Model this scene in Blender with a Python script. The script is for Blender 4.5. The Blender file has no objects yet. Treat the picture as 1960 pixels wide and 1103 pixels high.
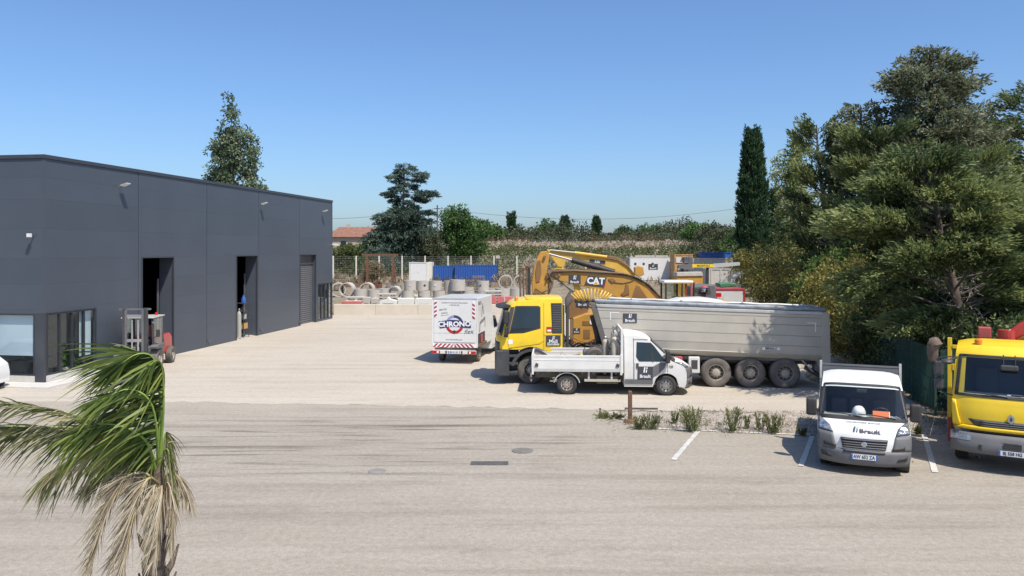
import bpy, bmesh, math, random
import numpy as np
from mathutils import Vector, Matrix

# ---------------------------------------------------------------- camera, light
sc = bpy.context.scene
FPX, CAMZ, HY, CX = 1500.0, 5.0, 477.0, 980.0      # focal length and horizon in photo pixels
cam = bpy.data.cameras.new('camera')
camo = bpy.data.objects.new('camera', cam)
sc.collection.objects.link(camo)
camo.location = (0, 0, CAMZ)
camo.rotation_euler = (math.radians(90), 0, 0)
cam.sensor_width = 36.0
cam.lens = 36.0 * FPX / 1960.0
cam.shift_y = -(551.5 - HY) / 1960.0
cam.clip_end = 9000
sc.camera = camo

SUNV = Vector((0.36, -0.50, 1.0)).normalized()
world = bpy.data.worlds.new('World')
sc.world = world
world.use_nodes = True
wn = world.node_tree
sky = wn.nodes.new('ShaderNodeTexSky')
sky.sky_type = 'NISHITA'
sky.sun_disc = False
sky.sun_elevation = math.asin(SUNV.z)
sky.sun_rotation = math.atan2(SUNV.x, SUNV.y)
sky.altitude = 0
sky.air_density = 1.0
sky.dust_density = 1.3
sky.ozone_density = 10.0
bg = wn.nodes['Background']
bg.inputs['Strength'].default_value = 0.15
wn.links.new(sky.outputs['Color'], bg.inputs['Color'])
sl = bpy.data.lights.new('sun', 'SUN')
sl.energy = 4.9
sl.angle = math.radians(0.53)
sl.color = (1.0, 0.935, 0.83)
suno = bpy.data.objects.new('sun', sl)
suno.rotation_euler = SUNV.to_track_quat('Z', 'Y').to_euler()
sc.collection.objects.link(suno)
vs = sc.view_settings
vs.view_transform = 'Standard'
vs.look = 'None'
vs.exposure = 0.17
vs.gamma = 1
vs.use_curve_mapping = False

rnd = random.Random(11)
rng = np.random.default_rng(11)
R = math.radians
COL = sc.collection

def G(x, y, z=0.0):
    """photo pixel of a point at height z -> place on that level"""
    Y = FPX * (CAMZ - z) / (y - HY)
    return Vector(((x - CX) / FPX * Y, Y, z))

def AT(x, y, Y):
    """photo pixel at a known depth"""
    return Vector(((x - CX) / FPX * Y, Y, CAMZ - (y - HY) / FPX * Y))

# ---------------------------------------------------------------- materials
def nodes_of(name):
    m = bpy.data.materials.new(name)
    m.use_nodes = True
    nt = m.node_tree
    return m, nt, nt.nodes, nt.links, nt.nodes['Principled BSDF']

def mat(name, col, rough=.6, metal=0.0, var=.12, scale=2.0, bump=0.0, bscale=30.0, dirt=0.0, dcol=(.36, .30, .23),
        dscale=1.6, spec=.5, coat=0.0, coords='Object'):
    m, nt, N, L, P = nodes_of(name)
    tc = N.new('ShaderNodeTexCoord')
    nz = N.new('ShaderNodeTexNoise')
    nz.inputs['Scale'].default_value = scale
    nz.inputs['Detail'].default_value = 6
    nz.inputs['Roughness'].default_value = .62
    L.new(tc.outputs[coords], nz.inputs['Vector'])
    mr = N.new('ShaderNodeMapRange')
    mr.inputs[1].default_value = .28
    mr.inputs[2].default_value = .72
    mr.inputs[3].default_value = 1 - var
    mr.inputs[4].default_value = 1 + var
    L.new(nz.outputs['Fac'], mr.inputs[0])
    mul = N.new('ShaderNodeMix')
    mul.data_type = 'RGBA'
    mul.blend_type = 'MULTIPLY'
    mul.inputs[0].default_value = 1
    mul.inputs[6].default_value = (*col, 1)
    L.new(mr.outputs[0], mul.inputs[7])
    out = mul.outputs[2]
    if dirt > 0:
        n2 = N.new('ShaderNodeTexNoise')
        n2.inputs['Scale'].default_value = dscale
        n2.inputs['Detail'].default_value = 8
        n2.inputs['Roughness'].default_value = .7
        L.new(tc.outputs[coords], n2.inputs['Vector'])
        m2 = N.new('ShaderNodeMapRange')
        m2.inputs[1].default_value = .42
        m2.inputs[2].default_value = .75
        m2.inputs[3].default_value = dirt * .25
        m2.inputs[4].default_value = dirt
        L.new(n2.outputs['Fac'], m2.inputs[0])
        mx = N.new('ShaderNodeMix')
        mx.data_type = 'RGBA'
        L.new(m2.outputs[0], mx.inputs[0])
        L.new(out, mx.inputs[6])
        mx.inputs[7].default_value = (*dcol, 1)
        out = mx.outputs[2]
    L.new(out, P.inputs['Base Color'])
    P.inputs['Roughness'].default_value = rough
    P.inputs['Metallic'].default_value = metal
    P.inputs['Specular IOR Level'].default_value = spec
    P.inputs['Coat Weight'].default_value = coat
    P.inputs['Coat Roughness'].default_value = .08
    if bump > 0:
        n3 = N.new('ShaderNodeTexNoise')
        n3.inputs['Scale'].default_value = bscale
        n3.inputs['Detail'].default_value = 5
        L.new(tc.outputs[coords], n3.inputs['Vector'])
        b = N.new('ShaderNodeBump')
        b.inputs['Strength'].default_value = bump
        b.inputs['Distance'].default_value = .03
        L.new(n3.outputs['Fac'], b.inputs['Height'])
        L.new(b.outputs[0], P.inputs['Normal'])
    return m

def glass_mat(name, tint, clear=.75, rough=.02):
    m, nt, N, L, P = nodes_of(name)
    N.remove(P)
    out = N['Material Output']
    tr = N.new('ShaderNodeBsdfTransparent')
    tr.inputs[0].default_value = (*[c * clear for c in tint], 1)
    gl = N.new('ShaderNodeBsdfGlossy')
    gl.inputs['Roughness'].default_value = rough
    gl.inputs['Color'].default_value = (.9, .95, 1, 1)
    lw = N.new('ShaderNodeLayerWeight')
    lw.inputs['Blend'].default_value = .5
    pw = N.new('ShaderNodeMath'); pw.operation = 'POWER'; pw.inputs[1].default_value = 5
    L.new(lw.outputs['Facing'], pw.inputs[0])
    fr = N.new('ShaderNodeMath'); fr.operation = 'MULTIPLY_ADD'; fr.inputs[1].default_value = .94; fr.inputs[2].default_value = .05
    L.new(pw.outputs[0], fr.inputs[0])
    mx = N.new('ShaderNodeMixShader')
    L.new(fr.outputs[0], mx.inputs[0])
    L.new(tr.outputs[0], mx.inputs[1])
    L.new(gl.outputs[0], mx.inputs[2])
    L.new(mx.outputs[0], out.inputs['Surface'])
    return m

def leaf_mat(name, dark, mid, light, trans=.3, rough=.55):
    m, nt, N, L, P = nodes_of(name)
    at = N.new('ShaderNodeAttribute')
    at.attribute_name = 'var'
    cr = N.new('ShaderNodeValToRGB')
    cr.color_ramp.elements[0].color = (*dark, 1)
    cr.color_ramp.elements[0].position = .05
    cr.color_ramp.elements[1].color = (*light, 1)
    cr.color_ramp.elements[1].position = .95
    e = cr.color_ramp.elements.new(.5)
    e.color = (*mid, 1)
    L.new(at.outputs['Fac'], cr.inputs[0])
    L.new(cr.outputs[0], P.inputs['Base Color'])
    P.inputs['Roughness'].default_value = rough
    P.inputs['Specular IOR Level'].default_value = .25
    tl = N.new('ShaderNodeBsdfTranslucent')
    L.new(cr.outputs[0], tl.inputs[0])
    mx = N.new('ShaderNodeMixShader')
    mx.inputs[0].default_value = trans
    L.new(P.outputs[0], mx.inputs[1])
    L.new(tl.outputs[0], mx.inputs[2])
    L.new(mx.outputs[0], N['Material Output'].inputs['Surface'])
    return m

M = {}
M['clad'] = mat('clad_anthracite', (.062, .074, .094), .40, var=.05, scale=.5, spec=.5, dirt=.05, dcol=(.22, .23, .24), dscale=.35)
_nt = M['clad'].node_tree; _p = _nt.nodes['Principled BSDF']
_oi = _nt.nodes.new('ShaderNodeObjectInfo'); _mr = _nt.nodes.new('ShaderNodeMapRange'); _mr.inputs[3].default_value = .95; _mr.inputs[4].default_value = 1.05
_nt.links.new(_oi.outputs['Random'], _mr.inputs[0]); _mx = _nt.nodes.new('ShaderNodeMix'); _mx.data_type = 'RGBA'; _mx.blend_type = 'MULTIPLY'; _mx.inputs[0].default_value = 1
_nt.links.new(_p.inputs['Base Color'].links[0].from_socket, _mx.inputs[6]); _nt.links.new(_mr.outputs[0], _mx.inputs[7]); _nt.links.new(_mx.outputs[2], _p.inputs['Base Color'])
M['clad_trim'] = mat('clad_trim', (.045, .05, .06), .4, var=.08)
M['frame_dark'] = mat('frame_dark', (.03, .033, .04), .45, var=.1)
M['reveal'] = mat('reveal_steel', (.07, .08, .1), .45, var=.1)
M['concrete'] = mat('concrete', (.50, .465, .41), .9, var=.14, scale=.9, bump=.25, bscale=14, dirt=.25, dcol=(.36, .32, .26))
M['concrete_ring'] = mat('concrete_ring', (.50, .465, .41), .9, var=.18, scale=1.5, bump=.3, bscale=18, dirt=.35, dcol=(.26, .24, .21), coords='Object')
M['plinth'] = mat('plinth_concrete', (.55, .53, .49), .85, var=.1, dirt=.2)
M['wallcream'] = mat('wall_cream', (.60, .54, .45), .9, var=.10, scale=.5, bump=.15, bscale=20, dirt=.35, dcol=(.42, .36, .28), dscale=.6)
M['white_block'] = mat('white_block', (.72, .71, .66), .7, var=.08, dirt=.25, dcol=(.5, .46, .38))
M['red_block'] = mat('red_block', (.55, .10, .10), .6, var=.2, dirt=.4, dcol=(.55, .4, .35))
M['white'] = mat('white_paint', (.72, .715, .69), .35, var=.04, coat=.4, dirt=.12, dcol=(.5, .46, .4))
M['white_dusty'] = mat('white_paint_dusty', (.70, .69, .66), .5, var=.06, dirt=.38, dcol=(.46, .41, .34), dscale=1.1)
M['alu'] = mat('aluminium', (.55, .55, .53), .5, metal=.3, var=.12, dirt=.4, dcol=(.40, .36, .30))
M['steel'] = mat('steel', (.45, .46, .47), .35, metal=.8, var=.15)
M['rod'] = mat('piston_rod', (.34, .34, .34), .45, metal=.4, var=.1)
M['chrome'] = mat('chrome', (.75, .76, .78), .15, metal=1, var=.05)
M['tipper'] = mat('tipper_aluminium', (.45, .415, .35), .65, metal=0, var=.14, scale=.8, dirt=.35, dcol=(.47, .42, .34), dscale=.9)
M['plastic_grey'] = mat('plastic_grey', (.115, .115, .122), .6, var=.12, dirt=.2, dcol=(.3, .28, .25))
M['plastic_dark'] = mat('plastic_dark', (.035, .04, .048), .55, var=.15, dirt=.15)
M['black'] = mat('black_rubber', (.018, .018, .02), .6, var=.2, dirt=.12)
M['tyre'] = mat('tyre', (.024, .024, .025), .85, var=.2, dirt=.18, dcol=(.20, .17, .14), bump=.2, bscale=25)
M['tyre_dusty'] = mat('tyre_dusty', (.07, .065, .06), .9, var=.2, dirt=.75, dcol=(.27, .23, .19), bump=.2, bscale=25)
M['rim'] = mat('rim_steel', (.38, .37, .35), .45, metal=.5, var=.2, dirt=.4, dcol=(.25, .22, .18), dscale=5)
M['rim_dusty'] = mat('rim_dusty', (.40, .36, .30), .8, var=.25, dirt=.6, dcol=(.28, .22, .16), dscale=6)
M['chassis'] = mat('chassis', (.10, .095, .09), .7, var=.2, dirt=.55, dcol=(.26, .22, .17))
M['yellow'] = mat('yellow_paint', (.85, .58, .014), .4, var=.07, coat=.25, dirt=.16, dcol=(.5, .38, .16))
M['cat'] = mat('ochre_paint', (.53, .27, .04), .5, var=.18, scale=1.2, dirt=.4, dcol=(.30, .19, .08), dscale=1.3)
M['cat_light'] = mat('ochre_light', (.70, .42, .06), .5, var=.12, dirt=.2, dcol=(.35, .24, .1))
M['cat_dark'] = mat('ochre_dark', (.24, .125, .04), .6, var=.2, dirt=.3, dcol=(.2, .13, .07))
M['red'] = mat('red_paint', (.48, .035, .03), .4, var=.08, coat=.3, dirt=.1)
M['red_dull'] = mat('red_dull', (.42, .06, .06), .6, var=.15, dirt=.2)
M['blue'] = mat('blue_container', (.016, .088, .34), .5, var=.2, scale=1, dirt=.15, dcol=(.2, .22, .28))
M['navy'] = mat('navy_print', (.04, .045, .13), .5, var=.05)
M['sticker'] = mat('sticker_grey', (.055, .055, .065), .5, var=.05)
M['print_white'] = mat('print_white', (.8, .8, .8), .5, var=.02)
M['print_dark'] = mat('print_dark', (.05, .05, .055), .5, var=.05)
M['print_grey'] = mat('print_grey', (.22, .22, .23), .5, var=.05)
M['print_red'] = mat('print_red', (.42, .02, .03), .4, var=.05)
M['print_green'] = mat('print_green', (.35, .6, .05), .5, var=.05)
M['print_blue'] = mat('print_blue', (.03, .12, .45), .5, var=.05)
M['print_lilac'] = mat('print_lilac', (.30, .29, .50), .5, var=.05)
M['plate_white'] = mat('plate_white', (.7, .72, .74), .35, var=.03, dirt=.1)
M['orange'] = mat('orange_plastic', (.75, .17, .04), .35, var=.05)
M['beacon'] = mat('beacon_amber', (.70, .20, .02), .2, var=.1)
M['light_red'] = mat('lamp_red', (.45, .01, .012), .15, var=.15)
M['headlamp'] = mat('headlamp', (.24, .26, .28), .12, metal=.35, var=.6, scale=14, bump=.5, bscale=22)
M['glass_dark'] = mat('glass_dark', (.012, .02, .026), .04, var=.3, scale=1.5, spec=.7)
M['glass'] = glass_mat('glass_clear', (.93, .98, .98), .95)
M['glass_win'] = glass_mat('glass_window', (.97, 1.0, 1.0), .98)
M['cab_in'] = mat('cab_interior', (.05, .05, .052), .8, var=.15)
M['dash'] = mat('dash_grey', (.30, .31, .29), .7, var=.1)
M['blind'] = mat('blind_fabric', (.55, .62, .67), .8, var=.03)
M['room'] = mat('room_paint', (.55, .56, .55), .9, var=.05)
M['rust'] = mat('rust', (.15, .072, .042), .85, var=.35, scale=6, bump=.2)
M['rust_brown'] = mat('rust_brown', (.17, .11, .07), .85, var=.3, scale=4)
M['wood'] = mat('wood_pallet', (.26, .20, .14), .85, var=.25, scale=5)
M['green_metal'] = mat('green_metal', (.022, .075, .055), .6, var=.2)
M['green_screen'] = mat('green_screen', (.013, .055, .043), .8, var=.25, scale=.8)
M['tractor_green'] = mat('tractor_green', (.06, .19, .09), .45, var=.1, dirt=.15)
M['bark'] = mat('bark', (.13, .10, .08), .95, var=.3, scale=5, bump=.6, bscale=14)
M['bark_pale'] = mat('bark_pale', (.26, .23, .20), .95, var=.3, scale=5, bump=.5, bscale=14)
M['palm_trunk'] = mat('palm_trunk', (.15, .11, .08), .95, var=.4, scale=8, bump=.8, bscale=18)
M['roof_tile'] = mat('roof_tile', (.235, .115, .078), .85, var=.35, scale=2.5, bump=.4, bscale=6)
M['house_wall'] = mat('house_wall', (.45, .36, .27), .9, var=.1)
M['post_white'] = mat('post_white', (.68, .64, .55), .7, var=.08)
M['wire'] = mat('wire_galvanised', (.36, .36, .30), .6, var=.1)
M['line_white'] = mat('line_paint', (.62, .60, .56), .8, var=.12, scale=8, dirt=.6, dcol=(.36, .33, .29), dscale=3.5)
M['iron'] = mat('cast_iron', (.09, .085, .08), .7, var=.3, scale=6, bump=.3)
M['rock'] = mat('rock', (.27, .23, .18), .95, var=.3, scale=1.5, bump=.5, bscale=6)
M['canvas'] = mat('canvas_brown', (.16, .12, .09), .9, var=.35, scale=4)
M['cyl_grey'] = mat('cylinder_grey', (.36, .36, .33), .5, var=.1, dirt=.25)
M['cyl_beige'] = mat('cylinder_beige', (.48, .42, .32), .55, var=.12, dirt=.35)
M['paper'] = mat('paper', (.75, .75, .72), .8, var=.03)
M['skip_beige'] = mat('skip_beige', (.50, .47, .42), .7, var=.15, dirt=.4)
M['wood_orange'] = mat('box_orange', (.50, .28, .10), .7, var=.15, dirt=.25)

L_CYP = leaf_mat('leaf_monterey', (.030, .050, .021), (.118, .160, .062), (.31, .345, .13), .35)
L_CYP2 = leaf_mat('leaf_cypress_grey', (.050, .065, .038), (.180, .200, .115), (.34, .35, .21), .35)
L_ITAL = leaf_mat('leaf_italian_cypress', (0.0210, 0.0480, 0.0240), (0.0420, 0.0870, 0.0390), (0.0750, 0.1320, 0.0540))
L_POP = leaf_mat('leaf_poplar', (0.0945, 0.1418, 0.0416), (0.2363, 0.2835, 0.1040), (0.4725, 0.4725, 0.2079), .4)
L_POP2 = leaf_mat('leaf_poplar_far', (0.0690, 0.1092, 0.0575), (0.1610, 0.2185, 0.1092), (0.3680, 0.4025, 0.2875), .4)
L_BUSH = leaf_mat('leaf_bush_gold', (0.0907, 0.1022, 0.0340), (0.2540, 0.2322, 0.0635), (0.4717, 0.3808, 0.1134), .4)
L_BUSHG = leaf_mat('leaf_bush_green', (0.0540, 0.1080, 0.0270), (0.1440, 0.2250, 0.0540), (0.2880, 0.3600, 0.0900), .4)
L_CEDAR = leaf_mat('leaf_cedar', (0.0252, 0.0468, 0.0360), (0.0720, 0.1116, 0.0900), (0.1530, 0.2070, 0.1404), .2)
L_BROAD = leaf_mat('leaf_broad', (0.0270, 0.0675, 0.0180), (0.0750, 0.1500, 0.0420), (0.1500, 0.2400, 0.0675), .35)
L_OLIVE = leaf_mat('leaf_scrub', (.048, .06, .03), (.090, .105, .052), (.135, .145, .078), .3)
L_VINE = leaf_mat('leaf_vine', (.065, .09, .03), (.100, .128, .04), (.14, .155, .055), .35)
L_DRY = leaf_mat('leaf_dry', (.16, .12, .07), (.30, .235, .14), (.43, .35, .22), .3)
L_STRAW = leaf_mat('leaf_straw', (.09, .07, .04), (.165, .13, .075), (.24, .195, .115), .3)
L_WEED = leaf_mat('leaf_weed', (.06, .09, .025), (.14, .17, .05), (.27, .26, .10), .35)
L_PALM = leaf_mat('leaf_palm', (.018, .032, .010), (.070, .115, .020), (.27, .32, .08), .3, .45)
L_PALMD = leaf_mat('leaf_palm_dry', (.17, .13, .08), (.40, .33, .22), (.64, .57, .44), .3)
L_PALMM = leaf_mat('leaf_palm_mixed', (.04, .055, .018), (.13, .15, .045), (.52, .45, .28), .3)
# ---------------------------------------------------------------- builders
class MB:
    def __init__(s):
        s.v = []; s.f = []
    def add(s, vs, fs):
        o = len(s.v)
        s.v += [tuple(p) for p in vs]
        s.f += [tuple(i + o for i in f) for f in fs]
        return s
    def box(s, x0, x1, y0, y1, z0, z1):
        vs = [(x, y, z) for z in (z0, z1) for y in (y0, y1) for x in (x0, x1)]
        return s.add(vs, [(0, 2, 3, 1), (4, 5, 7, 6), (0, 1, 5, 4), (2, 6, 7, 3), (0, 4, 6, 2), (1, 3, 7, 5)])
    def bar(s, a, b, w, h=None, up=(0, 0, 1)):
        """rectangular bar from a to b"""
        h = h or w
        a = Vector(a); b = Vector(b)
        d = (b - a).normalized(); u = Vector(up)
        if abs(d.dot(u)) > .95: u = Vector((0, 1, 0))
        r = d.cross(u).normalized(); u = r.cross(d)
        vs = [p + r * i * w / 2 + u * j * h / 2 for p in (a, b) for j in (-1, 1) for i in (-1, 1)]
        return s.add(vs, [(0, 2, 3, 1), (4, 5, 7, 6), (0, 1, 5, 4), (2, 6, 7, 3), (0, 4, 6, 2), (1, 3, 7, 5)])
    def prism(s, poly, axis, a0, a1, poly2=None):
        n = len(poly); vs = []
        for a, pl in ((a0, poly), (a1, poly2 or poly)):
            for p, q in pl:
                vs.append({'x': (a, p, q), 'y': (p, a, q), 'z': (p, q, a)}[axis])
        fs = [tuple(range(n)), tuple(range(2 * n - 1, n - 1, -1))]
        fs += [(i, (i + 1) % n, (i + 1) % n + n, i + n) for i in range(n)]
        return s.add(vs, fs)
    def tube(s, pts, r, n=8, caps=True):
        pts = [Vector(p) for p in pts]; m = len(pts)
        rs = r if isinstance(r, (list, tuple)) else [r] * m
        vs = []; prev = None
        for i, p in enumerate(pts):
            t = (pts[min(i + 1, m - 1)] - pts[max(i - 1, 0)]).normalized()
            if prev is None:
                u = Vector((0, 0, 1)) if abs(t.z) < .9 else Vector((1, 0, 0))
            else:
                u = prev
            u = (u - t * u.dot(t)).normalized(); prev = u
            w = t.cross(u)
            for k in range(n):
                a = 2 * math.pi * k / n
                vs.append(p + (u * math.cos(a) + w * math.sin(a)) * rs[i])
        fs = [(i * n + k, i * n + (k + 1) % n, (i + 1) * n + (k + 1) % n, (i + 1) * n + k) for i in range(m - 1) for k in range(n)]
        if caps:
            fs += [tuple(range(n - 1, -1, -1)), tuple(range((m - 1) * n, m * n))]
        return s.add(vs, fs)
    def cyl(s, a, b, r, n=14):
        return s.tube([a, b], r, n)
    def lathe(s, prof, c, axis='z', n=24, closed=False, cap0=True):
        """profile of (radius, offset along axis)"""
        c = Vector(c); vs = []
        ax = {'x': (1, 2, 0), 'y': (2, 0, 1), 'z': (0, 1, 2)}[axis]
        for r, h in prof:
            for k in range(n):
                a = 2 * math.pi * k / n
                p = [0, 0, 0]
                p[ax[0]] = r * math.cos(a); p[ax[1]] = r * math.sin(a); p[ax[2]] = h
                vs.append(c + Vector(p))
        m = len(prof)
        fs = [(i * n + k, i * n + (k + 1) % n, (i + 1) * n + (k + 1) % n, (i + 1) * n + k) for i in range(m - 1) for k in range(n)]
        if closed:
            fs += [((m - 1) * n + k, (m - 1) * n + (k + 1) % n, (k + 1) % n, k) for k in range(n)]
        else:
            if prof[0][0] > 1e-6 and cap0: fs.append(tuple(range(n)))
            if prof[-1][0] > 1e-6: fs.append(tuple(range((m - 1) * n, m * n)))
        return s.add(vs, fs)
    def slab(s, pts, fr, o0, o1):
        """flat outline pts (right, up) on a face frame fr=(centre,right,up,normal), from depth o0 to o1"""
        c, r, u, n = fr; k = len(pts)
        vs = [c + r * a + u * b + n * o for o in (o0, o1) for a, b in pts]
        fs = [tuple(range(k)), tuple(range(2 * k - 1, k - 1, -1))] + [(i, (i + 1) % k, (i + 1) % k + k, i + k) for i in range(k)]
        return s.add(vs, fs)
    def grid(s, P, nu, nv):
        """P(i,j) points, nu x nv cells, open surface"""
        vs = [P(i, j) for j in range(nv + 1) for i in range(nu + 1)]
        w = nu + 1
        return s.add(vs, [(j * w + i, j * w + i + 1, (j + 1) * w + i + 1, (j + 1) * w + i) for j in range(nv) for i in range(nu)])
    def mesh(s, name, smooth=None, recalc=True):
        me = bpy.data.meshes.new(name)
        bm = bmesh.new()
        vv = [bm.verts.new(p) for p in s.v]
        for f in s.f:
            try: bm.faces.new([vv[i] for i in f])
            except ValueError: pass
        if recalc: bmesh.ops.recalc_face_normals(bm, faces=bm.faces[:])
        bm.to_mesh(me); bm.free()
        if smooth is not None:
            me.polygons.foreach_set('use_smooth', [True] * len(me.polygons))
            me.set_sharp_from_angle(angle=R(smooth))
        return me
    def build(s, name, m, parent=None, bevel=0, smooth=None, loc=None, rz=None, seg=2):
        me = s.mesh(name, smooth)
        return link(name, me, m, parent, bevel, loc, rz, seg)

def link(name, me, m, parent=None, bevel=0, loc=None, rz=None, seg=2):
    if m is not None and not me.materials:
        me.materials.append(M[m] if isinstance(m, str) else m)
    o = bpy.data.objects.new(name, me)
    COL.objects.link(o)
    if parent is not None: o.parent = parent
    if loc is not None: o.location = loc
    if rz is not None: o.rotation_euler = (0, 0, rz)
    if bevel:
        b = o.modifiers.new('edge', 'BEVEL')
        b.width = bevel; b.segments = seg; b.limit_method = 'ANGLE'; b.angle_limit = R(40)
        b.harden_normals = False
    return o

def tag(o, label=None, cat=None, group=None, kind=None):
    if label: o['label'] = label
    if cat: o['category'] = cat
    if group: o['group'] = group
    if kind: o['kind'] = kind
    return o

def thing(name, label, cat, loc=(0, 0, 0), rz=0.0, group=None):
    o = bpy.data.objects.new(name, None)
    o.empty_display_size = .2
    COL.objects.link(o)
    o.location = loc; o.rotation_euler = (0, 0, rz)
    return tag(o, label, cat, group)

def copy_tree(o, parent=None):
    c = o.copy(); COL.objects.link(c); c.parent = parent
    for ch in list(o.children): copy_tree(ch, c)
    return c

FACES = {'+x': ((0, 1, 0), (1, 0, 0)), '-x': ((0, -1, 0), (-1, 0, 0)), '+y': ((-1, 0, 0), (0, 1, 0)), '-y': ((1, 0, 0), (0, -1, 0))}
def frame(c, face, tilt=0.0):
    r, n = FACES[face]
    r = Vector(r); n = Vector(n); u = Vector((0, 0, 1))
    if tilt:   # lean the face back
        u2 = u * math.cos(tilt) - n * math.sin(tilt); n = n * math.cos(tilt) + u * math.sin(tilt); u = u2
    return (Vector(c), r, u, n)

def rot_frame(fr, a):
    c, r, u, n = fr
    return (c, r * math.cos(a) + u * math.sin(a), u * math.cos(a) - r * math.sin(a), n)

def lettering(txt, size, m, parent, fr, bold=0.0, off=.004, wide=1.0, shear=0.0, depth=.002, name='lettering', space=1.0):
    cu = bpy.data.curves.new('lettering', 'FONT')
    cu.body = txt; cu.size = size; cu.align_x = 'CENTER'; cu.align_y = 'CENTER'
    cu.extrude = depth; cu.offset = bold; cu.shear = shear; cu.resolution_u = 2; cu.space_character = space
    t = bpy.data.objects.new('lettering_source', cu)
    COL.objects.link(t)
    me = bpy.data.meshes.new_from_object(t)
    bpy.data.objects.remove(t); bpy.data.curves.remove(cu)
    c, r, u, n = fr
    mx = Matrix(((r.x * wide, u.x, n.x, c.x + n.x * off), (r.y * wide, u.y, n.y, c.y + n.y * off), (r.z * wide, u.z, n.z, c.z + n.z * off), (0, 0, 0, 1)))
    me.transform(mx)
    me.materials.clear(); me.materials.append(M[m])
    return link(name, me, None, parent)

def rect(w, h):
    return [(-w / 2, -h / 2), (w / 2, -h / 2), (w / 2, h / 2), (-w / 2, h / 2)]

def emblem(parent, fr, s, dark='print_white', colour=False):
    """slanted twin-bar emblem of the firm, s = height"""
    c, r, u, n = fr
    b = MB()
    b.slab([(-.42 * s, -.5 * s), (-.18 * s, -.5 * s), (-.02 * s, .5 * s), (-.26 * s, .5 * s)], fr, .004, .007)
    if not colour:
        b.slab([(.0, -.5 * s), (.2 * s, -.5 * s), (.27 * s, -.05 * s), (.07 * s, -.05 * s)], fr, .004, .007)
        b.slab([(.12 * s, .1 * s), (.3 * s, .1 * s), (.36 * s, .5 * s), (.18 * s, .5 * s)], fr, .004, .007)
    e = b.build('emblem', dark, parent)
    if colour:
        MB().slab([(.0, -.5 * s), (.2 * s, -.5 * s), (.27 * s, -.05 * s), (.07 * s, -.05 * s)], fr, .004, .007).build('emblem', 'print_blue', parent)
        MB().slab([(.12 * s, .12 * s), (.34 * s, .12 * s), (.4 * s, .5 * s), (.18 * s, .5 * s)], fr, .004, .007).build('emblem', 'print_green', parent)
    return e

def logo_plate(parent, c, face, w, h, lines=('Brault',), tilt=0.0):
    fr = frame(c, face, tilt)
    p = MB().slab(rect(w, h), fr, 0, .004).build('logo_plate', 'sticker', parent)
    n = len(lines)
    emblem(p, (fr[0] + fr[2] * h * (.24 if n == 1 else .30) + fr[1] * w * .03, *fr[1:]), h * (.42 if n == 1 else .32))
    for i, t in enumerate(lines):
        y = -h * .26 if n == 1 else (-h * .06 - i * h * .27)
        lettering(t, min(w / max(len(t), 5) * 1.75, h * .55), 'print_white', p, (fr[0] + fr[2] * y, *fr[1:]), bold=.006 * h, off=.006)
    return p

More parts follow.
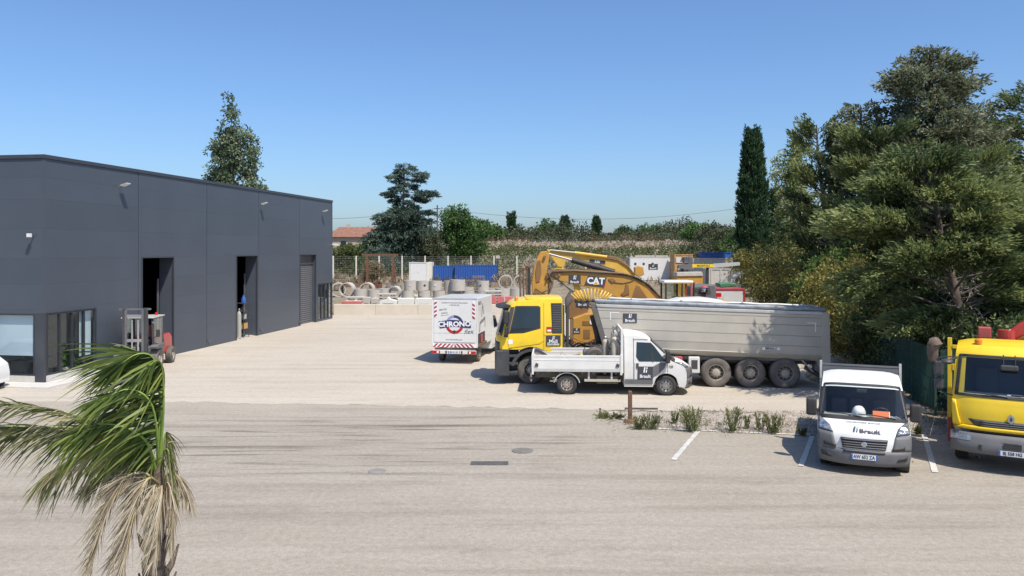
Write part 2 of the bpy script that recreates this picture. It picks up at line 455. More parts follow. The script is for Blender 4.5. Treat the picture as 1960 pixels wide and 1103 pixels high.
# ---- wheels
_wc = {}
def wheel(parent, loc, r, w, side, tyre='tyre', rim='rim', style='van', dual=False):
    """side +1: outer face to local +x"""
    key = (r, w, side, tyre, rim, style)
    if key not in _wc:
        s = side; h = w / 2; ri = r * (.60 if style == 'van' else .55)
        t = MB().lathe([(ri, -h * s), (r * .9, -h * s), (r * .98, -h * .82 * s), (r, -h * .6 * s), (r, h * .6 * s), (r * .98, h * .82 * s), (r * .9, h * s), (ri * 1.12, h * s), (ri, h * .9 * s)], (0, 0, 0), 'x', 32, closed=True)
        nl = 40
        for k in range(nl):          # tread blocks
            a = 2 * math.pi * k / nl
            for sg in (-1, 1):
                d = Vector((0, math.cos(a), math.sin(a))); q = Vector((0, -math.sin(a), math.cos(a)))
                c = d * r
                vs = [c + Vector((sg * h * (.06 + .5 * i), 0, 0)) + q * (j - .5) * r * .09 + d * (l * .014 - .004) for l in (0, 1) for j in (0, 1) for i in (0, 1)]
                t.add(vs, [(0, 2, 3, 1), (4, 5, 7, 6), (0, 1, 5, 4), (2, 6, 7, 3), (0, 4, 6, 2), (1, 3, 7, 5)])
        b = MB()
        if style == 'van':
            b.lathe([(ri, h * .85 * s), (ri * .95, h * .88 * s), (ri * .9, h * .6 * s), (ri * .80, h * .48 * s), (ri * .58, h * .66 * s), (ri * .3, h * .62 * s), (ri * .28, h * .78 * s), (.001, h * .8 * s)], (0, 0, 0), 'x', 28, cap0=False)
        else:
            b.lathe([(ri, h * .9 * s), (ri * .96, h * .93 * s), (ri * .93, h * .3 * s), (ri * .84, -h * .1 * s), (ri * .68, h * .2 * s), (ri * .5, h * .34 * s), (ri * .48, h * .82 * s), (ri * .3, h * .95 * s), (.001, h * .97 * s)], (0, 0, 0), 'x', 28, cap0=False)
        hb = MB()
        nb = 8 if style == 'van' else 10
        for k in range(nb):
            a = 2 * math.pi * (k + .5) / nb
            rr = ri * (.70 if style == 'van' else .74)
            x0 = h * (.5 if style == 'van' else .2) * s
            c = Vector((x0, rr * math.cos(a), rr * math.sin(a)))
            hb.cyl(c, c + Vector((.035 * s + h * .06 * s, 0, 0)), ri * (.13 if style == 'van' else .10), 8)
        nut = MB()
        for k in range(nb):
            a = 2 * math.pi * k / nb
            rr = ri * (.42 if style == 'van' else .57)
            x0 = h * (.6 if style == 'van' else .3) * s
            c = Vector((x0, rr * math.cos(a), rr * math.sin(a)))
            nut.cyl(c, c + Vector((.05 * s, 0, 0)), ri * .06, 6)
        _wc[key] = (t.mesh('wheel', 40), b.mesh('rim', 40), hb.mesh('rim_holes', 30), nut.mesh('wheel_nuts'))
    mt, mb, mh, mn = _wc[key]
    o = link('wheel', mt, tyre, parent, loc=loc)
    link('rim', mb, rim, o)
    tag(link('rim_holes', mh, 'black', o), kind='stuff')
    tag(link('wheel_nuts', mn, rim, o), kind='stuff')
    return o

# ---- vehicle shell: a front-and-roof line, widths by height, wheel arches
class Shell:
    def __init__(s, line, wid, bottom, p=2.6):
        """line: (y, z, sweep, edge drop) from the front foot to the rear end of the roof; wid: (z, half width); bottom(y) -> z"""
        s.line = line; s.wid = wid; s.bottom = bottom; s.p = p
        s.dense = []
        for a, b in zip(line[:-1], line[1:]):
            n = max(1, int(max(abs(a[0] - b[0]), abs(a[1] - b[1])) / .09))
            for k in range(n):
                t = k / n
                s.dense.append(tuple(a[i] + (b[i] - a[i]) * t for i in range(4)))
        s.dense.append(line[-1])
        zz = [q[1] for q in line]
        k = int(np.argmax(zz)) + 1
        s.zf = [q[1] for q in line[:k]]; s.yf = [q[0] for q in line[:k]]; s.sf = [q[2] for q in line[:k]]; s.ef = [q[3] for q in line[:k]]
    def w(s, z):
        return float(np.interp(z, [a for a, b in s.wid], [b for a, b in s.wid]))
    def P(s, u, z, off=0.0):
        """point on the front at height z"""
        y = float(np.interp(z, s.zf, s.yf)); sw = float(np.interp(z, s.zf, s.sf))
        dz = .02
        y2 = float(np.interp(z + dz, s.zf, s.yf))
        e = float(np.interp(z, s.zf, s.ef))
        ny, nz = dz, (y - y2)
        l = math.hypot(ny, nz) or 1
        a = abs(u) ** s.p
        nx = (1 if u > 0 else -1) * sw * s.p * abs(u) ** (s.p - 1) / max(s.w(z), .1)
        n = Vector((nx * ny / l, ny / l, nz / l)).normalized()
        return Vector((u * s.w(z), y - sw * a, z - e * abs(u) ** 5)) + n * off
    def body(s, name, m, parent, hole=None, smooth=32, m_top=10, n_side=7):
        b = MB(); rings = []
        for (y, z, sw, e) in s.dense:
            us = [1 - 2 * k / m_top for k in range(m_top + 1)]
            zb = min(s.bottom(y - sw), z - e - .01)
            zt = z - e
            ring = []
            for k in range(n_side):
                zz = zb + (zt - zb) * k / n_side
                ring.append(Vector((s.w(zz), y - sw, zz)))
            for u in us:
                ring.append(Vector((u * s.w(z), y - sw * abs(u) ** s.p, z - e * abs(u) ** 5)))
            for k in range(n_side - 1, -1, -1):
                zz = zb + (zt - zb) * k / n_side
                ring.append(Vector((-s.w(zz), y - sw, zz)))
            rings.append(ring)
        n = len(rings[0])
        vs = [p for r in rings for p in r]; fs = []
        for i in range(len(rings) - 1):
            zc = (s.dense[i][1] + s.dense[i + 1][1]) / 2
            for k in range(n):
                if hole and n_side <= k < n_side + m_top:
                    uc = 1 - 2 * (k - n_side + .5) / m_top
                    if hole[0] < zc < hole[1] and abs(uc) < hole[2] and i < len(s.dense) * .8: continue
                fs.append((i * n + k, i * n + (k + 1) % n, (i + 1) * n + (k + 1) % n, (i + 1) * n + k))
        fs.append(tuple(range((len(rings) - 1) * n, len(rings) * n)))
        fs.append(tuple(range(n - 1, -1, -1)))
        b.add(vs, fs)
        return b.build(name, m, parent, smooth=smooth)
    def patch(s, name, m, parent, q, off=.006, nu=8, nz=5, thick=True, smooth=30):
        """quad q of (u,z) corners [bottom left, bottom right, top right, top left] laid on the front"""
        def uv(i, j):
            a, c = i / nu, j / nz
            u = (q[0][0] * (1 - a) + q[1][0] * a) * (1 - c) + (q[3][0] * (1 - a) + q[2][0] * a) * c
            z = (q[0][1] * (1 - a) + q[1][1] * a) * (1 - c) + (q[3][1] * (1 - a) + q[2][1] * a) * c
            return u, z
        b = MB()
        b.grid(lambda i, j: s.P(*uv(i, j), off), nu, nz)
        o = b.build(name, m, parent, smooth=smooth)
        if thick and m != 'glass':
            sm = o.modifiers.new('thick', 'SOLIDIFY'); sm.thickness = max(off * 1.2, .004); sm.offset = 0
        return o
    def side(s, name, m, parent, poly, sd, off=.006, th=.006):
        """outline of (y,z) laid on the flank sd=+1/-1, cut in bands of height so that it follows the curve"""
        b = MB()
        zs = [z for y, z in poly]
        b.prism(poly, 'x', 0, 1)
        bm = bmesh.new()
        vv = [bm.verts.new((0, y, z)) for y, z in poly]
        bm.faces.new(vv)
        for k in range(1, 6):
            zc = min(zs) + (max(zs) - min(zs)) * k / 6
            g = bm.verts[:] + bm.edges[:] + bm.faces[:]
            bmesh.ops.bisect_plane(bm, geom=g, plane_co=(0, 0, zc), plane_no=(0, 0, 1))
        for v in bm.verts: v.co.x = sd * (s.w(v.co.z) + off)
        me = bpy.data.meshes.new(name); bm.to_mesh(me); bm.free()
        o = link(name, me, m, parent)
        sm = o.modifiers.new('thick', 'SOLIDIFY'); sm.thickness = th; sm.offset = 0
        return o

def arch(y, yc, zc, r, base):
    d = abs(y - yc)
    return max(base, zc + math.sqrt(max(r * r - d * d, 0))) if d < r else base

# ---- foliage
def nrm(a):
    return a / (np.linalg.norm(a, axis=-1, keepdims=True) + 1e-9)

class Fol:
    def __init__(s, seed):
        s.r = np.random.default_rng(seed); s.P = []; s.D = []; s.L = []; s.W = []; s.V = []; s.U = []
    def put(s, P, D, L, W, V, U=None):
        n = len(P)
        s.P.append(P); s.D.append(nrm(D)); s.L.append(np.full(n, L) * s.r.uniform(.65, 1.3, n)); s.W.append(np.full(n, W) * s.r.uniform(.7, 1.25, n))
        s.V.append(np.clip(V, 0, 1)); s.U.append(s.r.normal(size=(n, 3)) if U is None else U)
    def balls(s, C, rad, k, L, W, up=.2, out=.7, v=None, flat=1.0):
        """k leaves round each centre C (n,3), radius rad (scalar or n)"""
        C = np.asarray(C, float); n = len(C)
        d = nrm(s.r.normal(size=(n, k, 3))); rr = s.r.uniform(.25, 1, (n, k, 1)) ** .6
        rad = np.broadcast_to(np.asarray(rad, float).reshape(-1, 1, 1) if np.ndim(rad) else np.full((1, 1, 1), rad), (n, 1, 1))
        off = d * rr * rad; off[..., 2] *= flat
        P = C[:, None, :] + off
        D = d * out + s.r.normal(size=d.shape) * .6; D[..., 2] += up
        vv = (s.r.uniform(.1, .9, n) if v is None else np.asarray(v))[:, None] + s.r.normal(size=(n, k)) * .18
        s.put(P.reshape(-1, 3), D.reshape(-1, 3), L, W, vv.reshape(-1))
    def sprays(s, C, A, k, length, L, W, fan=.45, spread=.22, v=None, up=0.0):
        C = np.asarray(C, float); A = nrm(np.asarray(A, float)); n = len(C)
        t = s.r.uniform(0, 1, (n, k, 1))
        per = s.r.normal(size=(n, k, 3)) * spread * length * (1.05 - t * .6)
        P = C[:, None, :] + A[:, None, :] * t * length + per
        D = A[:, None, :] + s.r.normal(size=(n, k, 3)) * fan; D[..., 2] += up
        vv = (s.r.uniform(.15, .85, n) if v is None else np.asarray(v))[:, None] + s.r.normal(size=(n, k)) * .15 + (t[..., 0] - .5) * .25
        s.put(P.reshape(-1, 3), D.reshape(-1, 3), L, W, vv.reshape(-1))
    def mesh(s, name, m):
        P = np.concatenate(s.P); D = np.concatenate(s.D); L = np.concatenate(s.L)[:, None]; W = np.concatenate(s.W)[:, None]
        V = np.concatenate(s.V); U = np.concatenate(s.U)
        S = nrm(np.cross(D, U)); Nn = np.cross(S, D)
        n = len(P)
        vs = np.empty((n, 4, 3))
        vs[:, 0] = P; vs[:, 1] = P + D * L * .45 + S * W * .5 + Nn * L * .06
        vs[:, 2] = P + D * L; vs[:, 3] = P + D * L * .45 - S * W * .5 + Nn * L * .06
        me = bpy.data.meshes.new(name)
        me.vertices.add(4 * n); me.loops.add(4 * n); me.polygons.add(n)
        me.vertices.foreach_set('co', vs.reshape(-1))
        me.loops.foreach_set('vertex_index', np.arange(4 * n, dtype=np.int32))
        me.polygons.foreach_set('loop_start', np.arange(0, 4 * n, 4, dtype=np.int32))
        me.polygons.foreach_set('loop_total', np.full(n, 4, dtype=np.int32))
        a = me.attributes.new('var', 'FLOAT', 'FACE')
        a.data.foreach_set('value', V.astype(np.float32))
        me.update(calc_edges=True)
        me.materials.append(m)
        return me
# ---------------------------------------------------------------- ground
def ground_mat(name, base, dark, light, patch=.12, fine=45, speck=.25, streak=0.0, smark=None, bump=.25, dust=None):
    m, nt, N, L, P = nodes_of(name)
    ge = N.new('ShaderNodeNewGeometry')
    def noise(scale, sxyz=(1, 1, 1), det=5, rough=.6):
        mp = N.new('ShaderNodeMapping'); mp.inputs['Scale'].default_value = sxyz
        L.new(ge.outputs['Position'], mp.inputs['Vector'])
        n = N.new('ShaderNodeTexNoise'); n.inputs['Scale'].default_value = scale; n.inputs['Detail'].default_value = det
        n.inputs['Roughness'].default_value = rough
        L.new(mp.outputs[0], n.inputs['Vector'])
        return n.outputs['Fac']
    def rng_(v, a, b, c, d):
        r = N.new('ShaderNodeMapRange'); r.inputs[1].default_value = a; r.inputs[2].default_value = b
        r.inputs[3].default_value = c; r.inputs[4].default_value = d
        L.new(v, r.inputs[0]); return r.outputs[0]
    def mix(f, a, b, mode='MIX'):
        x = N.new('ShaderNodeMix'); x.data_type = 'RGBA'; x.blend_type = mode
        for s_, v in ((0, f), (6, a), (7, b)):
            if hasattr(v, 'node'): L.new(v, x.inputs[s_])
            elif s_ == 0: x.inputs[0].default_value = v
            else: x.inputs[s_].default_value = (*v, 1)
        return x.outputs[2]
    def mulv(a, b):
        x = N.new('ShaderNodeMath'); x.operation = 'MULTIPLY'
        L.new(a, x.inputs[0])
        if hasattr(b, 'node'): L.new(b, x.inputs[1])
        else: x.inputs[1].default_value = b
        return x.outputs[0]
    c = mix(rng_(noise(patch, det=7, rough=.65), .3, .7, 0, 1), base, light)
    c = mix(rng_(noise(patch * 4, (1, 1, 1), 6, .7), .52, .75, 0, .55), c, dark)
    if streak:
        c = mix(rng_(noise(.55, (.16, 2.2, 1), 6, .6), .46, .70, 0, streak), c, light)
        c = mix(rng_(noise(.75, (.10, 1.9, 1), 6, .62), .50, .72, 0, streak), c, dark)
        c = mix(rng_(noise(1.7, (.22, 1.5, 1), 7, .72), .5, .72, 0, streak * .75), c, light)
        c = mix(rng_(noise(1.1, (.5, 1.1, 1), 8, .75), .54, .70, 0, streak * .6), c, dark)
    if smark:
        cxy, rr, amt = smark
        vm = N.new('ShaderNodeVectorMath'); vm.operation = 'SUBTRACT'; vm.inputs[1].default_value = (*cxy, 0)
        L.new(ge.outputs['Position'], vm.inputs[0])
        v2 = N.new('ShaderNodeVectorMath'); v2.operation = 'DIVIDE'; v2.inputs[1].default_value = (*rr, 1)
        L.new(vm.outputs[0], v2.inputs[0])
        ln = N.new('ShaderNodeVectorMath'); ln.operation = 'LENGTH'; L.new(v2.outputs[0], ln.inputs[0])
        mask = rng_(ln.outputs['Value'], .35, 1.0, 1, 0)
        st = rng_(noise(1.0, (.15, 1.9, 1), 5, .6), .54, .66, 0, amt)
        c = mix(mulv(mask, st), c, tuple(x * .40 for x in dark))
        st = rng_(noise(1.9, (.13, 1.7, 1), 5, .65), .565, .68, 0, amt)
        c = mix(mulv(mask, st), c, tuple(x * .45 for x in dark))
    if dust:
        dc, ya, yb = dust
        sx = N.new('ShaderNodeSeparateXYZ'); L.new(ge.outputs['Position'], sx.inputs[0])
        c = mix(mulv(rng_(sx.outputs['Y'], ya, yb, 0, 1.0), rng_(noise(.5, (.3, 1.2, 1), 7, .7), .36, .68, 0, .9)), c, dc)
        c = mix(mulv(rng_(sx.outputs['X'], 0, 6, 0, 1.0), rng_(noise(.28, (.6, 1, 1), 7, .7), .42, .66, 0, .55)), c, tuple(v * .84 for v in dc))
    sp = rng_(noise(fine, (1, 1, 1), 3, .6), .3, .7, 1 - speck, 1 + speck)
    c = mix(1.0, c, sp, 'MULTIPLY')
    sp2 = rng_(noise(fine * .22, (1, 1, 1), 3, .6), .3, .7, 1 - speck * .6, 1 + speck * .6)
    c = mix(1.0, c, sp2, 'MULTIPLY')
    L.new(c, P.inputs['Base Color'])
    P.inputs['Roughness'].default_value = .93
    P.inputs['Specular IOR Level'].default_value = .25
    b = N.new('ShaderNodeBump'); b.inputs['Strength'].default_value = bump; b.inputs['Distance'].default_value = .02
    L.new(noise(fine * .7), b.inputs['Height']); L.new(b.outputs[0], P.inputs['Normal'])
    return m

ASPH = ground_mat('asphalt_worn', (.298, .262, .213), (.205, .177, .141), (.365, .328, .273), .11, 42, .20, .7, ((-4.5, 20.5), (9.5, 4.6), .8), dust=((.41, .36, .29), 21.5, 26.2))
APRON = ground_mat('concrete_apron', (.415, .362, .295), (.315, .265, .205), (.49, .44, .365), .10, 30, .14, .6, None, .15)
GRAVEL = ground_mat('gravel', (.33, .29, .25), (.21, .175, .145), (.42, .38, .34), .5, 16, .65, 0, None, .8)
DIRT = ground_mat('dirt', (.20, .16, .108), (.12, .10, .062), (.26, .215, .15), .08, 3.5, .35, 0, None, .5)

HK = ([-200, 60.0, 60.6, 94, 100, 135, 158, 163, 168, 260, 600, 5000], [0, 0, .5, .95, 1.15, 3.3, 4.75, 5.3, 6.5, 7.4, 9, 9])
def hgt(x, y):
    h = float(np.interp(y, *HK))
    if y > 104:
        h += .22 * math.sin(x * .19 + y * .05) * min(1, (y - 104) / 30) + .14 * math.sin(x * .57 + 1.3)
    return h
xs = [-3000, -800, -300, -150] + list(range(-100, 101, 4)) + [150, 300, 800, 3000]
ys = [-60, -10, 20, 40, 59.8, 60.0, 60.3, 60.6, 66, 72, 80, 88, 94, 100] + list(range(104, 156, 4)) + [158, 160, 163, 165, 168, 172, 180, 190, 205, 225, 260, 320, 450, 700, 1500, 5000]
g = MB(); g.grid(lambda i, j: Vector((xs[i], ys[j], hgt(xs[i], ys[j]) - .012)), len(xs) - 1, len(ys) - 1)
tag(g.build('ground', DIRT, smooth=60), 'dusty earth carrying yard, field and embankment', 'ground', kind='structure')

def sheet(name, pts, z, m, label, cat='ground'):
    b = MB(); b.add([(p[0], p[1], z) for p in pts], [tuple(range(len(pts)))])
    return tag(b.build(name, m), label, cat, kind='structure')
sheet('asphalt_yard', [(-70, -15), (60, -15), (60, 21.4), (12.4, 22.2), (4.4, 22.0), (2.7, 24.5), (-12.1, 25.9), (-22, 26.5), (-70, 26.5)], -.004, ASPH, 'worn grey asphalt of the near yard with tyre marks', 'asphalt')
def wob(a, b, n, amp):
    out = []
    for k in range(n):
        t = k / n; p = Vector(a).lerp(Vector(b), t)
        out.append((p.x, p.y + rnd.uniform(-amp, amp)))
    return out
ap = wob((-22, 25.6), (-12.1, 25.75), 8, .03) + wob((-12.1, 25.75), (2.7, 24.45), 60, .13) + wob((2.7, 24.4), (9.2, 23.95), 24, .16) + [(12.8, 23.9), (19.9, 59.9), (-60, 59.9), (-60, 25.6)]
sheet('concrete_apron', ap, .0, APRON, 'pale dusty concrete apron along the dark warehouse', 'concrete')
gv = wob((2.9, 24.15), (12.6, 23.7), 18, .12) + [(11.9, 21.2), (10.5, 21.3), (8.3, 21.45), (6.4, 21.6), (4.9, 21.75)] + wob((4.9, 21.75), (2.6, 22.9), 5, .15)
sheet('gravel_strip', gv, .004, GRAVEL, 'strip of coarse gravel behind the parking bays', 'gravel')
# loose stones on the strip (uncountable)
def stones(name, pts, smin, smax, m, seed, label):
    r = random.Random(seed); b = MB()
    for (x, y, z) in pts:
        s_ = r.uniform(smin, smax)
        vs = [(x + s_ * r.uniform(.6, 1.1) * dx, y + s_ * r.uniform(.6, 1.1) * dy, z + s_ * dz * r.uniform(.5, .9)) for dx, dy, dz in ((1, 0, 0), (-.4, .9, 0), (-.5, -.8, 0), (.1, .1, 1), (-.2, 0, -.5))]
        b.add(vs, [(0, 1, 3), (1, 2, 3), (2, 0, 3), (1, 0, 4), (2, 1, 4), (0, 2, 4)])
    return tag(b.build(name, m), label, 'stones', kind='stuff')
pts = []
while len(pts) < 5200:
    x = rnd.uniform(2.6, 12.4); y = rnd.uniform(21.3, 24.2)
    if y > 22.9 - (x - 2.6) * .5 and rnd.random() < .9: pts.append((x, y, .006))
stones('loose_gravel', pts, .018, .05, mat('pebble', (.36, .31, .26), .95, var=.4, scale=3, coords='Object'), 3, 'loose pale pebbles scattered over the gravel strip')
pts = []
for k in range(1500):
    a = rnd.uniform(0, 6.28); q = rnd.random() ** .7
    x = 12.35 + math.cos(a) * q * .95; y = 30.0 + math.sin(a) * q * 1.7
    pts.append((x, y, .75 * (1 - q) + .01))
mnd = MB(); mnd.lathe([(1.05, -.02), (.8, .18), (.5, .42), (.2, .66), (.001, .74)], (0, 0, 0), 'z', 20)
rh = thing('rubble_heap', 'low heap of pinkish gravel behind the grey tipper trailer', 'heap', (12.35, 30.0, 0))
o = mnd.build('heap_core', 'rock', rh, smooth=60); o.scale = (.95, 1.6, 1)
b = MB(); rr = random.Random(5)
for (x, y, z) in pts:
    s_ = rr.uniform(.03, .09)
    vs = [(x - 12.35 + s_ * rr.uniform(.6, 1.1) * dx, y - 30 + s_ * rr.uniform(.6, 1.1) * dy, z + s_ * dz * rr.uniform(.5, .9)) for dx, dy, dz in ((1, 0, 0), (-.4, .9, 0), (-.5, -.8, 0), (.1, .1, 1), (-.2, 0, -.5))]
    b.add(vs, [(0, 1, 3), (1, 2, 3), (2, 0, 3), (1, 0, 4), (2, 1, 4), (0, 2, 4)])
tag(b.build('loose_stones', mat('pebble_pink', (.42, .34, .29), .95, var=.35, scale=3), rh), kind='stuff')

# painted bay lines
def paint(a, b_, w, label, brk=False):
    a = Vector(a); b_ = Vector(b_); a.z = b_.z = .012
    d = (b_ - a).normalized(); n = Vector((-d.y, d.x, 0)) * w / 2
    k = 14; m_ = MB()
    for i in range(k):
        p = a.lerp(b_, i / k); q = a.lerp(b_, (i + (.93 if brk and rnd.random() < .4 else 1.0)) / k)
        j1, j2 = rnd.uniform(.8, 1.05), rnd.uniform(.8, 1.05)
        m_.add([p - n * j1, q - n * j2, q + n * j1, p + n * j2], [(0, 1, 2, 3)])
    return tag(m_.build('parking_line', 'line_white'), label, 'line', kind='structure')
paint(G(1338, 824), G(1289, 881), .13, 'white bay line in the sun between weeds and empty bay', True)
paint(G(1556, 833), G(1533, 893), .14, 'white bay line in the shadow beside the white van')
paint(G(1769, 833), G(1790, 905), .14, 'white bay line in shade between white van and yellow truck')
paint(G(1215, 819), G(1560, 834), .13, 'thin white line closing the head of the bays', True)

# iron covers set in the asphalt
def cover(px, py, w, d, label):
    p = G(px, py)
    t = thing('drain_cover', label, 'drain cover', (p.x, p.y, 0), R(rnd.uniform(-4, 4)))
    MB().box(-w / 2, w / 2, -d / 2, d / 2, -.02, .010).build('frame', 'iron', t, bevel=.004)
    b = MB()
    n = 7
    for k in range(n):
        x = -w * .42 + w * .84 * k / (n - 1)
        b.box(x - .022, x + .022, -d * .42, d * .42, .0101, .016)
    b.build('grate', 'iron', t)
cover(937, 887, .88, .30, 'black drain grate in the middle of the grey asphalt')
p = G(1000, 863); t = thing('manhole_cover', 'round iron manhole cover behind the drain grate', 'manhole cover', (p.x, p.y, 0))
MB().lathe([(.27, -.01), (.27, .008), (.23, .011), (.001, .011)], (0, 0, 0), 'z', 24).build('lid', mat('iron_worn', (.17, .155, .135), .8, var=.3, scale=6), t)
p = G(722, 902); t = thing('manhole_cover', 'small dusty valve cover left of the drain grate', 'manhole cover', (p.x, p.y, 0))
MB().lathe([(.2, -.01), (.2, .006), (.17, .009), (.001, .009)], (0, 0, 0), 'z', 20).build('lid', mat('iron_dusty', (.24, .22, .2), .9, var=.2), t)

# ---------------------------------------------------------------- warehouse
C0 = G(84, 736); C1 = G(636, 610)
phi = math.atan2(C1.x - C0.x, C1.y - C0.y)
WL = (C1 - C0).length; WH = 8.5; WD = 20.0
wh = thing('warehouse', 'long anthracite metal-clad warehouse with open doors and ground-floor glazing', 'warehouse', (C0.x, C0.y, 0), -phi)
def s_px(x):
    """distance along the long wall seen at photo column x"""
    k = math.tan(phi)
    Y = (C0.x - k * C0.y) / ((x - CX) / FPX - k)
    return (Y - C0.y) / math.cos(phi)
D1 = (s_px(271), s_px(333)); D2 = (s_px(452), s_px(493)); D3 = (s_px(574), s_px(605))
W1 = (.12, s_px(185)); W2 = (s_px(608.5), s_px(635))
DT = 4.65
open_r = [(D1[0], D1[1], 0, DT), (D2[0], D2[1], 0, DT), (D3[0], D3[1], 0, DT), (W1[0], W1[1], .3, 2.6), (W2[0], W2[1], .12, 2.6)]
def cut(rc, ops):
    s0, s1, z0, z1 = rc
    for o in ops:
        a0, a1, b0, b1 = o
        if a0 < s1 - 1e-6 and a1 > s0 + 1e-6 and b0 < z1 - 1e-6 and b1 > z0 + 1e-6:
            out = []
            if a0 > s0: out.append((s0, a0, z0, z1))
            if a1 < s1: out.append((a1, s1, z0, z1))
            m0, m1 = max(s0, a0), min(s1, a1)
            if b0 > z0: out.append((m0, m1, z0, b0))
            if b1 < z1: out.append((m0, m1, b1, z1))
            return [q for r_ in out for q in cut(r_, ops)]
    return [rc]
zl = [.0, 1.0, 1.9, 2.75, 3.7, 4.65, 5.75, 6.85, 7.65, 8.35]
bays = [WL * k / 5 for k in range(6)]
for i in range(5):
    for j in range(len(zl) - 1):
        for (s0, s1, z0, z1) in cut((bays[i] + (.02 if i else .02), bays[i + 1] - (.02 if i < 4 else .02), zl[j] + .0012, zl[j + 1] - .0012), open_r):
            if s1 - s0 < .03 or z1 - z0 < .02: continue
            d = rnd.uniform(-.001, .001)
            MB().box(-.12, d, s0, s1, z0, z1).build('cladding_panel', 'clad', wh)
fo = [(-19.5, -.36, .3, 2.6)]
for j in range(len(zl) - 1):
    for k in range(4):
        for (s0, s1, z0, z1) in cut((-20 + k * 5 + .02, -20 + (k + 1) * 5 - (.02 if k < 3 else .03), zl[j] + .0012, zl[j + 1] - .0012), fo):
            if s1 - s0 < .03 or z1 - z0 < .02: continue
            MB().box(s0, s1, rnd.uniform(-.001, .001), .12, z0, z1).build('cladding_panel', 'clad', wh)
# core behind the joints, remaining walls, roof
for i in range(1, 5): MB().box(-.2, -.015, bays[i] - .09, bays[i] + .09, 4.7 if i in (1, 4) else 0.02, 8.3).build('column', 'frame_dark', wh)
MB().box(-19.9, -19.7, .2, WL - .2, 0, 8.3).build('side_wall', 'frame_dark', wh)
MB().box(-19.69, -.2, WL - .3, WL - .05, 0, 8.3).build('end_wall', 'frame_dark', wh)
MB().box(-19.9, -.13, .13, WL - .06, 8.0, 8.2).build('roof', 'frame_dark', wh)
cp = MB(); cp.box(-.25, .05, -.05, WL + .03, 8.36, 8.5); cp.build('coping', 'clad_trim', wh)
MB().box(-20, -.26, -.05, .2, 8.36, 8.5).build('coping', 'clad_trim', wh)
MB().box(-.1, .012, -.012, .1, 2.63, 8.35).build('corner_trim', 'clad', wh)
MB().box(-.1, .012, WL - .09, WL + .012, 0, 8.35).build('corner_trim', 'clad', wh)
MB().box(-.36, .01, -.01, .12, .0, 2.62).build('corner_post', 'clad_trim', wh)
MB().box(-19.6, -.25, .25, WL - .3, -.05, .03).build('floor', 'concrete', wh)
# door openings
for q, (a, c_) in enumerate((D1, D2, D3)):
    dp = .75
    r_ = MB(); r_.box(-dp, -.125, c_ - .0, c_ + .06, 0, DT); r_.box(-dp, -.125, a - .06, a, 0, DT); r_.box(-dp, -.125, a - .06, c_ + .06, DT, DT + .06)
    r_.build('door_reveal', 'reveal', wh)
    f_ = MB(); f_.box(-.05, .025, c_ - .05, c_ + .004, 0, DT); f_.box(-.05, .025, a - .004, a + .05, 0, DT); f_.box(-.05, .025, a + .05, c_ - .05, DT - .05, DT + .004)
    f_.build('door_frame', 'clad_trim', wh)
    if q < 2:
        MB().box(-.72, -.66, c_ - .25, c_ - .19, .02, 3.6).build('door_guide', 'steel', wh)
    else:
        sh = MB().box(-.34, -.30, a + .05, c_ - .02, .0, DT).build('roller_shutter', 'plastic_grey', wh)
        me = MB(); me.prism([(-.30, 0), (-.255, .035), (-.255, .095), (-.30, .13)], 'y', a + .055, c_ - .06)
        mm = me.mesh('slat')
        for k in range(29): link('slat', mm, 'reveal' if k > 0 else 'plastic_grey', sh, loc=(0, 0, .02 + k * .134))
        MB().box(-.36, -.2, a + .03, c_ - .03, 3.98, DT - .06).build('shutter_box', 'plastic_dark', wh, bevel=.01)
# glazing
def glaze_r(a, c_, n, z0, z1, mats):
    st = (c_ - a) / n
    f_ = MB()
    for k in range(n + 1):
        y = a + st * k; f_.box(-.10, .006, y - .035, y + .035, z0, z1)
    for k in range(n):
        y0, y1 = a + st * k + .035, a + st * (k + 1) - .035
        f_.box(-.09, .003, y0, y1, z0, z0 + .05); f_.box(-.09, .003, y0, y1, z1 - .06, z1)
    f_.build('window_frame', 'frame_dark', wh)
    for k in range(n):
        y0, y1 = a + st * k + .03, a + st * (k + 1) - .03
        MB().box(-.055, -.045, y0, y1, z0 + .04, z1 - .05).build('pane', mats[k % len(mats)], wh)
    fl = MB(); fl.box(-.06, .02, a - .03, c_ + .03, z1 + .001, z1 + .03); fl.build('window_head', 'clad_trim', wh)
glaze_r(W1[0] + .06, W1[1] - .06, 4, .3, 2.6, ['glass_win'])
glaze_r(W2[0], W2[1], 4, .12, 2.6, ['glass_win'])
f_ = MB(); x0 = -.36
xsn = [-.40, -2.12, -3.9, -5.7, -7.5, -9.3, -11.1, -12.9, -14.7, -16.5, -18.3, -19.5]
for x in xsn: f_.box(x - .04, x + .04, -.004, .10, .3, 2.6)
for a, c_ in zip(xsn[:-1], xsn[1:]):
    f_.box(c_ + .04, a - .04, -.002, .09, .3, .36); f_.box(c_ + .04, a - .04, -.002, .09, 2.54, 2.6)
f_.build('window_frame', 'frame_dark', wh)
for a, c_ in zip(xsn[:-1], xsn[1:]):
    MB().box(c_ + .03, a - .03, .045, .055, .35, 2.55).build('pane', 'glass_win', wh)
    MB().box(c_ + .05, a - .05, .16, .17, 1.02, 2.56).build('roller_blind', 'blind', wh)
MB().box(-.20, -.19, s_px(160) - .0, W1[1] - .1, .75, 2.56).build('roller_blind', 'blind', wh)
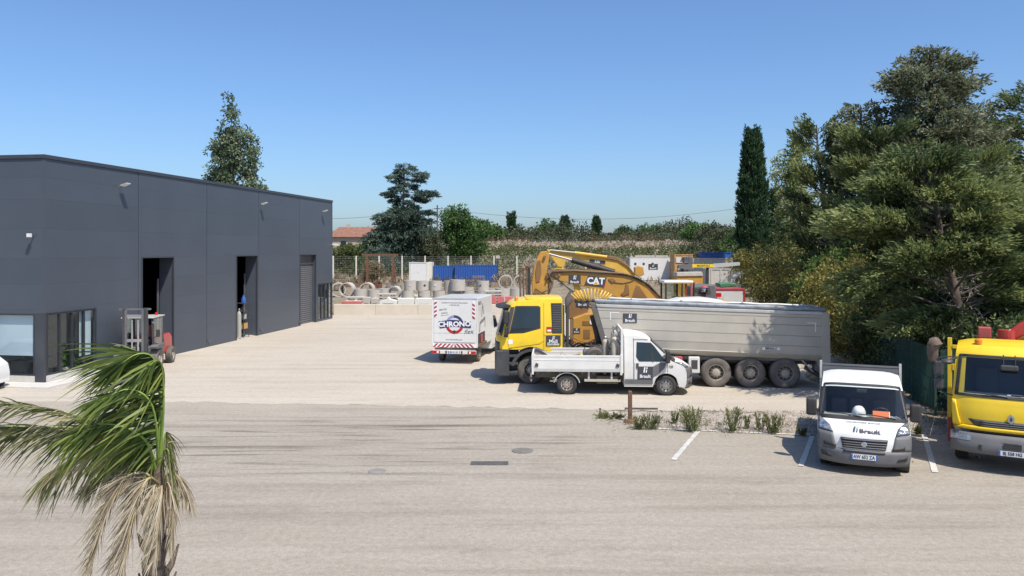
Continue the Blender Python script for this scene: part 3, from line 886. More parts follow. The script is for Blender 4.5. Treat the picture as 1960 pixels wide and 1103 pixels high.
# office behind the glazing
rm = MB(); rm.box(-19.5, -.3, 5.3, 5.4, .03, 3.2); rm.box(-19.5, -.3, .2, 5.3, 3.1, 3.2); rm.box(-5.6, -5.5, .2, 5.3, .03, 3.1)
rm.build('office_partition', 'room', wh)
MB().box(-5.4, -.13, .13, 5.2, .031, .05).build('office_floor', 'plinth', wh)
tb = thing('office_desk', 'dark desk behind the corner glazing of the warehouse', 'desk', wh.matrix_basis @ Vector((-1.5, 1.2, .03)), -phi)
MB().box(-.4, .4, -.8, .8, .70, .74).build('desk_top', 'plastic_dark', tb)
for x in (-.35, .35):
    for y in (-.74, .74): MB().box(x - .03, x + .03, y - .03, y + .03, 0, .70).build('leg', 'frame_dark', tb)
mo = thing('computer_screen', 'black monitor on the desk behind the corner glazing', 'monitor', wh.matrix_basis @ Vector((-1.55, 1.0, .77)), -phi)
MB().box(-.02, .02, -.3, .3, .12, .48).build('panel', 'black', mo); MB().box(-.08, .08, -.1, .1, 0, .12).build('stand', 'black', mo)
pp = wh.matrix_basis @ Vector((-.55, W1[1] - .95, .03))
pl = thing('office_plant', 'green potted plant standing behind the corner glazing', 'plant', pp)
MB().lathe([(.12, 0), (.17, .3), (.15, .3), (.14, .26), (.001, .26)], (0, 0, 0), 'z', 14).build('pot', 'white_block', pl)
fo_ = Fol(5); fo_.sprays(np.tile([[0, 0, .3]], (14, 1)), fo_.r.normal(size=(14, 3)) * .5 + [0, 0, 1], 8, .55, .3, .07); link('crown', fo_.mesh('crown', L_BROAD), None, pl)
# concrete pad and step at the corner
MB().box(-20, .02, -.9, -.001, -.05, .07).build('plinth_slab', 'plinth', wh, bevel=.01)
MB().box(.025, .9, -.9, W1[1] + .4, -.05, .07).build('plinth_slab', 'plinth', wh, bevel=.01)
MB().box(-20, -.37, -.03, -.005, .075, .298).build('plinth_band', 'plinth', wh)
MB().box(.006, .03, .1, W1[1], .075, .298).build('plinth_band', 'plinth', wh)
# outlet boxes at the foot of the wall
for s_ in (bays[2] + .15, D2[1] + .45, bays[4] - .06, bays[0] + 3.4):
    MB().box(.005, .07, s_ - .05, s_ + .05, .22, .34).build('outlet_box', 'plastic_grey', wh, bevel=.01)

def wall_pt(px, py, out=0.0):
    s_ = s_px(px); p = wh.matrix_basis @ Vector((out, s_, 0))
    z = CAMZ - (py - HY) / FPX * p.y
    return wh.matrix_basis @ Vector((out, s_, z))
for (px, py, lab) in ((228, 357, 'floodlight on the warehouse wall nearest the corner'), (497, 392, 'floodlight high on the wall above the second open door'), (615, 406, 'floodlight high on the wall at the far end above the shutter')):
    p = wall_pt(px, py)
    t = thing('floodlight', lab, 'floodlight', p, -phi, 'floodlights along the warehouse wall')
    t.scale = (.72, .72, .72)
    MB().box(0, .02, -.07, .07, -.09, .09).build('wall_plate', 'plastic_grey', t)
    MB().tube([(.02, 0, 0), (.18, 0, .0), (.30, 0, .05)], .018, 8).build('arm', 'plastic_dark', t)
    b = MB(); b.prism([(.22, .0), (.62, .14), (.60, .20), (.20, .07)], 'y', -.2, .2); b.build('lamp_body', 'alu', t, bevel=.01)
    MB().prism([(.245, -.004), (.6, .12), (.597, .13), (.243, .006)], 'y', -.16, .16).build('lens', 'print_white', t)
wh_m = wh.matrix_basis
p = wh_m @ Vector((-.42, 0, 0)); zz = CAMZ - (452 - HY) / FPX * p.y
t = thing('wall_lamp', 'small white lamp box on the facade near the warehouse corner', 'lamp', wh_m @ Vector((-.42, 0, zz)), -phi)
t.scale = (.62, .72, .8)
MB().box(-.03, .03, -.28, -.005, -.02, .02).build('arm', 'plastic_dark', t)
MB().box(-.1, .1, -.4, -.22, -.06, .11).build('lamp_body', 'white', t, bevel=.01)
p = wh_m @ Vector((0, WL, 4.95 + .3))
t = thing('security_camera', 'white security camera on the far corner of the warehouse', 'camera', wh_m @ Vector((.0, WL - .05, 5.33)), -phi)
MB().box(.012, .12, -.03, .03, -.03, .03).build('arm', 'white', t); MB().prism([(.12, -.06), (.5, -.09), (.5, .02), (.12, .06)], 'y', -.07, .07).build('housing', 'white', t, bevel=.01)

# things in the second doorway
def gas_bottle(p, h, r, m, label, parent_group=None):
    t = thing('gas_cylinder', label, 'gas cylinder', p, 0, parent_group)
    MB().lathe([(r, 0), (r, h * .8), (r * .85, h * .87), (r * .4, h * .92), (r * .3, h * .93), (r * .3, h * .97), (.001, h * .97)], (0, 0, 0), 'z', 16).build('body', m, t, smooth=50)
    MB().lathe([(r * .45, h * .93), (r * .5, h * 1.0), (r * .4, h * 1.02), (.001, h * 1.02)], (0, 0, 0), 'z', 10).build('cap', 'steel', t)
gas_bottle(wh_m @ Vector((-.30, D2[0] + .88, .03)), 1.62, .12, 'cyl_grey', 'tall grey gas cylinder standing in the second open doorway')
t = thing('tool_rack', 'narrow rack with a blue can in the second open doorway', 'rack', wh_m @ Vector((-.38, D2[0] + 1.45, .03)), -phi)
for x in (-.2, .2):
    for y in (-.3, .3): MB().box(x - .015, x + .015, y - .015, y + .015, 0, 2.0).build('upright', 'plastic_dark', t)
for z in (.45, 1.0, 1.45, 1.9): MB().box(-.23, .23, -.33, .33, z, z + .03).build('shelf', 'plastic_dark', t)
def small_box(name, p, w, d, h, m, label, cat='box', rz=-phi):
    t = thing(name, label, cat, p, rz)
    MB().box(-w / 2, w / 2, -d / 2, d / 2, 0, h).build('box_body', m, t, bevel=.012)
    MB().box(-w / 2 - .008, w / 2 + .008, -d / 2 - .008, d / 2 + .008, h + .001, h + .025).build('lid', m, t, bevel=.006)
tp = lambda y, z: wh_m @ Vector((-.32, D2[0] + y + .28, z))
t = thing('blue_can', 'blue canister on the top shelf in the second doorway', 'canister', tp(1.15, 1.96), -phi)
MB().lathe([(.13, 0), (.13, .24), (.06, .36), (.05, .42), (.001, .42)], (0, 0, 0), 'z', 14).build('can_body', 'blue', t, smooth=50); MB().box(-.05, .05, -.02, .02, .42, .46).build('handle', 'blue', t)
small_box('crate', tp(1.15, .48), .3, .4, .32, 'wood_orange', 'ochre crate on the low shelf in the second doorway', 'crate')
small_box('tin', tp(1.2, 1.03), .2, .2, .28, 'alu', 'pale tin on the middle shelf in the second doorway', 'tin')
small_box('tin', tp(1.1, 1.48), .16, .2, .22, 'plastic_grey', 'grey tin below the blue canister in the second doorway', 'tin')

# ---------------------------------------------------------------- low wall across the yard
wy = 59.5
lw = thing('low_wall', 'long low cream concrete wall closing the apron', 'wall', (-6, wy, 0))
x = -7.55; k = 0
while x < 9.5:
    w = 3.2
    MB().box(x + .006, x + w - .006, -.02 + rnd.uniform(-.012, .012), .28, -.1, .80 + rnd.uniform(-.008, .008)).build('wall_block', 'wallcream', lw, bevel=.02)
    x += w
# ---------------------------------------------------------------- vehicles
def head(fx, fy):
    """rotation that turns local +y to the direction (fx,fy)"""
    return math.atan2(-fx, fy)

def van_shell():
    line = [(.93, .27, .30, 0), (.965, .42, .29, 0), (.96, .62, .27, 0), (.94, .82, .26, 0), (.89, .94, .25, 0), (.76, 1.03, .22, 0), (.50, 1.125, .16, .01),
            (.28, 1.205, .11, .02), (-.05, 1.52, .09, .03), (-.38, 1.83, .08, .04), (-.50, 1.925, .07, .05), (-.66, 2.01, .05, .06), (-.95, 2.09, .02, .07), (-1.25, 2.13, 0, .08), (-1.42, 2.1, 0, .08)]
    wid = [(.2, .97), (.5, 1.005), (.8, 1.02), (1.1, 1.02), (1.3, 1.00), (1.9, .935), (2.15, .90)]
    return Shell(line, wid, lambda y: arch(y, 0, .34, .43, .30))

def mirror(parent, sd, x, y, z, s=1.0):
    b = MB(); b.box(x * sd - .11 * s, x * sd + .11 * s, y - .07 * s, y + .07 * s, z - .19 * s, z + .19 * s)
    o = b.build('wing_mirror', 'black', parent, bevel=.05 * s, seg=3)
    MB().bar((sd * (x - .26 * s), y - .02, z - .1 * s), (sd * (x - .05), y, z - .05 * s), .06 * s, .05 * s).build('mirror_arm', 'black', o)
    MB().box(x * sd - .085 * s, x * sd + .085 * s, y - .077 * s, y - .071 * s, z - .15 * s, z + .15 * s).build('mirror_glass', 'glass_dark', o)
    return o

def van_cab(t, paint, sticker=True, see_in=True):
    s = van_shell()
    s.body('cab_body', paint, t, hole=(1.225, 1.86, .92) if see_in else None)
    s.patch('windscreen', 'glass' if see_in else 'glass_dark', t, [(-.95, 1.215), (.95, 1.215), (.92, 1.87), (-.92, 1.87)], .008, 12, 8, smooth=60)
    # black surround
    sr = [[(-.985, 1.165), (.985, 1.165), (.95, 1.23), (-.95, 1.23)], [(-.94, 1.86), (.94, 1.86), (.93, 1.90), (-.93, 1.90)], [(-.985, 1.18), (-.945, 1.18), (-.905, 1.89), (-.95, 1.89)], [(.945, 1.18), (.985, 1.18), (.95, 1.89), (.905, 1.89)]]
    for q in sr: s.patch('windscreen_seal', 'black', t, q, .011, 10, 6)
    # bumper
    bu = s.patch('bumper', 'plastic_grey', t, [(-1, .25), (1, .25), (1, .60), (-1, .60)], .018, 16, 4)
    for sg in (-1, 1):
        q = [(sg * .60, .60), (sg * 1.0, .60), (sg * 1.0, .945), (sg * .66, .925)]
        if sg < 0: q = [q[1], q[0], q[3], q[2]]
        s.patch('bumper_corner', 'plastic_grey', t, q, .018, 6, 5)
        q = [(sg * .60, .62), (sg * .86, .64), (sg * .86, .72), (sg * .60, .685)]
        if sg < 0: q = [q[1], q[0], q[3], q[2]]
        s.patch('air_slot', 'black', t, q, .024, 5, 2)
        q = [(sg * .70, .38), (sg * .92, .40), (sg * .92, .50), (sg * .76, .46)]
        if sg < 0: q = [q[1], q[0], q[3], q[2]]
        s.patch('fog_slot', 'black', t, q, .025, 5, 2)
        q = [(sg * .66, .935), (sg * .985, .96), (sg * .99, 1.20), (sg * .74, 1.06)]
        q2 = [(sg * .68, .95), (sg * .97, .975), (sg * .975, 1.175), (sg * .755, 1.055)]
        if sg < 0: q = [q[1], q[0], q[3], q[2]]; q2 = [q2[1], q2[0], q2[3], q2[2]]
        hl = s.patch('headlight', 'plastic_dark', t, q, .012, 8, 6)
        s.patch('lens', 'headlamp', hl, q2, .020, 8, 6)
        hb = MB(); c = s.P(sg * .86, 1.04, .02); hb.lathe([(.085, 0), (.08, .012), (.05, .008), (.02, .018), (.001, .018)], (0, 0, 0), 'y', 16)
        o = hb.build('reflector', 'chrome', hl, smooth=40); o.location = c; o.rotation_euler = (R(35), 0, R(-14 * sg))
    # grille
    gr = s.patch('grille', 'black', t, [(-.46, .63), (.46, .63), (.50, .86), (-.50, .86)], .014, 10, 3)
    for k in range(4):
        z = .655 + k * .053; u = .455 + .04 * k / 3
        s.patch('grille_bar', 'plastic_grey', gr, [(-u, z), (u, z), (u, z + .022), (-u, z + .022)], .030, 12, 1)
    s.patch('lower_grille', 'black', t, [(-.44, .545), (.44, .545), (.44, .585), (-.44, .585)], .026, 10, 2)
    MB().lathe([(.062, 0), (.062, .02), (.05, .028), (.001, .03)], s.P(0, .745, .025), 'y', 20).build('badge', 'chrome', t, smooth=40)
    MB().lathe([(.046, .031), (.001, .033)], s.P(0, .745, .025), 'y', 20).build('badge_centre', 'steel', t)
    # flanks
    for sg in (-1, 1):
        s.side('side_window', 'glass_dark', t, [(-1.02, 1.32), (-.92, 1.17), (-.02, 1.17), (-.40, 1.68), (-.52, 1.80), (-1.0, 1.82)], sg, .006)
        s.side('window_divider', 'black', t, [(-.48, 1.16), (-.43, 1.16), (-.50, 1.78), (-.55, 1.80)], sg, .012)
        d = s.side('door', paint, t, [(-1.08, .48), (-.46, .48), (-.30, .70), (.02, .88), (.02, 1.13), (-1.08, 1.13)], sg, .010, .016)
        s.side('door_handle', 'plastic_dark', d, [(-1.02, .94), (-.94, .94), (-.94, 1.11), (-1.02, 1.11)], sg, .030, .03)
        s.side('side_cladding', 'plastic_grey', t, [(-1.4, .40), (-.46, .40), (-.46, .56), (-1.4, .56)], sg, .018, .016)
        s.side('door_gap', 'plastic_grey', t, [(-1.115, .42), (-1.095, .42), (-1.095, 1.95), (-1.115, 1.95)], sg, .004, .004)
        s.side('door_gap', 'plastic_grey', t, [(.035, .80), (.05, .80), (.05, 1.13), (.035, 1.13)], sg, .004, .004)
        s.side('roof_gap', 'plastic_grey', t, [(-1.095, 1.90), (-.62, 1.90), (-.62, 1.915), (-1.095, 1.915)], sg, .004, .004)
        mirror(t, sg, 1.18, .02, 1.36, 1.15)
        s.side('indicator', 'orange', t, [(-.2, 1.02), (-.12, 1.02), (-.12, 1.06), (-.2, 1.06)], sg, .012)
        wl = MB(); wl.lathe([(.42, -.3), (.42, .0)], (sg * .72, 0, .34), 'x', 24); wl.build('wheel_liner', 'black', t)
    # wipers
    for a, c_ in ((-.72, .1), (.02, .82)):
        p0 = s.P(a, 1.215, .03); p1 = s.P(c_, 1.265, .03)
        MB().tube([p0, s.P((a + c_) / 2, 1.255, .035), p1], .012, 6).build('wiper', 'black', t)
    for sg in (-1, 1): wheel(t, (sg * .885, 0, .345), .345, .21, sg, style='van', rim='rim')
    # floor and interior
    MB().box(-.9, .9, -1.36, .55, .36, .45).build('cab_floor', 'chassis', t)
    if see_in:
        b = MB(); b.prism([(.24, 1.05), (.22, 1.16), (-.32, 1.19), (-.45, 1.08), (-.42, .8), (.24, .8)], 'x', -.90, .90); b.build('dashboard', 'dash', t, bevel=.03)
        MB().box(-.84, .84, -1.36, -1.30, .5, 1.95).build('cab_back', 'cab_in', t)
        for x in (-.5, .12, .52):
            st = MB().box(x - .22 if x != .12 else -.1, x + .22 if x != .12 else .28, -1.2, -.7, .55, .85).build('seat', 'cab_in', t, bevel=.05)
            MB().box((x - .2) if x != .12 else -.08, (x + .2) if x != .12 else .26, -1.25, -1.08, .85, 1.42).build('backrest', 'cab_in', st, bevel=.06)
        b = MB()
        for k in range(25): pass
        pts_ = [(-.45 * 1 + .19 * math.cos(a_), -.50 + .12 * math.sin(a_), 1.20 + .15 * math.sin(a_)) for a_ in [2 * math.pi * k / 20 for k in range(21)]]
        MB().tube(pts_, .016, 6).build('steering_wheel', 'black', t)
        MB().box(-.12, .12, -.42, -.36, 1.70, 1.79).build('interior_mirror', 'black', t, bevel=.02)
    return s

def number_plate(parent, fr, txt, w=.52, h=.11, name='number_plate'):
    p = MB().slab(rect(w, h), fr, 0, .008).build(name, 'plate_white', parent)
    MB().slab([(-w / 2, -h / 2), (-w / 2 + .035, -h / 2), (-w / 2 + .035, h / 2), (-w / 2, h / 2)], fr, .0081, .010).build('plate_band', 'print_blue', p)
    MB().slab([(w / 2 - .025, -h / 2), (w / 2, -h / 2), (w / 2, h / 2), (w / 2 - .025, h / 2)], fr, .0081, .010).build('plate_band', 'print_blue', p)
    lettering(txt, h * .95, 'print_dark', p, fr, bold=.0025, off=.010, wide=.80)
    return p

# --- white van parked nose-on in the bays
F2 = Vector((-.375, -.927, 0)).normalized()
fp = Vector((8.10, 18.12, 0))
van = thing('white_van', 'white flatbed van parked nose-on with helmet and orange folder behind windscreen', 'van', fp, head(F2.x, F2.y))
van.scale = (.93, 1, .95)
s = van_cab(van, 'white')
number_plate(van, (s.P(-.0, .455, .03), *frame((0, 0, 0), '+y')[1:]), 'AW 652 ZA', .56, .12)
e = 1.10
c = s.P(.0, 1.005, .012)
fr = frame(c, '+y', R(48))
lettering('Brault', .165, 'print_dark', van, (c - fr[1] * -.13 - fr[2] * .012, *fr[1:]), bold=.004, wide=1.15, off=.008)
emblem(van, (c - fr[1] * .17 + fr[2] * .03, *fr[1:]), .16, 'print_dark', True)
c = s.P(.0, 1.13, .012); fr = frame(c, '+y', R(66))
lettering('CHAUDRONNERIE  MONTAGE', .052, 'print_grey', van, fr, bold=.0012, off=.006, wide=1.05)
# flat bed behind the cab
bd = MB(); bd.box(-1.0, 1.0, -4.45, -1.52, .78, .86); bd.build('bed_floor', 'alu', van)
for sg in (-1, 1):
    for k in range(3): MB().box(sg * 1.0 - .02, sg * 1.0 + .02, -4.44, -1.56, .87 + k * .135, .99 + k * .135).build('side_board', 'alu', van, bevel=.008)
    MB().box(sg * .33 - .04, sg * .33 + .04, -4.4, -1.2, .5, .775).build('chassis_rail', 'chassis', van)
    wheel(van, (sg * .88, -3.45, .345), .345, .21, sg)
for k in range(3): MB().box(-.97, .97, -4.47, -4.43, .87 + k * .135, .99 + k * .135).build('tail_board', 'alu', van, bevel=.008)
for k in range(5): MB().box(-.93, .93, -1.53, -1.49, .92 + k * .255, 1.16 + k * .255).build('head_board', 'plastic_grey', van, bevel=.01)
for sg in (-1, 1): MB().box(sg * .97 - .03, sg * .97 + .03, -1.56, -1.48, .87, 2.30).build('head_post', 'alu', van)
MB().box(-.935, .935, -1.52, -1.48, 2.19, 2.235).build('head_rail', 'plastic_grey', van)
# things lying on its dashboard
mw = van.matrix_basis
t = thing('hard_hat', 'white helmet on the dashboard of the white van', 'helmet', mw @ Vector((.08, .02, 1.175)), van.rotation_euler.z)
b = MB(); b.lathe([(.135, .02), (.15, .06), (.145, .14), (.115, .21), (.07, .25), (.001, .265)], (0, 0, 0), 'z', 20); b.build('hat_shell', 'white', t, smooth=60)
MB().lathe([(.175, .02), (.18, .03), (.14, .045), (.13, .02)], (0, .01, 0), 'z', 20).build('brim', 'white', t, smooth=60)
t = thing('paper_sheets', 'white papers spread on the dashboard under the helmet', 'papers', mw @ Vector((.05, .13, 1.165)), van.rotation_euler.z)
for k in range(3):
    o = MB().box(-.11, .11, -.08, .08, .004 * k, .004 * k + .003).build('sheet', 'paper', t); o.rotation_euler = (R(8), 0, R(k * 23 - 20)); o.location = (k * .06 - .1, 0, .006)
t = thing('orange_folder', 'orange folder lying on the dashboard of the white van', 'folder', mw @ Vector((-.42, .02, 1.245)), van.rotation_euler.z)
o = MB().box(-.17, .17, -.11, .11, .012, .02).build('cover', 'orange', t); o.rotation_euler = (R(-42), 0, 0)
o = MB().box(-.185, .16, -.115, .10, .003, .011).build('sheets', 'paper', t); o.rotation_euler = (R(-42), 0, 0)

# --- small dropside truck in profile
rw = G(1085, 755.5); fw = G(1275, 757.5)
dr = (fw - rw).normalized(); wb = (fw - rw).length
tr_rz = head(dr.x, dr.y)
nrm2 = Vector((dr.y, -dr.x, 0))     # its right hand side, towards the camera
tk = thing('dropside_truck', 'small white dropside truck in profile in front of the tipper trailer', 'truck', fw - nrm2 * .95, tr_rz)
s = van_cab(tk, 'white_dusty', see_in=False)
lettering('128', .10, 'print_dark', tk, frame((s.w(1.0) + .012, .15, 1.0), '+x'), bold=.002)
logo_plate(tk, (1.042, -.72, .78), '+x', .52, .44)
s.side('door_sash', 'plastic_grey', tk, [(-.46, .62), (-.46, 1.0), (-.22, 1.13), (.0, 1.13), (-.06, .95), (-.3, .72)], 1, .026, .006)
yb0, yb1 = -1.50, -wb - 1.20
L_ = tk
MB().box(-1.0, 1.0, yb1, yb0, .86, .93).build('bed_floor', 'wood', L_)
for sg in (-1, 1):
    x = sg * 1.03
    MB().box(x - .022, x + .022, yb1 + .07, yb0 - .07, .89, 1.30).build('side_board', 'white_dusty', L_, bevel=.006)
    for z0, z1, o_ in ((1.301, 1.365, .03), (1.18, 1.21, .03), (.80, .885, .035)):
        MB().box(x - o_, x + o_, yb1 + .02, yb0 - .02, z0, z1).build('board_rail', 'alu' if z0 < 1 else 'white_dusty', L_, bevel=.006)
    for y in (yb1 + .03, yb0 - .03): MB().box(x - .05, x + .05, y - .035, y + .035, .70, 1.40).build('corner_post', 'white_dusty', L_, bevel=.008)
    for y in (yb1 + .16, yb0 - .16):
        MB().prism([(y - .07, .98), (y + .05, .96), (y + .07, 1.06), (y - .02, 1.10)], 'x', x + sg * .024, x + sg * .05).build('latch', 'plastic_dark', L_)
    MB().box(sg * .35 - .04, sg * .35 + .04, yb1 + .1, -1.1, .5, .70).build('chassis_rail', 'chassis', L_)
    wheel(L_, (sg * .87, -wb, .345), .345, .21, sg, rim='rim_dusty', tyre='tyre')
    pr = []
    for k in range(11):
        a = math.pi * (.06 + .88 * k / 10); pr.append((-wb + .46 * math.cos(a), .345 + .43 * math.sin(a)))
    pr2 = [(y, z) for y, z in [(-wb + .43 * math.cos(math.pi * (.06 + .88 * k / 10)), .345 + .40 * math.sin(math.pi * (.06 + .88 * k / 10))) for k in range(10, -1, -1)]]
    MB().prism(pr + pr2, 'x', sg * .76, sg * 1.02).build('mudguard', 'plastic_grey' if sg < 0 else 'alu', L_)
    MB().bar((sg * .95, -wb + .6, .50), (sg * .95, yb0 - .05, .50), .05, .08).build('guard_rail', 'cyl_beige', L_)
    for y in (-wb + .75, yb0 - .35): MB().box(sg * .95 - .03, sg * .95 + .03, y - .03, y + .03, .5, .85).build('guard_bracket', 'alu', L_)
for k in range(8):
    y = yb1 + .2 + k * (yb0 - yb1 - .4) / 7
    MB().box(-.98, .98, y - .035, y + .035, .71, .855).build('cross_member', 'chassis', L_)
MB().box(-.98, .98, yb1 - .02, yb1 + .03, .89, 1.33).build('tail_board', 'white_dusty', L_, bevel=.006)
for k in range(4): MB().box(-.98, .98, yb0 - .02, yb0 + .02, .94 + k * .17, 1.09 + k * .17).build('head_board', 'white_dusty', L_, bevel=.006)
for sg in (-1, 1): MB().box(sg * 1.0 - .035, sg * 1.0 + .035, yb0 - .045, yb0 + .045, .76, 2.27).build('rack_post', 'white_dusty', L_, bevel=.006)
MB().box(-1.0, 1.0, yb0 - .03, yb0 + .03, 2.20, 2.26).build('rack_bar', 'white_dusty', L_)
MB().box(-1.0, 1.0, yb0 - .03, yb0 + .03, 1.75, 1.80).build('rack_bar', 'white_dusty', L_)
MB().tube([(.96, yb0 - .06, 1.9), (.98, yb0 - .12, 2.15), (.98, yb0 - .22, 2.28), (.98, yb0 - .3, 2.22), (.98, yb0 - .26, 2.1)], .025, 8).build('hose_hook', 'plastic_grey', L_)
MB().box(-.85, .85, yb1 - .06, yb1 + .0, .50, .62).build('rear_bar', 'chassis', L_)
for sg in (-1, 1): MB().box(sg * .8 - .12, sg * .8 + .12, yb1 - .09, yb1 - .06, .51, .62).build('tail_lamp', 'light_red', L_)
MB().bar((.7, yb1 - .03, .42), (.95, yb1 - .03, .74), .05, .05).build('step_bracket', 'alu', L_)
MB().box(.2, .7, -2.35, -1.6, .34, .62).build('tool_box', 'chassis', L_, bevel=.02)
MB().box(-.6, .1, -2.9, -1.7, .36, .66).build('fuel_tank', 'chassis', L_, bevel=.05)
# load on the bed
mk = tk.matrix_basis
gas_bottle(mk @ Vector((.72, yb0 - .24, .935)), 1.13, .115, 'cyl_beige', 'dusty beige gas cylinder upright behind the truck cab')
gas_bottle(mk @ Vector((.30, yb0 - .22, .935)), 1.35, .115, 'cyl_grey', 'grey gas cylinder upright against the truck rack')
gas_bottle(mk @ Vector((.0, yb0 - .50, .935)), .95, .12, 'cyl_beige', 'short dusty gas cylinder behind the two tall ones on the truck')
t = thing('spare_wheel', 'worn loose tyre leaning on the load of the small truck', 'tyre', mk @ Vector((.55, yb0 - .98, .955)), tr_rz)
o = MB().lathe([(.17, -.1), (.29, -.1), (.33, -.06), (.33, .06), (.29, .1), (.17, .1)], (0, 0, .33), 'x', 26, closed=True).build('tyre_body', 'tyre_dusty', t, smooth=40); o.rotation_euler = (0, R(14), R(20))
t = thing('jerrycan', 'yellowish plastic can beside the loose tyre on the truck', 'canister', mk @ Vector((.45, yb0 - 1.42, .935)), tr_rz)
MB().lathe([(.13, 0), (.15, .05), (.15, .30), (.08, .40), (.04, .42), (.04, .46), (.001, .46)], (0, 0, 0), 'z', 16).build('can_body', mat('can_yellow', (.55, .48, .16), .6, var=.2, dirt=.4), t, smooth=50)
t = thing('welding_set', 'dark welding machine on the bed of the small truck', 'machine', mk @ Vector((.1, yb0 - 1.0, .935)), tr_rz)
MB().box(-.25, .25, -.3, .3, .06, .5).build('case', 'plastic_grey', t, bevel=.03)
MB().tube([(-.2, -.25, .5), (-.2, -.2, .62), (-.2, .2, .62), (-.2, .25, .5)], .015, 6).build('handle', 'black', t)
for x in (-.2, .2): MB().lathe([(.08, -.03), (.08, .03)], (x, 0, .08), 'x', 14).build('wheel', 'black', t)
t = thing('rope_coil', 'tangle of pale straps and rods on the truck bed', 'ropes', mk @ Vector((.6, yb0 - 1.9, .935)), tr_rz)
for k in range(7):
    a = rnd.uniform(0, 6.28); q = Vector((math.cos(a) * .3, math.sin(a) * .45, 0))
    MB().tube([q + Vector((0, 0, .02)), q * .3 + Vector((rnd.uniform(-.1, .1), rnd.uniform(-.1, .1), rnd.uniform(.15, .55))), -q + Vector((0, 0, .03))], .016, 6).build('strap', 'skip_beige', t)
for k in range(3):
    MB().bar((rnd.uniform(-.3, .1), -1.1, .05 + k * .05), (rnd.uniform(-.1, .3), .5, .30 + k * .06), .05, .03).build('plank', 'wood', t)

# --- box van seen from behind
Fb = Vector((.18, .984, 0)).normalized()
rb = Vector((-2.50, 34.15, 0))
bv = thing('box_van', 'white box van seen from behind with round blue and red emblem', 'van', rb, head(Fb.x, Fb.y))
hw = 1.0
MB().box(-hw, hw, 0, 3.15, .70, 2.86).build('box_body', 'white', bv, bevel=.03)
MB().box(-hw - .012, hw + .012, -.02, .03, 2.80, 2.875).build('top_trim', 'alu', bv, bevel=.01)
for sg in (-1, 1): MB().box(sg * hw - .035, sg * hw + .035, -.015, .04, .72, 2.80).build('corner_trim', 'white', bv, bevel=.01)
dr_ = MB().box(-.93, .93, -.022, -.001, 1.33, 2.78).build('rear_flap', 'white', bv, bevel=.006)
MB().box(-.93, .93, -.022, -.001, .94, 1.315).build('lower_flap', 'white', bv, bevel=.006)
fr = frame((0, -.023, 0), '-y')
def rearp(x, z, o=0): return (Vector((x, -.024 - o, z)), *fr[1:])
# emblem: ring in two colours, banner, lettering
def ring(a0, a1, r0, r1, c, m, name, off0, off1, n=26):
    o_ = [(c[0] + r1 * math.cos(a0 + (a1 - a0) * k / n), c[1] + r1 * math.sin(a0 + (a1 - a0) * k / n)) for k in range(n + 1)]
    i_ = [(c[0] + r0 * math.cos(a0 + (a1 - a0) * k / n), c[1] + r0 * math.sin(a0 + (a1 - a0) * k / n)) for k in range(n, -1, -1)]
    b = MB(); F0 = (Vector((0, -.024, 0)), *fr[1:])
    pts_ = o_ + i_
    vs = [F0[0] + F0[1] * a + F0[2] * q + F0[3] * o2 for o2 in (off0, off1) for a, q in pts_]
    k_ = len(pts_)
    fs = []
    for i in range(n):
        fs.append((i + k_, i + 1 + k_, k_ - 2 - i + k_, k_ - 1 - i + k_))
    b.add(vs, fs)
    return b.build(name, m, bv)
cz = 1.72
ring(R(12), R(95), .29, .40, (0, cz), 'navy', 'emblem_ring', .002, .004)
ring(R(95), R(168), .29, .40, (0, cz), 'print_lilac', 'emblem_ring', .002, .004)
ring(R(200), R(262), .29, .41, (0, cz), 'print_red', 'emblem_ring', .002, .004)
ring(R(278), R(340), .29, .41, (0, cz), 'print_red', 'emblem_ring', .002, .004)
ring(R(262), R(278), .27, .41, (0, cz), 'print_red', 'emblem_ring', .002, .004)
n = 14
top = [(-.72 + 1.44 * k / n, cz + .155 + .035 * math.sin(k / n * 6.28 - 1.2) + .02 * (k / n)) for k in range(n + 1)]
bot = [(-.66 + 1.40 * k / n, cz - .155 + .035 * math.sin(k / n * 6.28 - 1.2) + .04 * (k / n)) for k in range(n, -1, -1)]
MB().slab(top + bot, (Vector((0, -.024, 0)), *fr[1:]), .005, .007).build('banner', 'navy', bv)
lettering('CHRONO', .30, 'print_white', bv, rot_frame(rearp(0, cz + .005), R(2)), bold=.012, off=.009, wide=1.10)
lettering('flex', .26, 'print_dark', bv, rot_frame(rearp(.62, cz - .31), R(6)), bold=-.001, off=.004, shear=.4, wide=1.1)
lettering('FLEXIBLES ET RACCORDS HYDRAULIQUES', .062, 'print_grey', bv, rearp(0, 2.66), off=.004)
lettering('0 825 826 826', .075, 'print_grey', bv, rearp(0, 2.56), off=.004)
lettering('SERVICE', .095, 'print_grey', bv, rot_frame(rearp(-.52, 2.36), R(8)), off=.004)
lettering('24H/24', .10, 'print_grey', bv, rot_frame(rearp(-.46, 2.21), R(8)), off=.004)
MB().slab([(-.18, 0), (.18, 0), (.18, .012), (-.18, .012)], rot_frame(rearp(-.44, 2.11), R(8)), .002, .004).build('underline', 'print_grey', bv)
lettering('www.chronoflex.com', .085, 'print_grey', bv, rearp(-.02, 1.06), off=.004, wide=1.0)
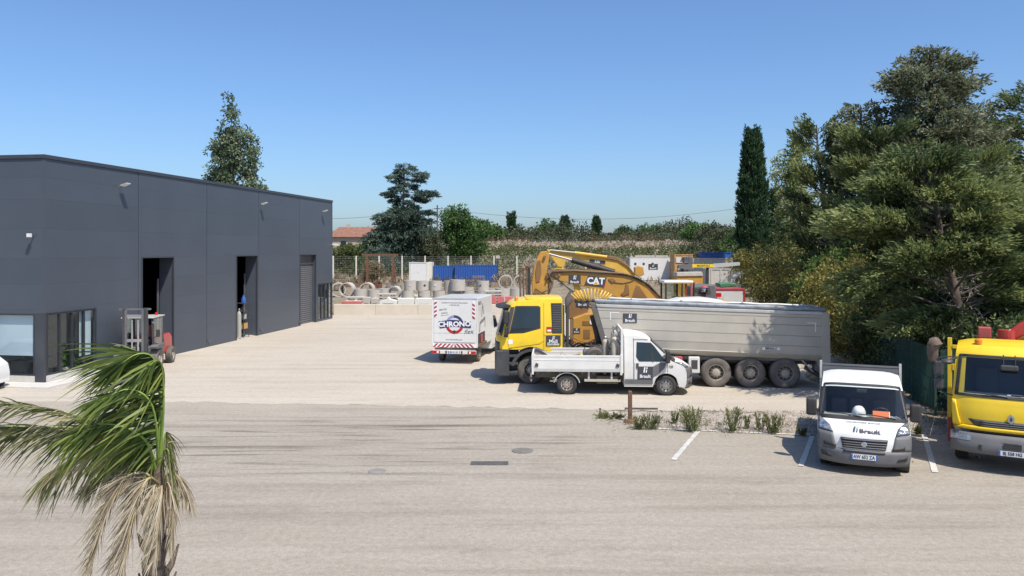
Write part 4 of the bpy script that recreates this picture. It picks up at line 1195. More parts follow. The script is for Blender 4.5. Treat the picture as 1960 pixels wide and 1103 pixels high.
# hazard stripes
def chevrons(x0, x1, z0, z1, n, sl, name='hazard_panel', vertical=False):
    p = MB().box(x0, x1, -.030, -.0225, z0, z1).build(name, 'print_white', bv)
    for k in range(n):
        b = MB()
        if vertical:
            st = (z1 - z0) / n; z = z0 + st * k
            q = [(x0 + .005, z + .0), (x1 - .005, z + .09 * sl), (x1 - .005, min(z + .09 * sl + st * .5, z1)), (x0 + .005, min(z + st * .5, z1))]
        else:
            st = (x1 - x0) / n; x = x0 + st * k
            q = [(x, z0), (x + st * .5, z0), (min(max(x + st * .5 + sl * .16, x0), x1), z1), (min(max(x + sl * .16, x0), x1), z1)]
        b.prism(q, 'y', -.034, -.031); b.build('stripe', 'print_red', p)
chevrons(-.915, -.79, 2.02, 2.74, 4, .8, vertical=True)
chevrons(.79, .915, 2.02, 2.74, 4, -.8, vertical=True)
chevrons(-.98, -.02, .72, .88, 5, 1); chevrons(.02, .98, .72, .88, 5, -1)
MB().box(-.04, .04, -.06, -.03, 1.38, 1.46).build('lock', 'black', bv)
MB().box(-.9, .9, .0, .08, .58, .68).build('underframe', 'chassis', bv)
bb = MB().box(-.98, .98, -.12, -.03, .44, .60).build('rear_bumper', 'white_dusty', bv, bevel=.015)
for sg in (-1, 1):
    lp = MB().box(sg * .80 - .18, sg * .80 + .18, -.145, -.121, .455, .585).build('tail_lamp', 'light_red', bv, bevel=.01)
    MB().box(sg * .72 - .04, sg * .72 + .04, -.152, -.146, .475, .565).build('reverse_lens', 'print_white', lp)
number_plate(bv, frame((0, -.12, .52), '-y'), 'BR 411 XY', .52, .11)
for sg in (-1, 1): MB().box(sg * .35 - .03, sg * .35 + .03, -.135, -.121, .46, .58).build('bumper_bracket', 'plastic_dark', bv)
for sg in (-1, 1):
    wheel(bv, (sg * .80, .95, .345), .345, .21, sg, tyre='tyre_dusty', rim='rim_dusty')
    MB().box(sg * .35 - .04, sg * .35 + .04, 0, 4.4, .42, .57).build('chassis_rail', 'chassis', bv)
MB().tube([(-.75, .95, .345), (.75, .95, .345)], .06, 10).build('axle', 'chassis', bv)
MB().tube([(.3, .3, .35), (.3, 2.5, .38)], .06, 8).build('exhaust', 'rust_brown', bv)
# open compartment on its right flank
op = MB().box(1.001, 1.012, .18, 1.55, .72, 1.30).build('locker_opening', 'cab_in', bv)
MB().box(1.0, 1.07, .1, 1.7, .74, .86).build('side_step', 'rust_brown', bv)
MB().box(1.013, 1.06, .62, .92, .87, 1.22).build('extinguisher_box', 'red_dull', bv, bevel=.02)
# side print: a figure in grey
fs_ = (Vector((1.001, 1.15, 2.1)), *frame((0, 0, 0), '+x')[1:])
MB().slab([(-.28, -.1), (-.2, .25), (-.05, .52), (.1, .3), (.2, .0), (.08, -.02), (.02, .2), (-.06, .3), (-.14, .1), (-.16, -.12)], fs_, .002, .005).build('side_print', 'print_grey', bv)
MB().slab([(-.7, -.75), (-.62, -.3), (.45, -.14), (.5, -.22), (.5, -.62), (.42, -.62), (.40, -.3), (-.5, -.42), (-.58, -.75)], fs_, .002, .005).build('side_print', 'print_grey', bv)
lettering('24H/24', .22, 'print_grey', bv, (Vector((1.001, .5, 2.62)), *frame((0, 0, 0), '+x')[1:]), off=.004, bold=.004)
# its cab
cv = bpy.data.objects.new('cab', None); COL.objects.link(cv); cv.parent = bv; cv.location = (0, 4.62, 0)
sv = van_shell()
sv.body('cab_body', 'white', cv)
sv.patch('windscreen', 'glass_dark', cv, [(-.95, 1.215), (.95, 1.215), (.92, 1.87), (-.92, 1.87)], .008, 8, 5)
for sg in (-1, 1):
    sv.side('side_window', 'glass_dark', cv, [(-1.02, 1.32), (-.92, 1.17), (-.02, 1.17), (-.40, 1.68), (-.52, 1.80), (-1.0, 1.82)], sg, .006)
    sv.side('door', 'white', cv, [(-1.08, .48), (-.46, .48), (-.30, .70), (.02, .90), (.02, 1.22), (-1.08, 1.22)], sg, .010, .016)
    mirror(bv, sg, 1.2, 4.62, 1.42, 1.1)
    wheel(bv, (sg * .885, 4.62, .345), .345, .21, sg, tyre='tyre_dusty', rim='rim_dusty')

# --- yellow road tractor
Ft = Vector((-.994, -.02, 0)).normalized()
tn = Vector((-Ft.y, Ft.x, 0))          # left hand side faces the camera
twl = Vector((.72, 29.05, 0))
tt = thing('tractor_unit', 'yellow tractor unit facing left coupled to the grey tipper trailer', 'truck', twl - tn * 1.08, head(Ft.x, Ft.y))
line = [(1.30, 1.02, .26, 0), (1.33, 1.25, .26, 0), (1.33, 1.62, .25, 0), (1.31, 1.78, .25, 0), (1.20, 2.2, .24, 0), (1.06, 2.7, .22, 0), (.98, 2.86, .2, .01), (.80, 3.02, .16, .03), (.45, 3.12, .08, .05), (-.1, 3.19, .02, .07), (-.8, 3.22, 0, .08), (-1.14, 3.20, 0, .08)]
wid = [(1.0, 1.22), (1.6, 1.245), (2.0, 1.24), (2.9, 1.16), (3.25, 1.12)]
def tbot(y):
    z = 1.30 - .05 * (y < -.45)
    z = arch(y, 0, .62, .78, z)
    return z if y > -.62 else max(1.10, z - .1)
st = Shell(line, wid, tbot, p=3.0)
st.body('cab_body', 'yellow', tt)
st.patch('windscreen', 'glass_dark', tt, [(-.94, 1.80), (.94, 1.80), (.92, 2.80), (-.92, 2.80)], .010, 12, 8)
st.patch('grille_panel', 'plastic_dark', tt, [(-.8, 1.15), (.8, 1.15), (.85, 1.55), (-.85, 1.55)], .012, 10, 4)
b = MB()
for k in range(9):
    u = -1 + 2 * k / 8; p = st.P(u * .97, 2.84, 0)
    b.add([p + Vector((0, -.05, .0)), p + Vector((0, .33, -.03)), p + Vector((0, .34, .02)), p + Vector((0, -.03, .10))], [])
b.f = [(k * 4 + i, k * 4 + (i + 1) % 4, (k + 1) * 4 + (i + 1) % 4, (k + 1) * 4 + i) for k in range(8) for i in range(4)] + [(0, 1, 2, 3), (32, 35, 34, 33)]
b.build('sun_visor', 'black', tt, smooth=30)
for sg in (-1, 1):
    st.side('side_window', 'glass_dark', tt, [(.78, 1.93), (.28, 1.96), (-.28, 2.12), (-.28, 2.80), (-.2, 2.84), (.55, 2.84)], sg, .008)
    st.side('window_seal', 'black', tt, [(.84, 1.88), (.30, 1.90), (-.33, 2.07), (-.33, 2.86), (-.25, 2.90), (.60, 2.90), (.80, 2.0)], sg, .003, .004)
    st.side('a_pillar_panel', 'plastic_dark', tt, [(1.03, 1.75), (.86, 1.75), (.82, 1.95), (.62, 2.86), (.78, 2.86), (1.0, 1.95)], sg, .006)
    st.side('door', 'yellow', tt, [(.84, 1.36), (-.30, 1.52), (-.44, 1.62), (-.44, 2.04), (-.36, 2.04), (.26, 1.87), (.86, 1.85)], sg, .012, .018)
    st.side('air_intake', 'black', tt, [(-.76, 1.90), (-1.12, 1.90), (-1.12, 3.0), (-.72, 3.0)], sg, .010, .012)
    for k in range(12):
        z = 1.97 + k * .085
        st.side('intake_mesh', 'plastic_grey', tt, [(-.79, z), (-1.09, z), (-1.09, z + .018), (-.79, z + .018)], sg, .020, .006)
    st.side('side_seam', 'cat_dark', tt, [(-.445, 1.30), (-.46, 1.30), (-.46, 3.0), (-.445, 3.0)], sg, .003, .003)
    st.side('side_seam', 'cat_dark', tt, [(-.46, 1.80), (-.46, 1.815), (-1.1, 1.84), (-1.1, 1.825)], sg, .003, .003)
    st.side('sticker', 'print_red', tt, [(-.55, 1.93), (-.75, 1.93), (-.75, 2.13), (-.55, 2.13)], sg, .010, .004)
    st.side('sticker_text', 'print_white', tt, [(-.58, 1.96), (-.72, 1.96), (-.72, 2.03), (-.58, 2.03)], sg, .014, .004)
    st.side('label_panel', 'print_white', tt, [(.86, 1.50), (.70, 1.50), (.70, 1.66), (.86, 1.66)], sg, .022, .004)
    # lower dark cladding, steps, mudguard
    fb = MB(); fb.prism([(1.34, .40), (1.36, .7), (1.30, 1.26), (.82, 1.28), (.82, .32), (1.25, .32)], 'x', sg * .62, sg * 1.24); fb.build('bumper_side', 'plastic_dark', tt, bevel=.04)
    for z in (.45, .78, 1.06): MB().box(sg * .85, sg * 1.18, .50, .84, z - .06, z + .04).build('step', 'plastic_dark', tt, bevel=.015)
    MB().box(sg * .80, sg * .85, .46, .83, .34, 1.26).build('step_back', 'plastic_dark', tt)
    ar = [(-.02 + .80 * math.cos(R(a)), .56 + .76 * math.sin(R(a))) for a in range(12, 170, 12)]
    ai = [(-.02 + .68 * math.cos(R(a)), .56 + .66 * math.sin(R(a))) for a in range(168, 6, -12)]
    MB().prism(ar + ai, 'x', sg * .78, sg * 1.235).build('mudguard', 'plastic_dark', tt)
    mirror(tt, sg, 1.36, .94, 2.50, 1.35)
    mirror(tt, sg, 1.36, .94, 2.00, .9)
    wheel(tt, (sg * .93, 0, .52), .52, .32, sg, tyre='tyre_dusty', rim='rim', style='truck')
    wheel(tt, (sg * .93, -3.6, .52), .52, .34, sg, tyre='tyre_dusty', rim='rim', style='truck')
    MB().box(sg * .40 - .05, sg * .40 + .05, -4.5, 1.0, .72, .98).build('chassis_rail', 'chassis', tt)
    MB().box(sg * .55, sg * 1.12, -2.5, -1.4, .42, .98).build('fuel_tank', 'alu', tt, bevel=.1)
MB().box(-.62, .62, .9, 1.36, .38, 1.05).build('bumper', 'plastic_dark', tt, bevel=.05)
plate = logo_plate(tt, (-(st.w(1.62) + .012), -.80, 1.62), '-x', .54, .38, ('Midi', 'Enrobés'))
lettering('CT', .10, 'print_dark', tt, frame((-1.245, .78, 1.36), '-x'), bold=.003)
MB().lathe([(.07, 0), (.07, .10), (.04, .14), (.001, .15)], (-.75, .55, 3.08), 'z', 14).build('beacon', 'beacon', tt, smooth=40)
MB().box(-1.0, 1.0, -.9, .2, 3.14, 3.18).build('roof_plate', 'yellow', tt, bevel=.02)
# back of the cab: hoses, exhaust
MB().box(-.9, .9, -1.24, -1.17, 1.1, 2.9).build('cab_rear', 'plastic_dark', tt)
MB().tube([(-.9, -1.35, .9), (-.9, -1.35, 2.9), (-.86, -1.42, 3.0)], .06, 10).build('intake_stack', 'plastic_dark', tt)
for k in range(3):
    x = -.5 + k * .25
    pts_ = []
    for i in range(90):
        q = i / 89; a = q * 2 * math.pi * 14
        yc = -1.25 - 1.35 * q; zc = 1.75 - .55 * math.sin(q * math.pi) - .2 * q
        pts_.append((x + .05 * math.cos(a), yc, zc + .05 * math.sin(a)))
    MB().tube(pts_, .012, 5).build('air_hose', ('black', 'red_dull', 'black')[k], tt)
MB().box(-.55, .55, -4.0, -2.9, .99, 1.12).build('fifth_wheel', 'chassis', tt, bevel=.02)
for sg in (-1, 1):
    MB().tube([(sg * .3, -1.3, 1.0), (sg * .35, -1.9, 1.35), (sg * .1, -2.6, 1.1)], .03, 6).build('cable', 'black', tt)

# --- tipper trailer
M['tipper_joint'] = mat('tipper_joint', (.34, .32, .28), .6, var=.1)
M['tarp'] = mat('tarpaulin_grey', (.26, .29, .32), .6, var=.35, scale=3)
w1 = G(1377, 741); w3 = G(1503, 743.5)
Fr = Vector((-.9948, .102, 0)).normalized()
tm = Vector((-Fr.y, Fr.x, 0))
tl = thing('tipper_trailer', 'long grey aluminium tipper trailer with shadows of trees on its side', 'trailer', (w3 + Vector((0, 0, 0))) - tm * 1.08, head(Fr.x, Fr.y))
# local: +y forward, origin at last axle
Y0, Y1 = -1.52, 6.95
def bodyz(y): return -.15 + .030 * (y - Y0)
def strip(z0, z1, x0, x1, m, name, dy0=0.0, dy1=0.0, th=.04):
    """side sheet between heights z0,z1 at half widths x0,x1 (both flanks)"""
    for sg in (-1, 1):
        b = MB()
        ya, yb = Y0 + .28 + dy0, Y1 - .5 + dy1
        fa = (3.05 - z0) * .28; fb2 = (3.05 - z1) * .28
        p = [(sg * x0, ya, z0 + bodyz(ya)), (sg * x0, yb + .35 - fa, z0 + bodyz(yb)), (sg * x1, yb + .35 - fb2, z1 + bodyz(yb)), (sg * x1, ya, z1 + bodyz(ya))]
        q = [(a - sg * th, y, z) for a, y, z in p]
        b.add(p + q, [(0, 1, 2, 3), (7, 6, 5, 4), (0, 4, 5, 1), (1, 5, 6, 2), (2, 6, 7, 3), (3, 7, 4, 0)])
        b.build(name, m, tl, bevel=.006, seg=1)
lv = [(1.12, .98), (1.34, 1.20), (1.66, 1.245), (2.02, 1.25), (2.40, 1.25), (2.68, 1.25), (2.80, 1.25)]
for (z0, x0), (z1, x1) in zip(lv[:-1], lv[1:]):
    strip(z0 + .007, z1 - .007, x0, x1, 'tipper', 'side_panel')
strip(2.805, 2.90, 1.275, 1.275, 'alu', 'top_rail', th=.10)
strip(1.335, 1.352, 1.225, 1.225, 'alu', 'side_seam', th=.03)
for z, x in ((1.66, 1.252), (2.02, 1.258), (2.40, 1.258), (2.68, 1.258)):
    strip(z - .007, z + .007, x, x, 'tipper_joint', 'panel_joint', th=.02)
b = MB(); ya, yb = Y0 + .28, Y1 - .7
b.add([(-.97, ya, 1.13 + bodyz(ya)), (.97, ya, 1.13 + bodyz(ya)), (.97, yb, 1.13 + bodyz(yb)), (-.97, yb, 1.13 + bodyz(yb))], [(0, 1, 2, 3)])
b.build('body_floor', 'tipper', tl)
for sg in (-1, 1):
    MB().prism([(Y0, .86), (Y0 + .30, .86), (Y0 + .30, 2.76), (Y0 + .04, 2.72)], 'x', sg * 1.29, sg * 1.17).build('rear_post', 'tipper', tl, bevel=.01)
    pz = bodyz(Y1)
    # corner marks in white
    MB().box(sg * 1.252, sg * 1.258, Y1 - 1.03, Y1 - .70, 2.56 + pz, 2.585 + pz).build('corner_mark', 'print_white', tl)
    MB().box(sg * 1.252, sg * 1.258, Y1 - .73, Y1 - .70, 2.30 + pz, 2.559 + pz).build('corner_mark', 'print_white', tl)
    MB().box(sg * 1.252, sg * 1.258, Y0 + .50, Y0 + .80, 2.36, 2.385).build('corner_mark', 'print_white', tl)
    MB().box(sg * 1.252, sg * 1.258, Y0 + .50, Y0 + .53, 2.06, 2.359).build('corner_mark', 'print_white', tl)
MB().prism([(Y0 + .005, .98), (Y0 + .06, .98), (Y0 + .10, 2.70), (Y0 + .05, 2.70)], 'x', -1.16, 1.16).build('tailgate', 'tipper', tl, bevel=.01)
# front wall, leaning, dark
pz = bodyz(Y1)
b = MB(); b.prism([(Y1 - .70, 1.20 + pz), (Y1 - .48, 1.20 + pz), (Y1 + .04, 2.93 + pz), (Y1 - .16, 2.93 + pz)], 'x', -1.24, 1.24); b.build('front_wall', 'chassis', tl, bevel=.02)
MB().tube([(.2, Y1 - .32, 1.25 + pz), (.2, Y1 - .05, 2.35 + pz)], .10, 12).build('tipping_ram', 'chassis', tl)
# rolled tarpaulin and hoops
for k, (x, z, r_) in enumerate(((-1.16, 3.0, .075), (-1.05, 2.97, .05), (1.18, 2.96, .05))):
    pts_ = [(x + .02 * math.sin(i * 1.7 + k), Y0 + .15 + (Y1 - Y0 - .3) * i / 14, z + bodyz(Y0 + (Y1 - Y0) * i / 14) + .014 * math.sin(i * 2.3 + k * 2)) for i in range(15)]
    MB().tube(pts_, r_, 10).build('rolled_tarpaulin', ('tarp', 'tarp', 'alu')[k], tl, smooth=50)
for y in (Y0 + .2, 1.2, 3.5, 5.4): MB().tube([(-1.2, y, 2.93 + bodyz(y)), (-.6, y, 3.02 + bodyz(y)), (.6, y, 3.02 + bodyz(y)), (1.2, y, 2.93 + bodyz(y))], .02, 6).build('hoop', 'steel', tl)
logo_plate(tl, (-1.262, Y1 - 1.42, 2.38 + pz), '-x', .50, .34)
MB().slab(rect(.62, .10), frame((-1.246, Y0 + 2.05, 1.44), '-x'), 0, .004).build('maker_plate', 'print_white', tl)
lettering('BENALU', .11, 'print_dark', tl, frame((-1.252, Y0 + 2.05, 1.44), '-x'), bold=.003)
# running gear
for sg in (-1, 1):
    MB().box(sg * .45 - .06, sg * .45 + .06, Y0 + .3, Y1 - 1.0, .80, 1.06).build('chassis_rail', 'chassis', tl)
    MB().box(sg * 1.0 - .02, sg * 1.0 + .02, Y0 + .6, Y1 - 2.4, .98, 1.10).build('side_rail', 'chassis', tl)
    for k in range(3):
        wheel(tl, (sg * .95, k * 1.215, .53), .53, .37, sg, tyre='tyre_dusty', rim='rim_dusty', style='truck')
    MB().bar((sg * 1.0, -.95, .62), (sg * 1.0, -.58, 1.02), .30, .03).build('mud_flap', 'alu', tl)
    MB().box(sg * .8, sg * 1.22, -1.12, -1.0, .68, .88).build('tail_lamp', 'plastic_grey', tl, bevel=.01)
    MB().bar((sg * .9, -1.3, .40), (sg * .85, -1.1, .98), .12, .05).build('underrun_arm', 'chassis', tl)
    MB().box(sg * .80 - .09, sg * .80 + .09, 5.2, 5.4, .02, 1.0).build('landing_leg', 'chassis', tl)
    MB().box(sg * .70, sg * 1.16, 3.02, 3.42, .50, 1.10).build('storage_box', 'white_dusty' if sg < 0 else 'chassis', tl, bevel=.03)
    MB().box(sg * 1.161, sg * 1.17, 3.10, 3.32, .66, .98).build('box_window', 'plastic_dark', tl)
    MB().box(sg * .75, sg * 1.12, 3.62, 3.90, .62, 1.12).build('extinguisher_box', 'red_dull', tl, bevel=.05)
for k in range(3): MB().tube([(-.9, k * 1.215, .53), (.9, k * 1.215, .53)], .08, 10).build('axle', 'chassis', tl)
MB().box(-1.1, 1.1, -1.36, -1.22, .36, .50).build('underrun_bar', 'chassis', tl)
MB().box(-.7, .7, -.9, 5.8, .86, .98).build('sub_frame', 'chassis', tl)
for k in range(3): MB().tube([(-.75 + k * .1, 2.9, .95), (-.9, 4.2, .72 + .05 * k), (-.8, 5.5, 1.0)], .03, 6).build('pipe', 'chassis', tl)

# --- yellow truck with crane at the edge of the picture
F3 = Vector((-.51, -.86, 0)).normalized()
p3 = Vector((11.64, 18.35, 0))
yt = thing('crane_truck', 'yellow truck with red loading crane parked beside the white van', 'truck', p3, head(F3.x, F3.y))
line = [(1.16, .92, .22, 0), (1.20, 1.05, .22, 0), (1.20, 1.35, .21, 0), (1.16, 1.62, .20, 0), (1.12, 1.70, .19, 0), (1.00, 2.2, .17, 0), (.90, 2.52, .15, .01), (.84, 2.66, .14, .02), (.70, 2.78, .10, .05), (.3, 2.84, .04, .07), (-.3, 2.85, 0, .08), (-.62, 2.82, 0, .08)]
wid = [(.9, 1.12), (1.3, 1.14), (1.7, 1.13), (2.6, 1.07), (2.9, 1.03)]
sy = Shell(line, wid, lambda y: arch(y, 0, .5, .62, .92), p=3.2)
sy.body('cab_body', 'yellow', yt, hole=(1.70, 2.54, .9))
sy.patch('windscreen', 'glass', yt, [(-.92, 1.69), (.92, 1.69), (.90, 2.55), (-.90, 2.55)], .010, 12, 8, smooth=60)
for q in ([(-.96, 1.65), (.96, 1.65), (.92, 1.71), (-.92, 1.71)], [(-.92, 2.53), (.92, 2.53), (.91, 2.58), (-.91, 2.58)], [(-.96, 1.66), (-.90, 1.66), (-.87, 2.57), (-.93, 2.57)], [(.90, 1.66), (.96, 1.66), (.93, 2.57), (.87, 2.57)]):
    sy.patch('windscreen_seal', 'black', yt, q, .013, 10, 6)
gr = sy.patch('grille', 'plastic_dark', yt, [(-.62, 1.02), (.62, 1.02), (.72, 1.16), (-.72, 1.16)], .014, 14, 3)
for k in range(3):
    z = 1.035 + k * .042
    sy.patch('grille_bar', 'plastic_grey', gr, [(-.5, z), (.5, z), (.52, z + .018), (-.52, z + .018)], .028, 12, 1)
sy.patch('grille_lip', 'yellow', yt, [(-.96, .95), (.96, .95), (.80, 1.02), (-.80, 1.02)], .05, 14, 2)
sy.patch('lower_panel', 'black', yt, [(-.98, .86), (.98, .86), (.98, .95), (-.98, .95)], .03, 14, 2)
for sg in (-1, 1):
    q = [(sg * .84, .98), (sg * .98, 1.02), (sg * .985, 1.56), (sg * .93, 1.54)]
    if sg < 0: q = [q[1], q[0], q[3], q[2]]
    sy.patch('corner_panel', 'yellow', yt, q, .035, 4, 6)
# diamond badge
c = sy.P(0, 1.235, .02)
MB().slab([(-.065, 0), (-.065, -.05), (0, -.11), (.065, -.05), (.065, .05), (0, .11), (-.065, .05)], (c, *frame((0, 0, 0), '+y')[1:]), 0, .03).build('badge', 'steel', yt, bevel=.006)
MB().slab([(-.03, 0), (0, -.06), (.03, 0), (0, .06)], (c, *frame((0, 0, 0), '+y')[1:]), .031, .036).build('badge_centre', 'plastic_dark', yt)
# grey bumper with lamps
bp = MB()
n = 12
def bump(u, z, o): return Vector((u * 1.17, 1.30 + o - .20 * abs(u) ** 3.4, z))
bp.grid(lambda i, j: bump(-1 + 2 * i / n, (.42, .50, .66, .74, .86)[j], (.0, .03, .03, -.03, -.04)[j]), n, 4)
o = bp.build('bumper', 'plastic_grey', yt, smooth=40); sm = o.modifiers.new('thick', 'SOLIDIFY'); sm.thickness = .08; sm.offset = -1
MB().box(-1.1, 1.1, .80, 1.14, .5, .93).build('bumper_core', 'plastic_dark', yt, bevel=.03)
for sg in (-1, 1):
    q = [bump(sg * a, z, .012) for a, z in ((.66, .685), (1.0, .69), (1.0, .83), (.60, .84))]
    b = MB(); b.grid(lambda i, j: bump(sg * (.66 + .34 * i / 6), .69 + .14 * j / 2, .022 - .045 * j / 2), 6, 2)
    o = b.build('headlight', 'headlamp', yt); sm = o.modifiers.new('thick', 'SOLIDIFY'); sm.thickness = .02
    for z in (.53, .60): MB().lathe([(.035, 0), (.03, .012), (.001, .012)], bump(sg * .5, z, .035), 'y', 12).build('tow_socket', 'black', yt)
    MB().prism([(-.62, .5), (.6, .5), (.62, .95), (.42, 1.12), (-.42, 1.12), (-.62, .95)], 'x', sg * 1.10, sg * 1.15).build('wheel_arch', 'plastic_dark', yt, bevel=.02) if False else None
    ar = [(.66 * math.cos(R(a)), .48 + .66 * math.sin(R(a))) for a in range(0, 181, 12)]
    ai = [(.57 * math.cos(R(a)), .48 + .57 * math.sin(R(a))) for a in range(180, -1, -12)]
    MB().prism(ar + ai, 'x', sg * .78, sg * 1.17).build('mudguard', 'plastic_dark', yt)
    wheel(yt, (sg * .96, 0, .48), .48, .28, sg, rim='rim_dusty', style='truck')
    wheel(yt, (sg * .90, -3.3, .48), .48, .34, sg, rim='rim_dusty', style='truck')
    sy.side('side_window', 'glass_dark', yt, [(.55, 1.72), (-.42, 1.72), (-.42, 2.50), (.22, 2.50)], sg, .008)
    sy.side('door', 'yellow', yt, [(.62, 1.15), (-.50, 1.15), (-.50, 1.68), (.60, 1.68)], sg, .012, .016)
    MB().box(sg * .38 - .05, sg * .38 + .05, -4.4, .9, .62, .88).build('chassis_rail', 'chassis', yt)
    # mirror group
    mr_ = MB().box(sg * 1.42 - .10, sg * 1.42 + .10, .70, .80, 2.02, 2.38).build('wing_mirror', 'plastic_dark', yt, bevel=.04)
    MB().box(sg * 1.42 - .10, sg * 1.42 + .10, .70, .80, 1.72, 1.98).build('lower_mirror', 'plastic_dark', mr_, bevel=.04)
    MB().tube([(sg * 1.06, .74, 2.50), (sg * 1.42, .76, 2.46), (sg * 1.42, .76, 1.66), (sg * 1.10, .74, 1.58)], .018, 8).build('mirror_arm', 'black', mr_)
    MB().tube([(sg * 1.05, .9, 2.5), (sg * 1.22, 1.0, 2.42)], .03, 8).build('kerb_mirror_arm', 'black', mr_)
    MB().lathe([(.001, -.06), (.09, -.05), (.13, .0), (.10, .05), (.001, .07)], (sg * 1.24, 1.0, 2.40), 'z', 14).build('kerb_mirror', 'plastic_dark', mr_, smooth=50)
number_plate(yt, frame(bump(-.02, .50, .05), '+y'), 'BJ 558 HG', .52, .11)
lettering('RENAULT', .05, 'print_grey', yt, frame(bump(-.02, .79, .0) + Vector((0, .012, 0)), '+y'), bold=.001, wide=1.5)
MB().slab(rect(.34, .12), frame(bump(-.02, .655, .035), '+y'), 0, .006).build('bumper_recess', 'black', yt)
MB().lathe([(.08, 0), (.08, .09), (.05, .12), (.001, .12)], (.62, .55, 2.80), 'z', 14).build('beacon', 'beacon', yt, smooth=40)
# front view mirror over the screen
fm = MB(); fm.tube([(-.08, 1.0, 2.62), (-.08, 1.12, 2.64), (-.08, 1.16, 2.42)], .012, 6); fm.tube([(.14, 1.0, 2.62), (.14, 1.12, 2.64), (.14, 1.16, 2.42)], .012, 6)
fm.build('mirror_bracket', 'black', yt)
MB().box(-.14, .2, 1.10, 1.20, 2.30, 2.42).build('front_mirror', 'plastic_dark', yt, bevel=.03)
for a, c_ in ((-.75, .0), (.05, .8)):
    MB().tube([sy.P(a, 1.69, .03), sy.P((a + c_) / 2, 1.735, .04), sy.P(c_, 1.75, .03)], .013, 6).build('wiper', 'black', yt)
# interior
b = MB(); b.prism([(.95, 1.50), (.92, 1.66), (.45, 1.68), (.38, 1.45), (.5, 1.2), (.95, 1.2)], 'x', -1.0, 1.0); b.build('dashboard', 'dash', yt, bevel=.03)
MB().box(-1.0, 1.0, -.56, -.50, 1.0, 2.7).build('cab_back', 'cab_in', yt)
MB().box(-1.05, 1.05, -.58, .9, .94, 1.0).build('cab_floor', 'cab_in', yt)
for x in (-.55, .45):
    st_ = MB().box(x - .25, x + .25, -.35, .15, 1.2, 1.45).build('seat', 'cab_in', yt, bevel=.06)
    MB().box(x - .23, x + .23, -.45, -.28, 1.45, 2.15).build('backrest', 'red_dull' if x < 0 else 'cab_in', st_, bevel=.06)
my = yt.matrix_basis
t = thing('paper_sheets', 'white paper lying behind the windscreen of the yellow truck', 'papers', my @ Vector((-.08, .68, 1.675)), yt.rotation_euler.z)
MB().box(-.14, .14, -.09, .09, .012, .016).build('sheet', 'paper', t)
o = MB().box(-.13, .13, -.1, .08, .004, .008).build('sheet', 'paper', t); o.rotation_euler = (0, 0, R(9))
# body and crane
MB().box(-1.12, 1.12, -4.5, -1.7, .95, 1.08).build('bed_floor', 'chassis', yt)
for sg in (-1, 1):
    for k in range(3): MB().box(sg * 1.14 - .02, sg * 1.14 + .02, -4.5, -1.75, 1.085 + k * .20, 1.275 + k * .20).build('side_board', 'yellow', yt, bevel=.01)
    MB().box(sg * 1.24 - .05, sg * 1.24 + .05, -1.04, -.94, .75, 2.76).build('stabiliser_post', 'yellow', yt, bevel=.01)
    MB().box(sg * .62, sg * 1.18, -1.05, -.93, 2.50, 2.58).build('stabiliser_bar', 'yellow', yt)
    MB().box(sg * .62, sg * 1.18, -1.05, -.93, 1.95, 2.10).build('stabiliser_beam', 'yellow', yt)
    MB().lathe([(.10, .1), (.10, .75), (.05, .76), (.05, 1.0)], (sg * 1.20, -1.2, .0), 'z', 12).build('stabiliser_leg', 'red_dull', yt)
cr = MB().box(-.32, .32, -1.55, -.85, .9, 2.2).build('crane_base', 'red', yt, bevel=.04)
MB().lathe([(.24, 2.2), (.2, 2.7), (.2, 3.0), (.001, 3.0)], (0, -1.2, 0), 'z', 16).build('crane_column', 'red', cr)
# folded red boom rising above the cab, seen across
bm_ = MB(); bm_.prism([(.34, 2.74), (.10, 2.86), (-.22, 3.16), (-.60, 3.42), (-1.10, 3.40), (-1.08, 3.1), (-.5, 2.98), (-.12, 2.76)], 'y', -1.32, -1.08)
bm_.build('crane_boom', 'red', yt, bevel=.03)
MB().prism([(-.10, 2.72), (-.52, 3.02), (-.58, 2.92), (-.3, 2.70)], 'y', -1.38, -1.28).build('boom_cylinder', 'chrome', yt)
MB().box(.34, .62, -1.30, -1.05, 2.78, 3.05).build('valve_box', 'red_dull', yt, bevel=.02)
fb = frame((-.04, -1.075, 3.02), '+y')
lettering('F95', .17, 'print_white', yt, rot_frame((Vector((-.02, -1.075, 2.92)), *fb[1:]), R(38)), bold=.002)
MB().slab(rect(.36, .13), frame((-.72, -1.078, 3.28), '+y'), 0, .003).build('boom_plate', 'print_white', yt)
MB().slab(rect(.34, .11), frame((-.72, -1.078, 3.28), '+y'), .0031, .005).build('boom_plate_inner', 'red', yt)
lettering('FASSI', .10, 'print_white', yt, frame((-.72, -1.072, 3.28), '+y'), bold=.002)

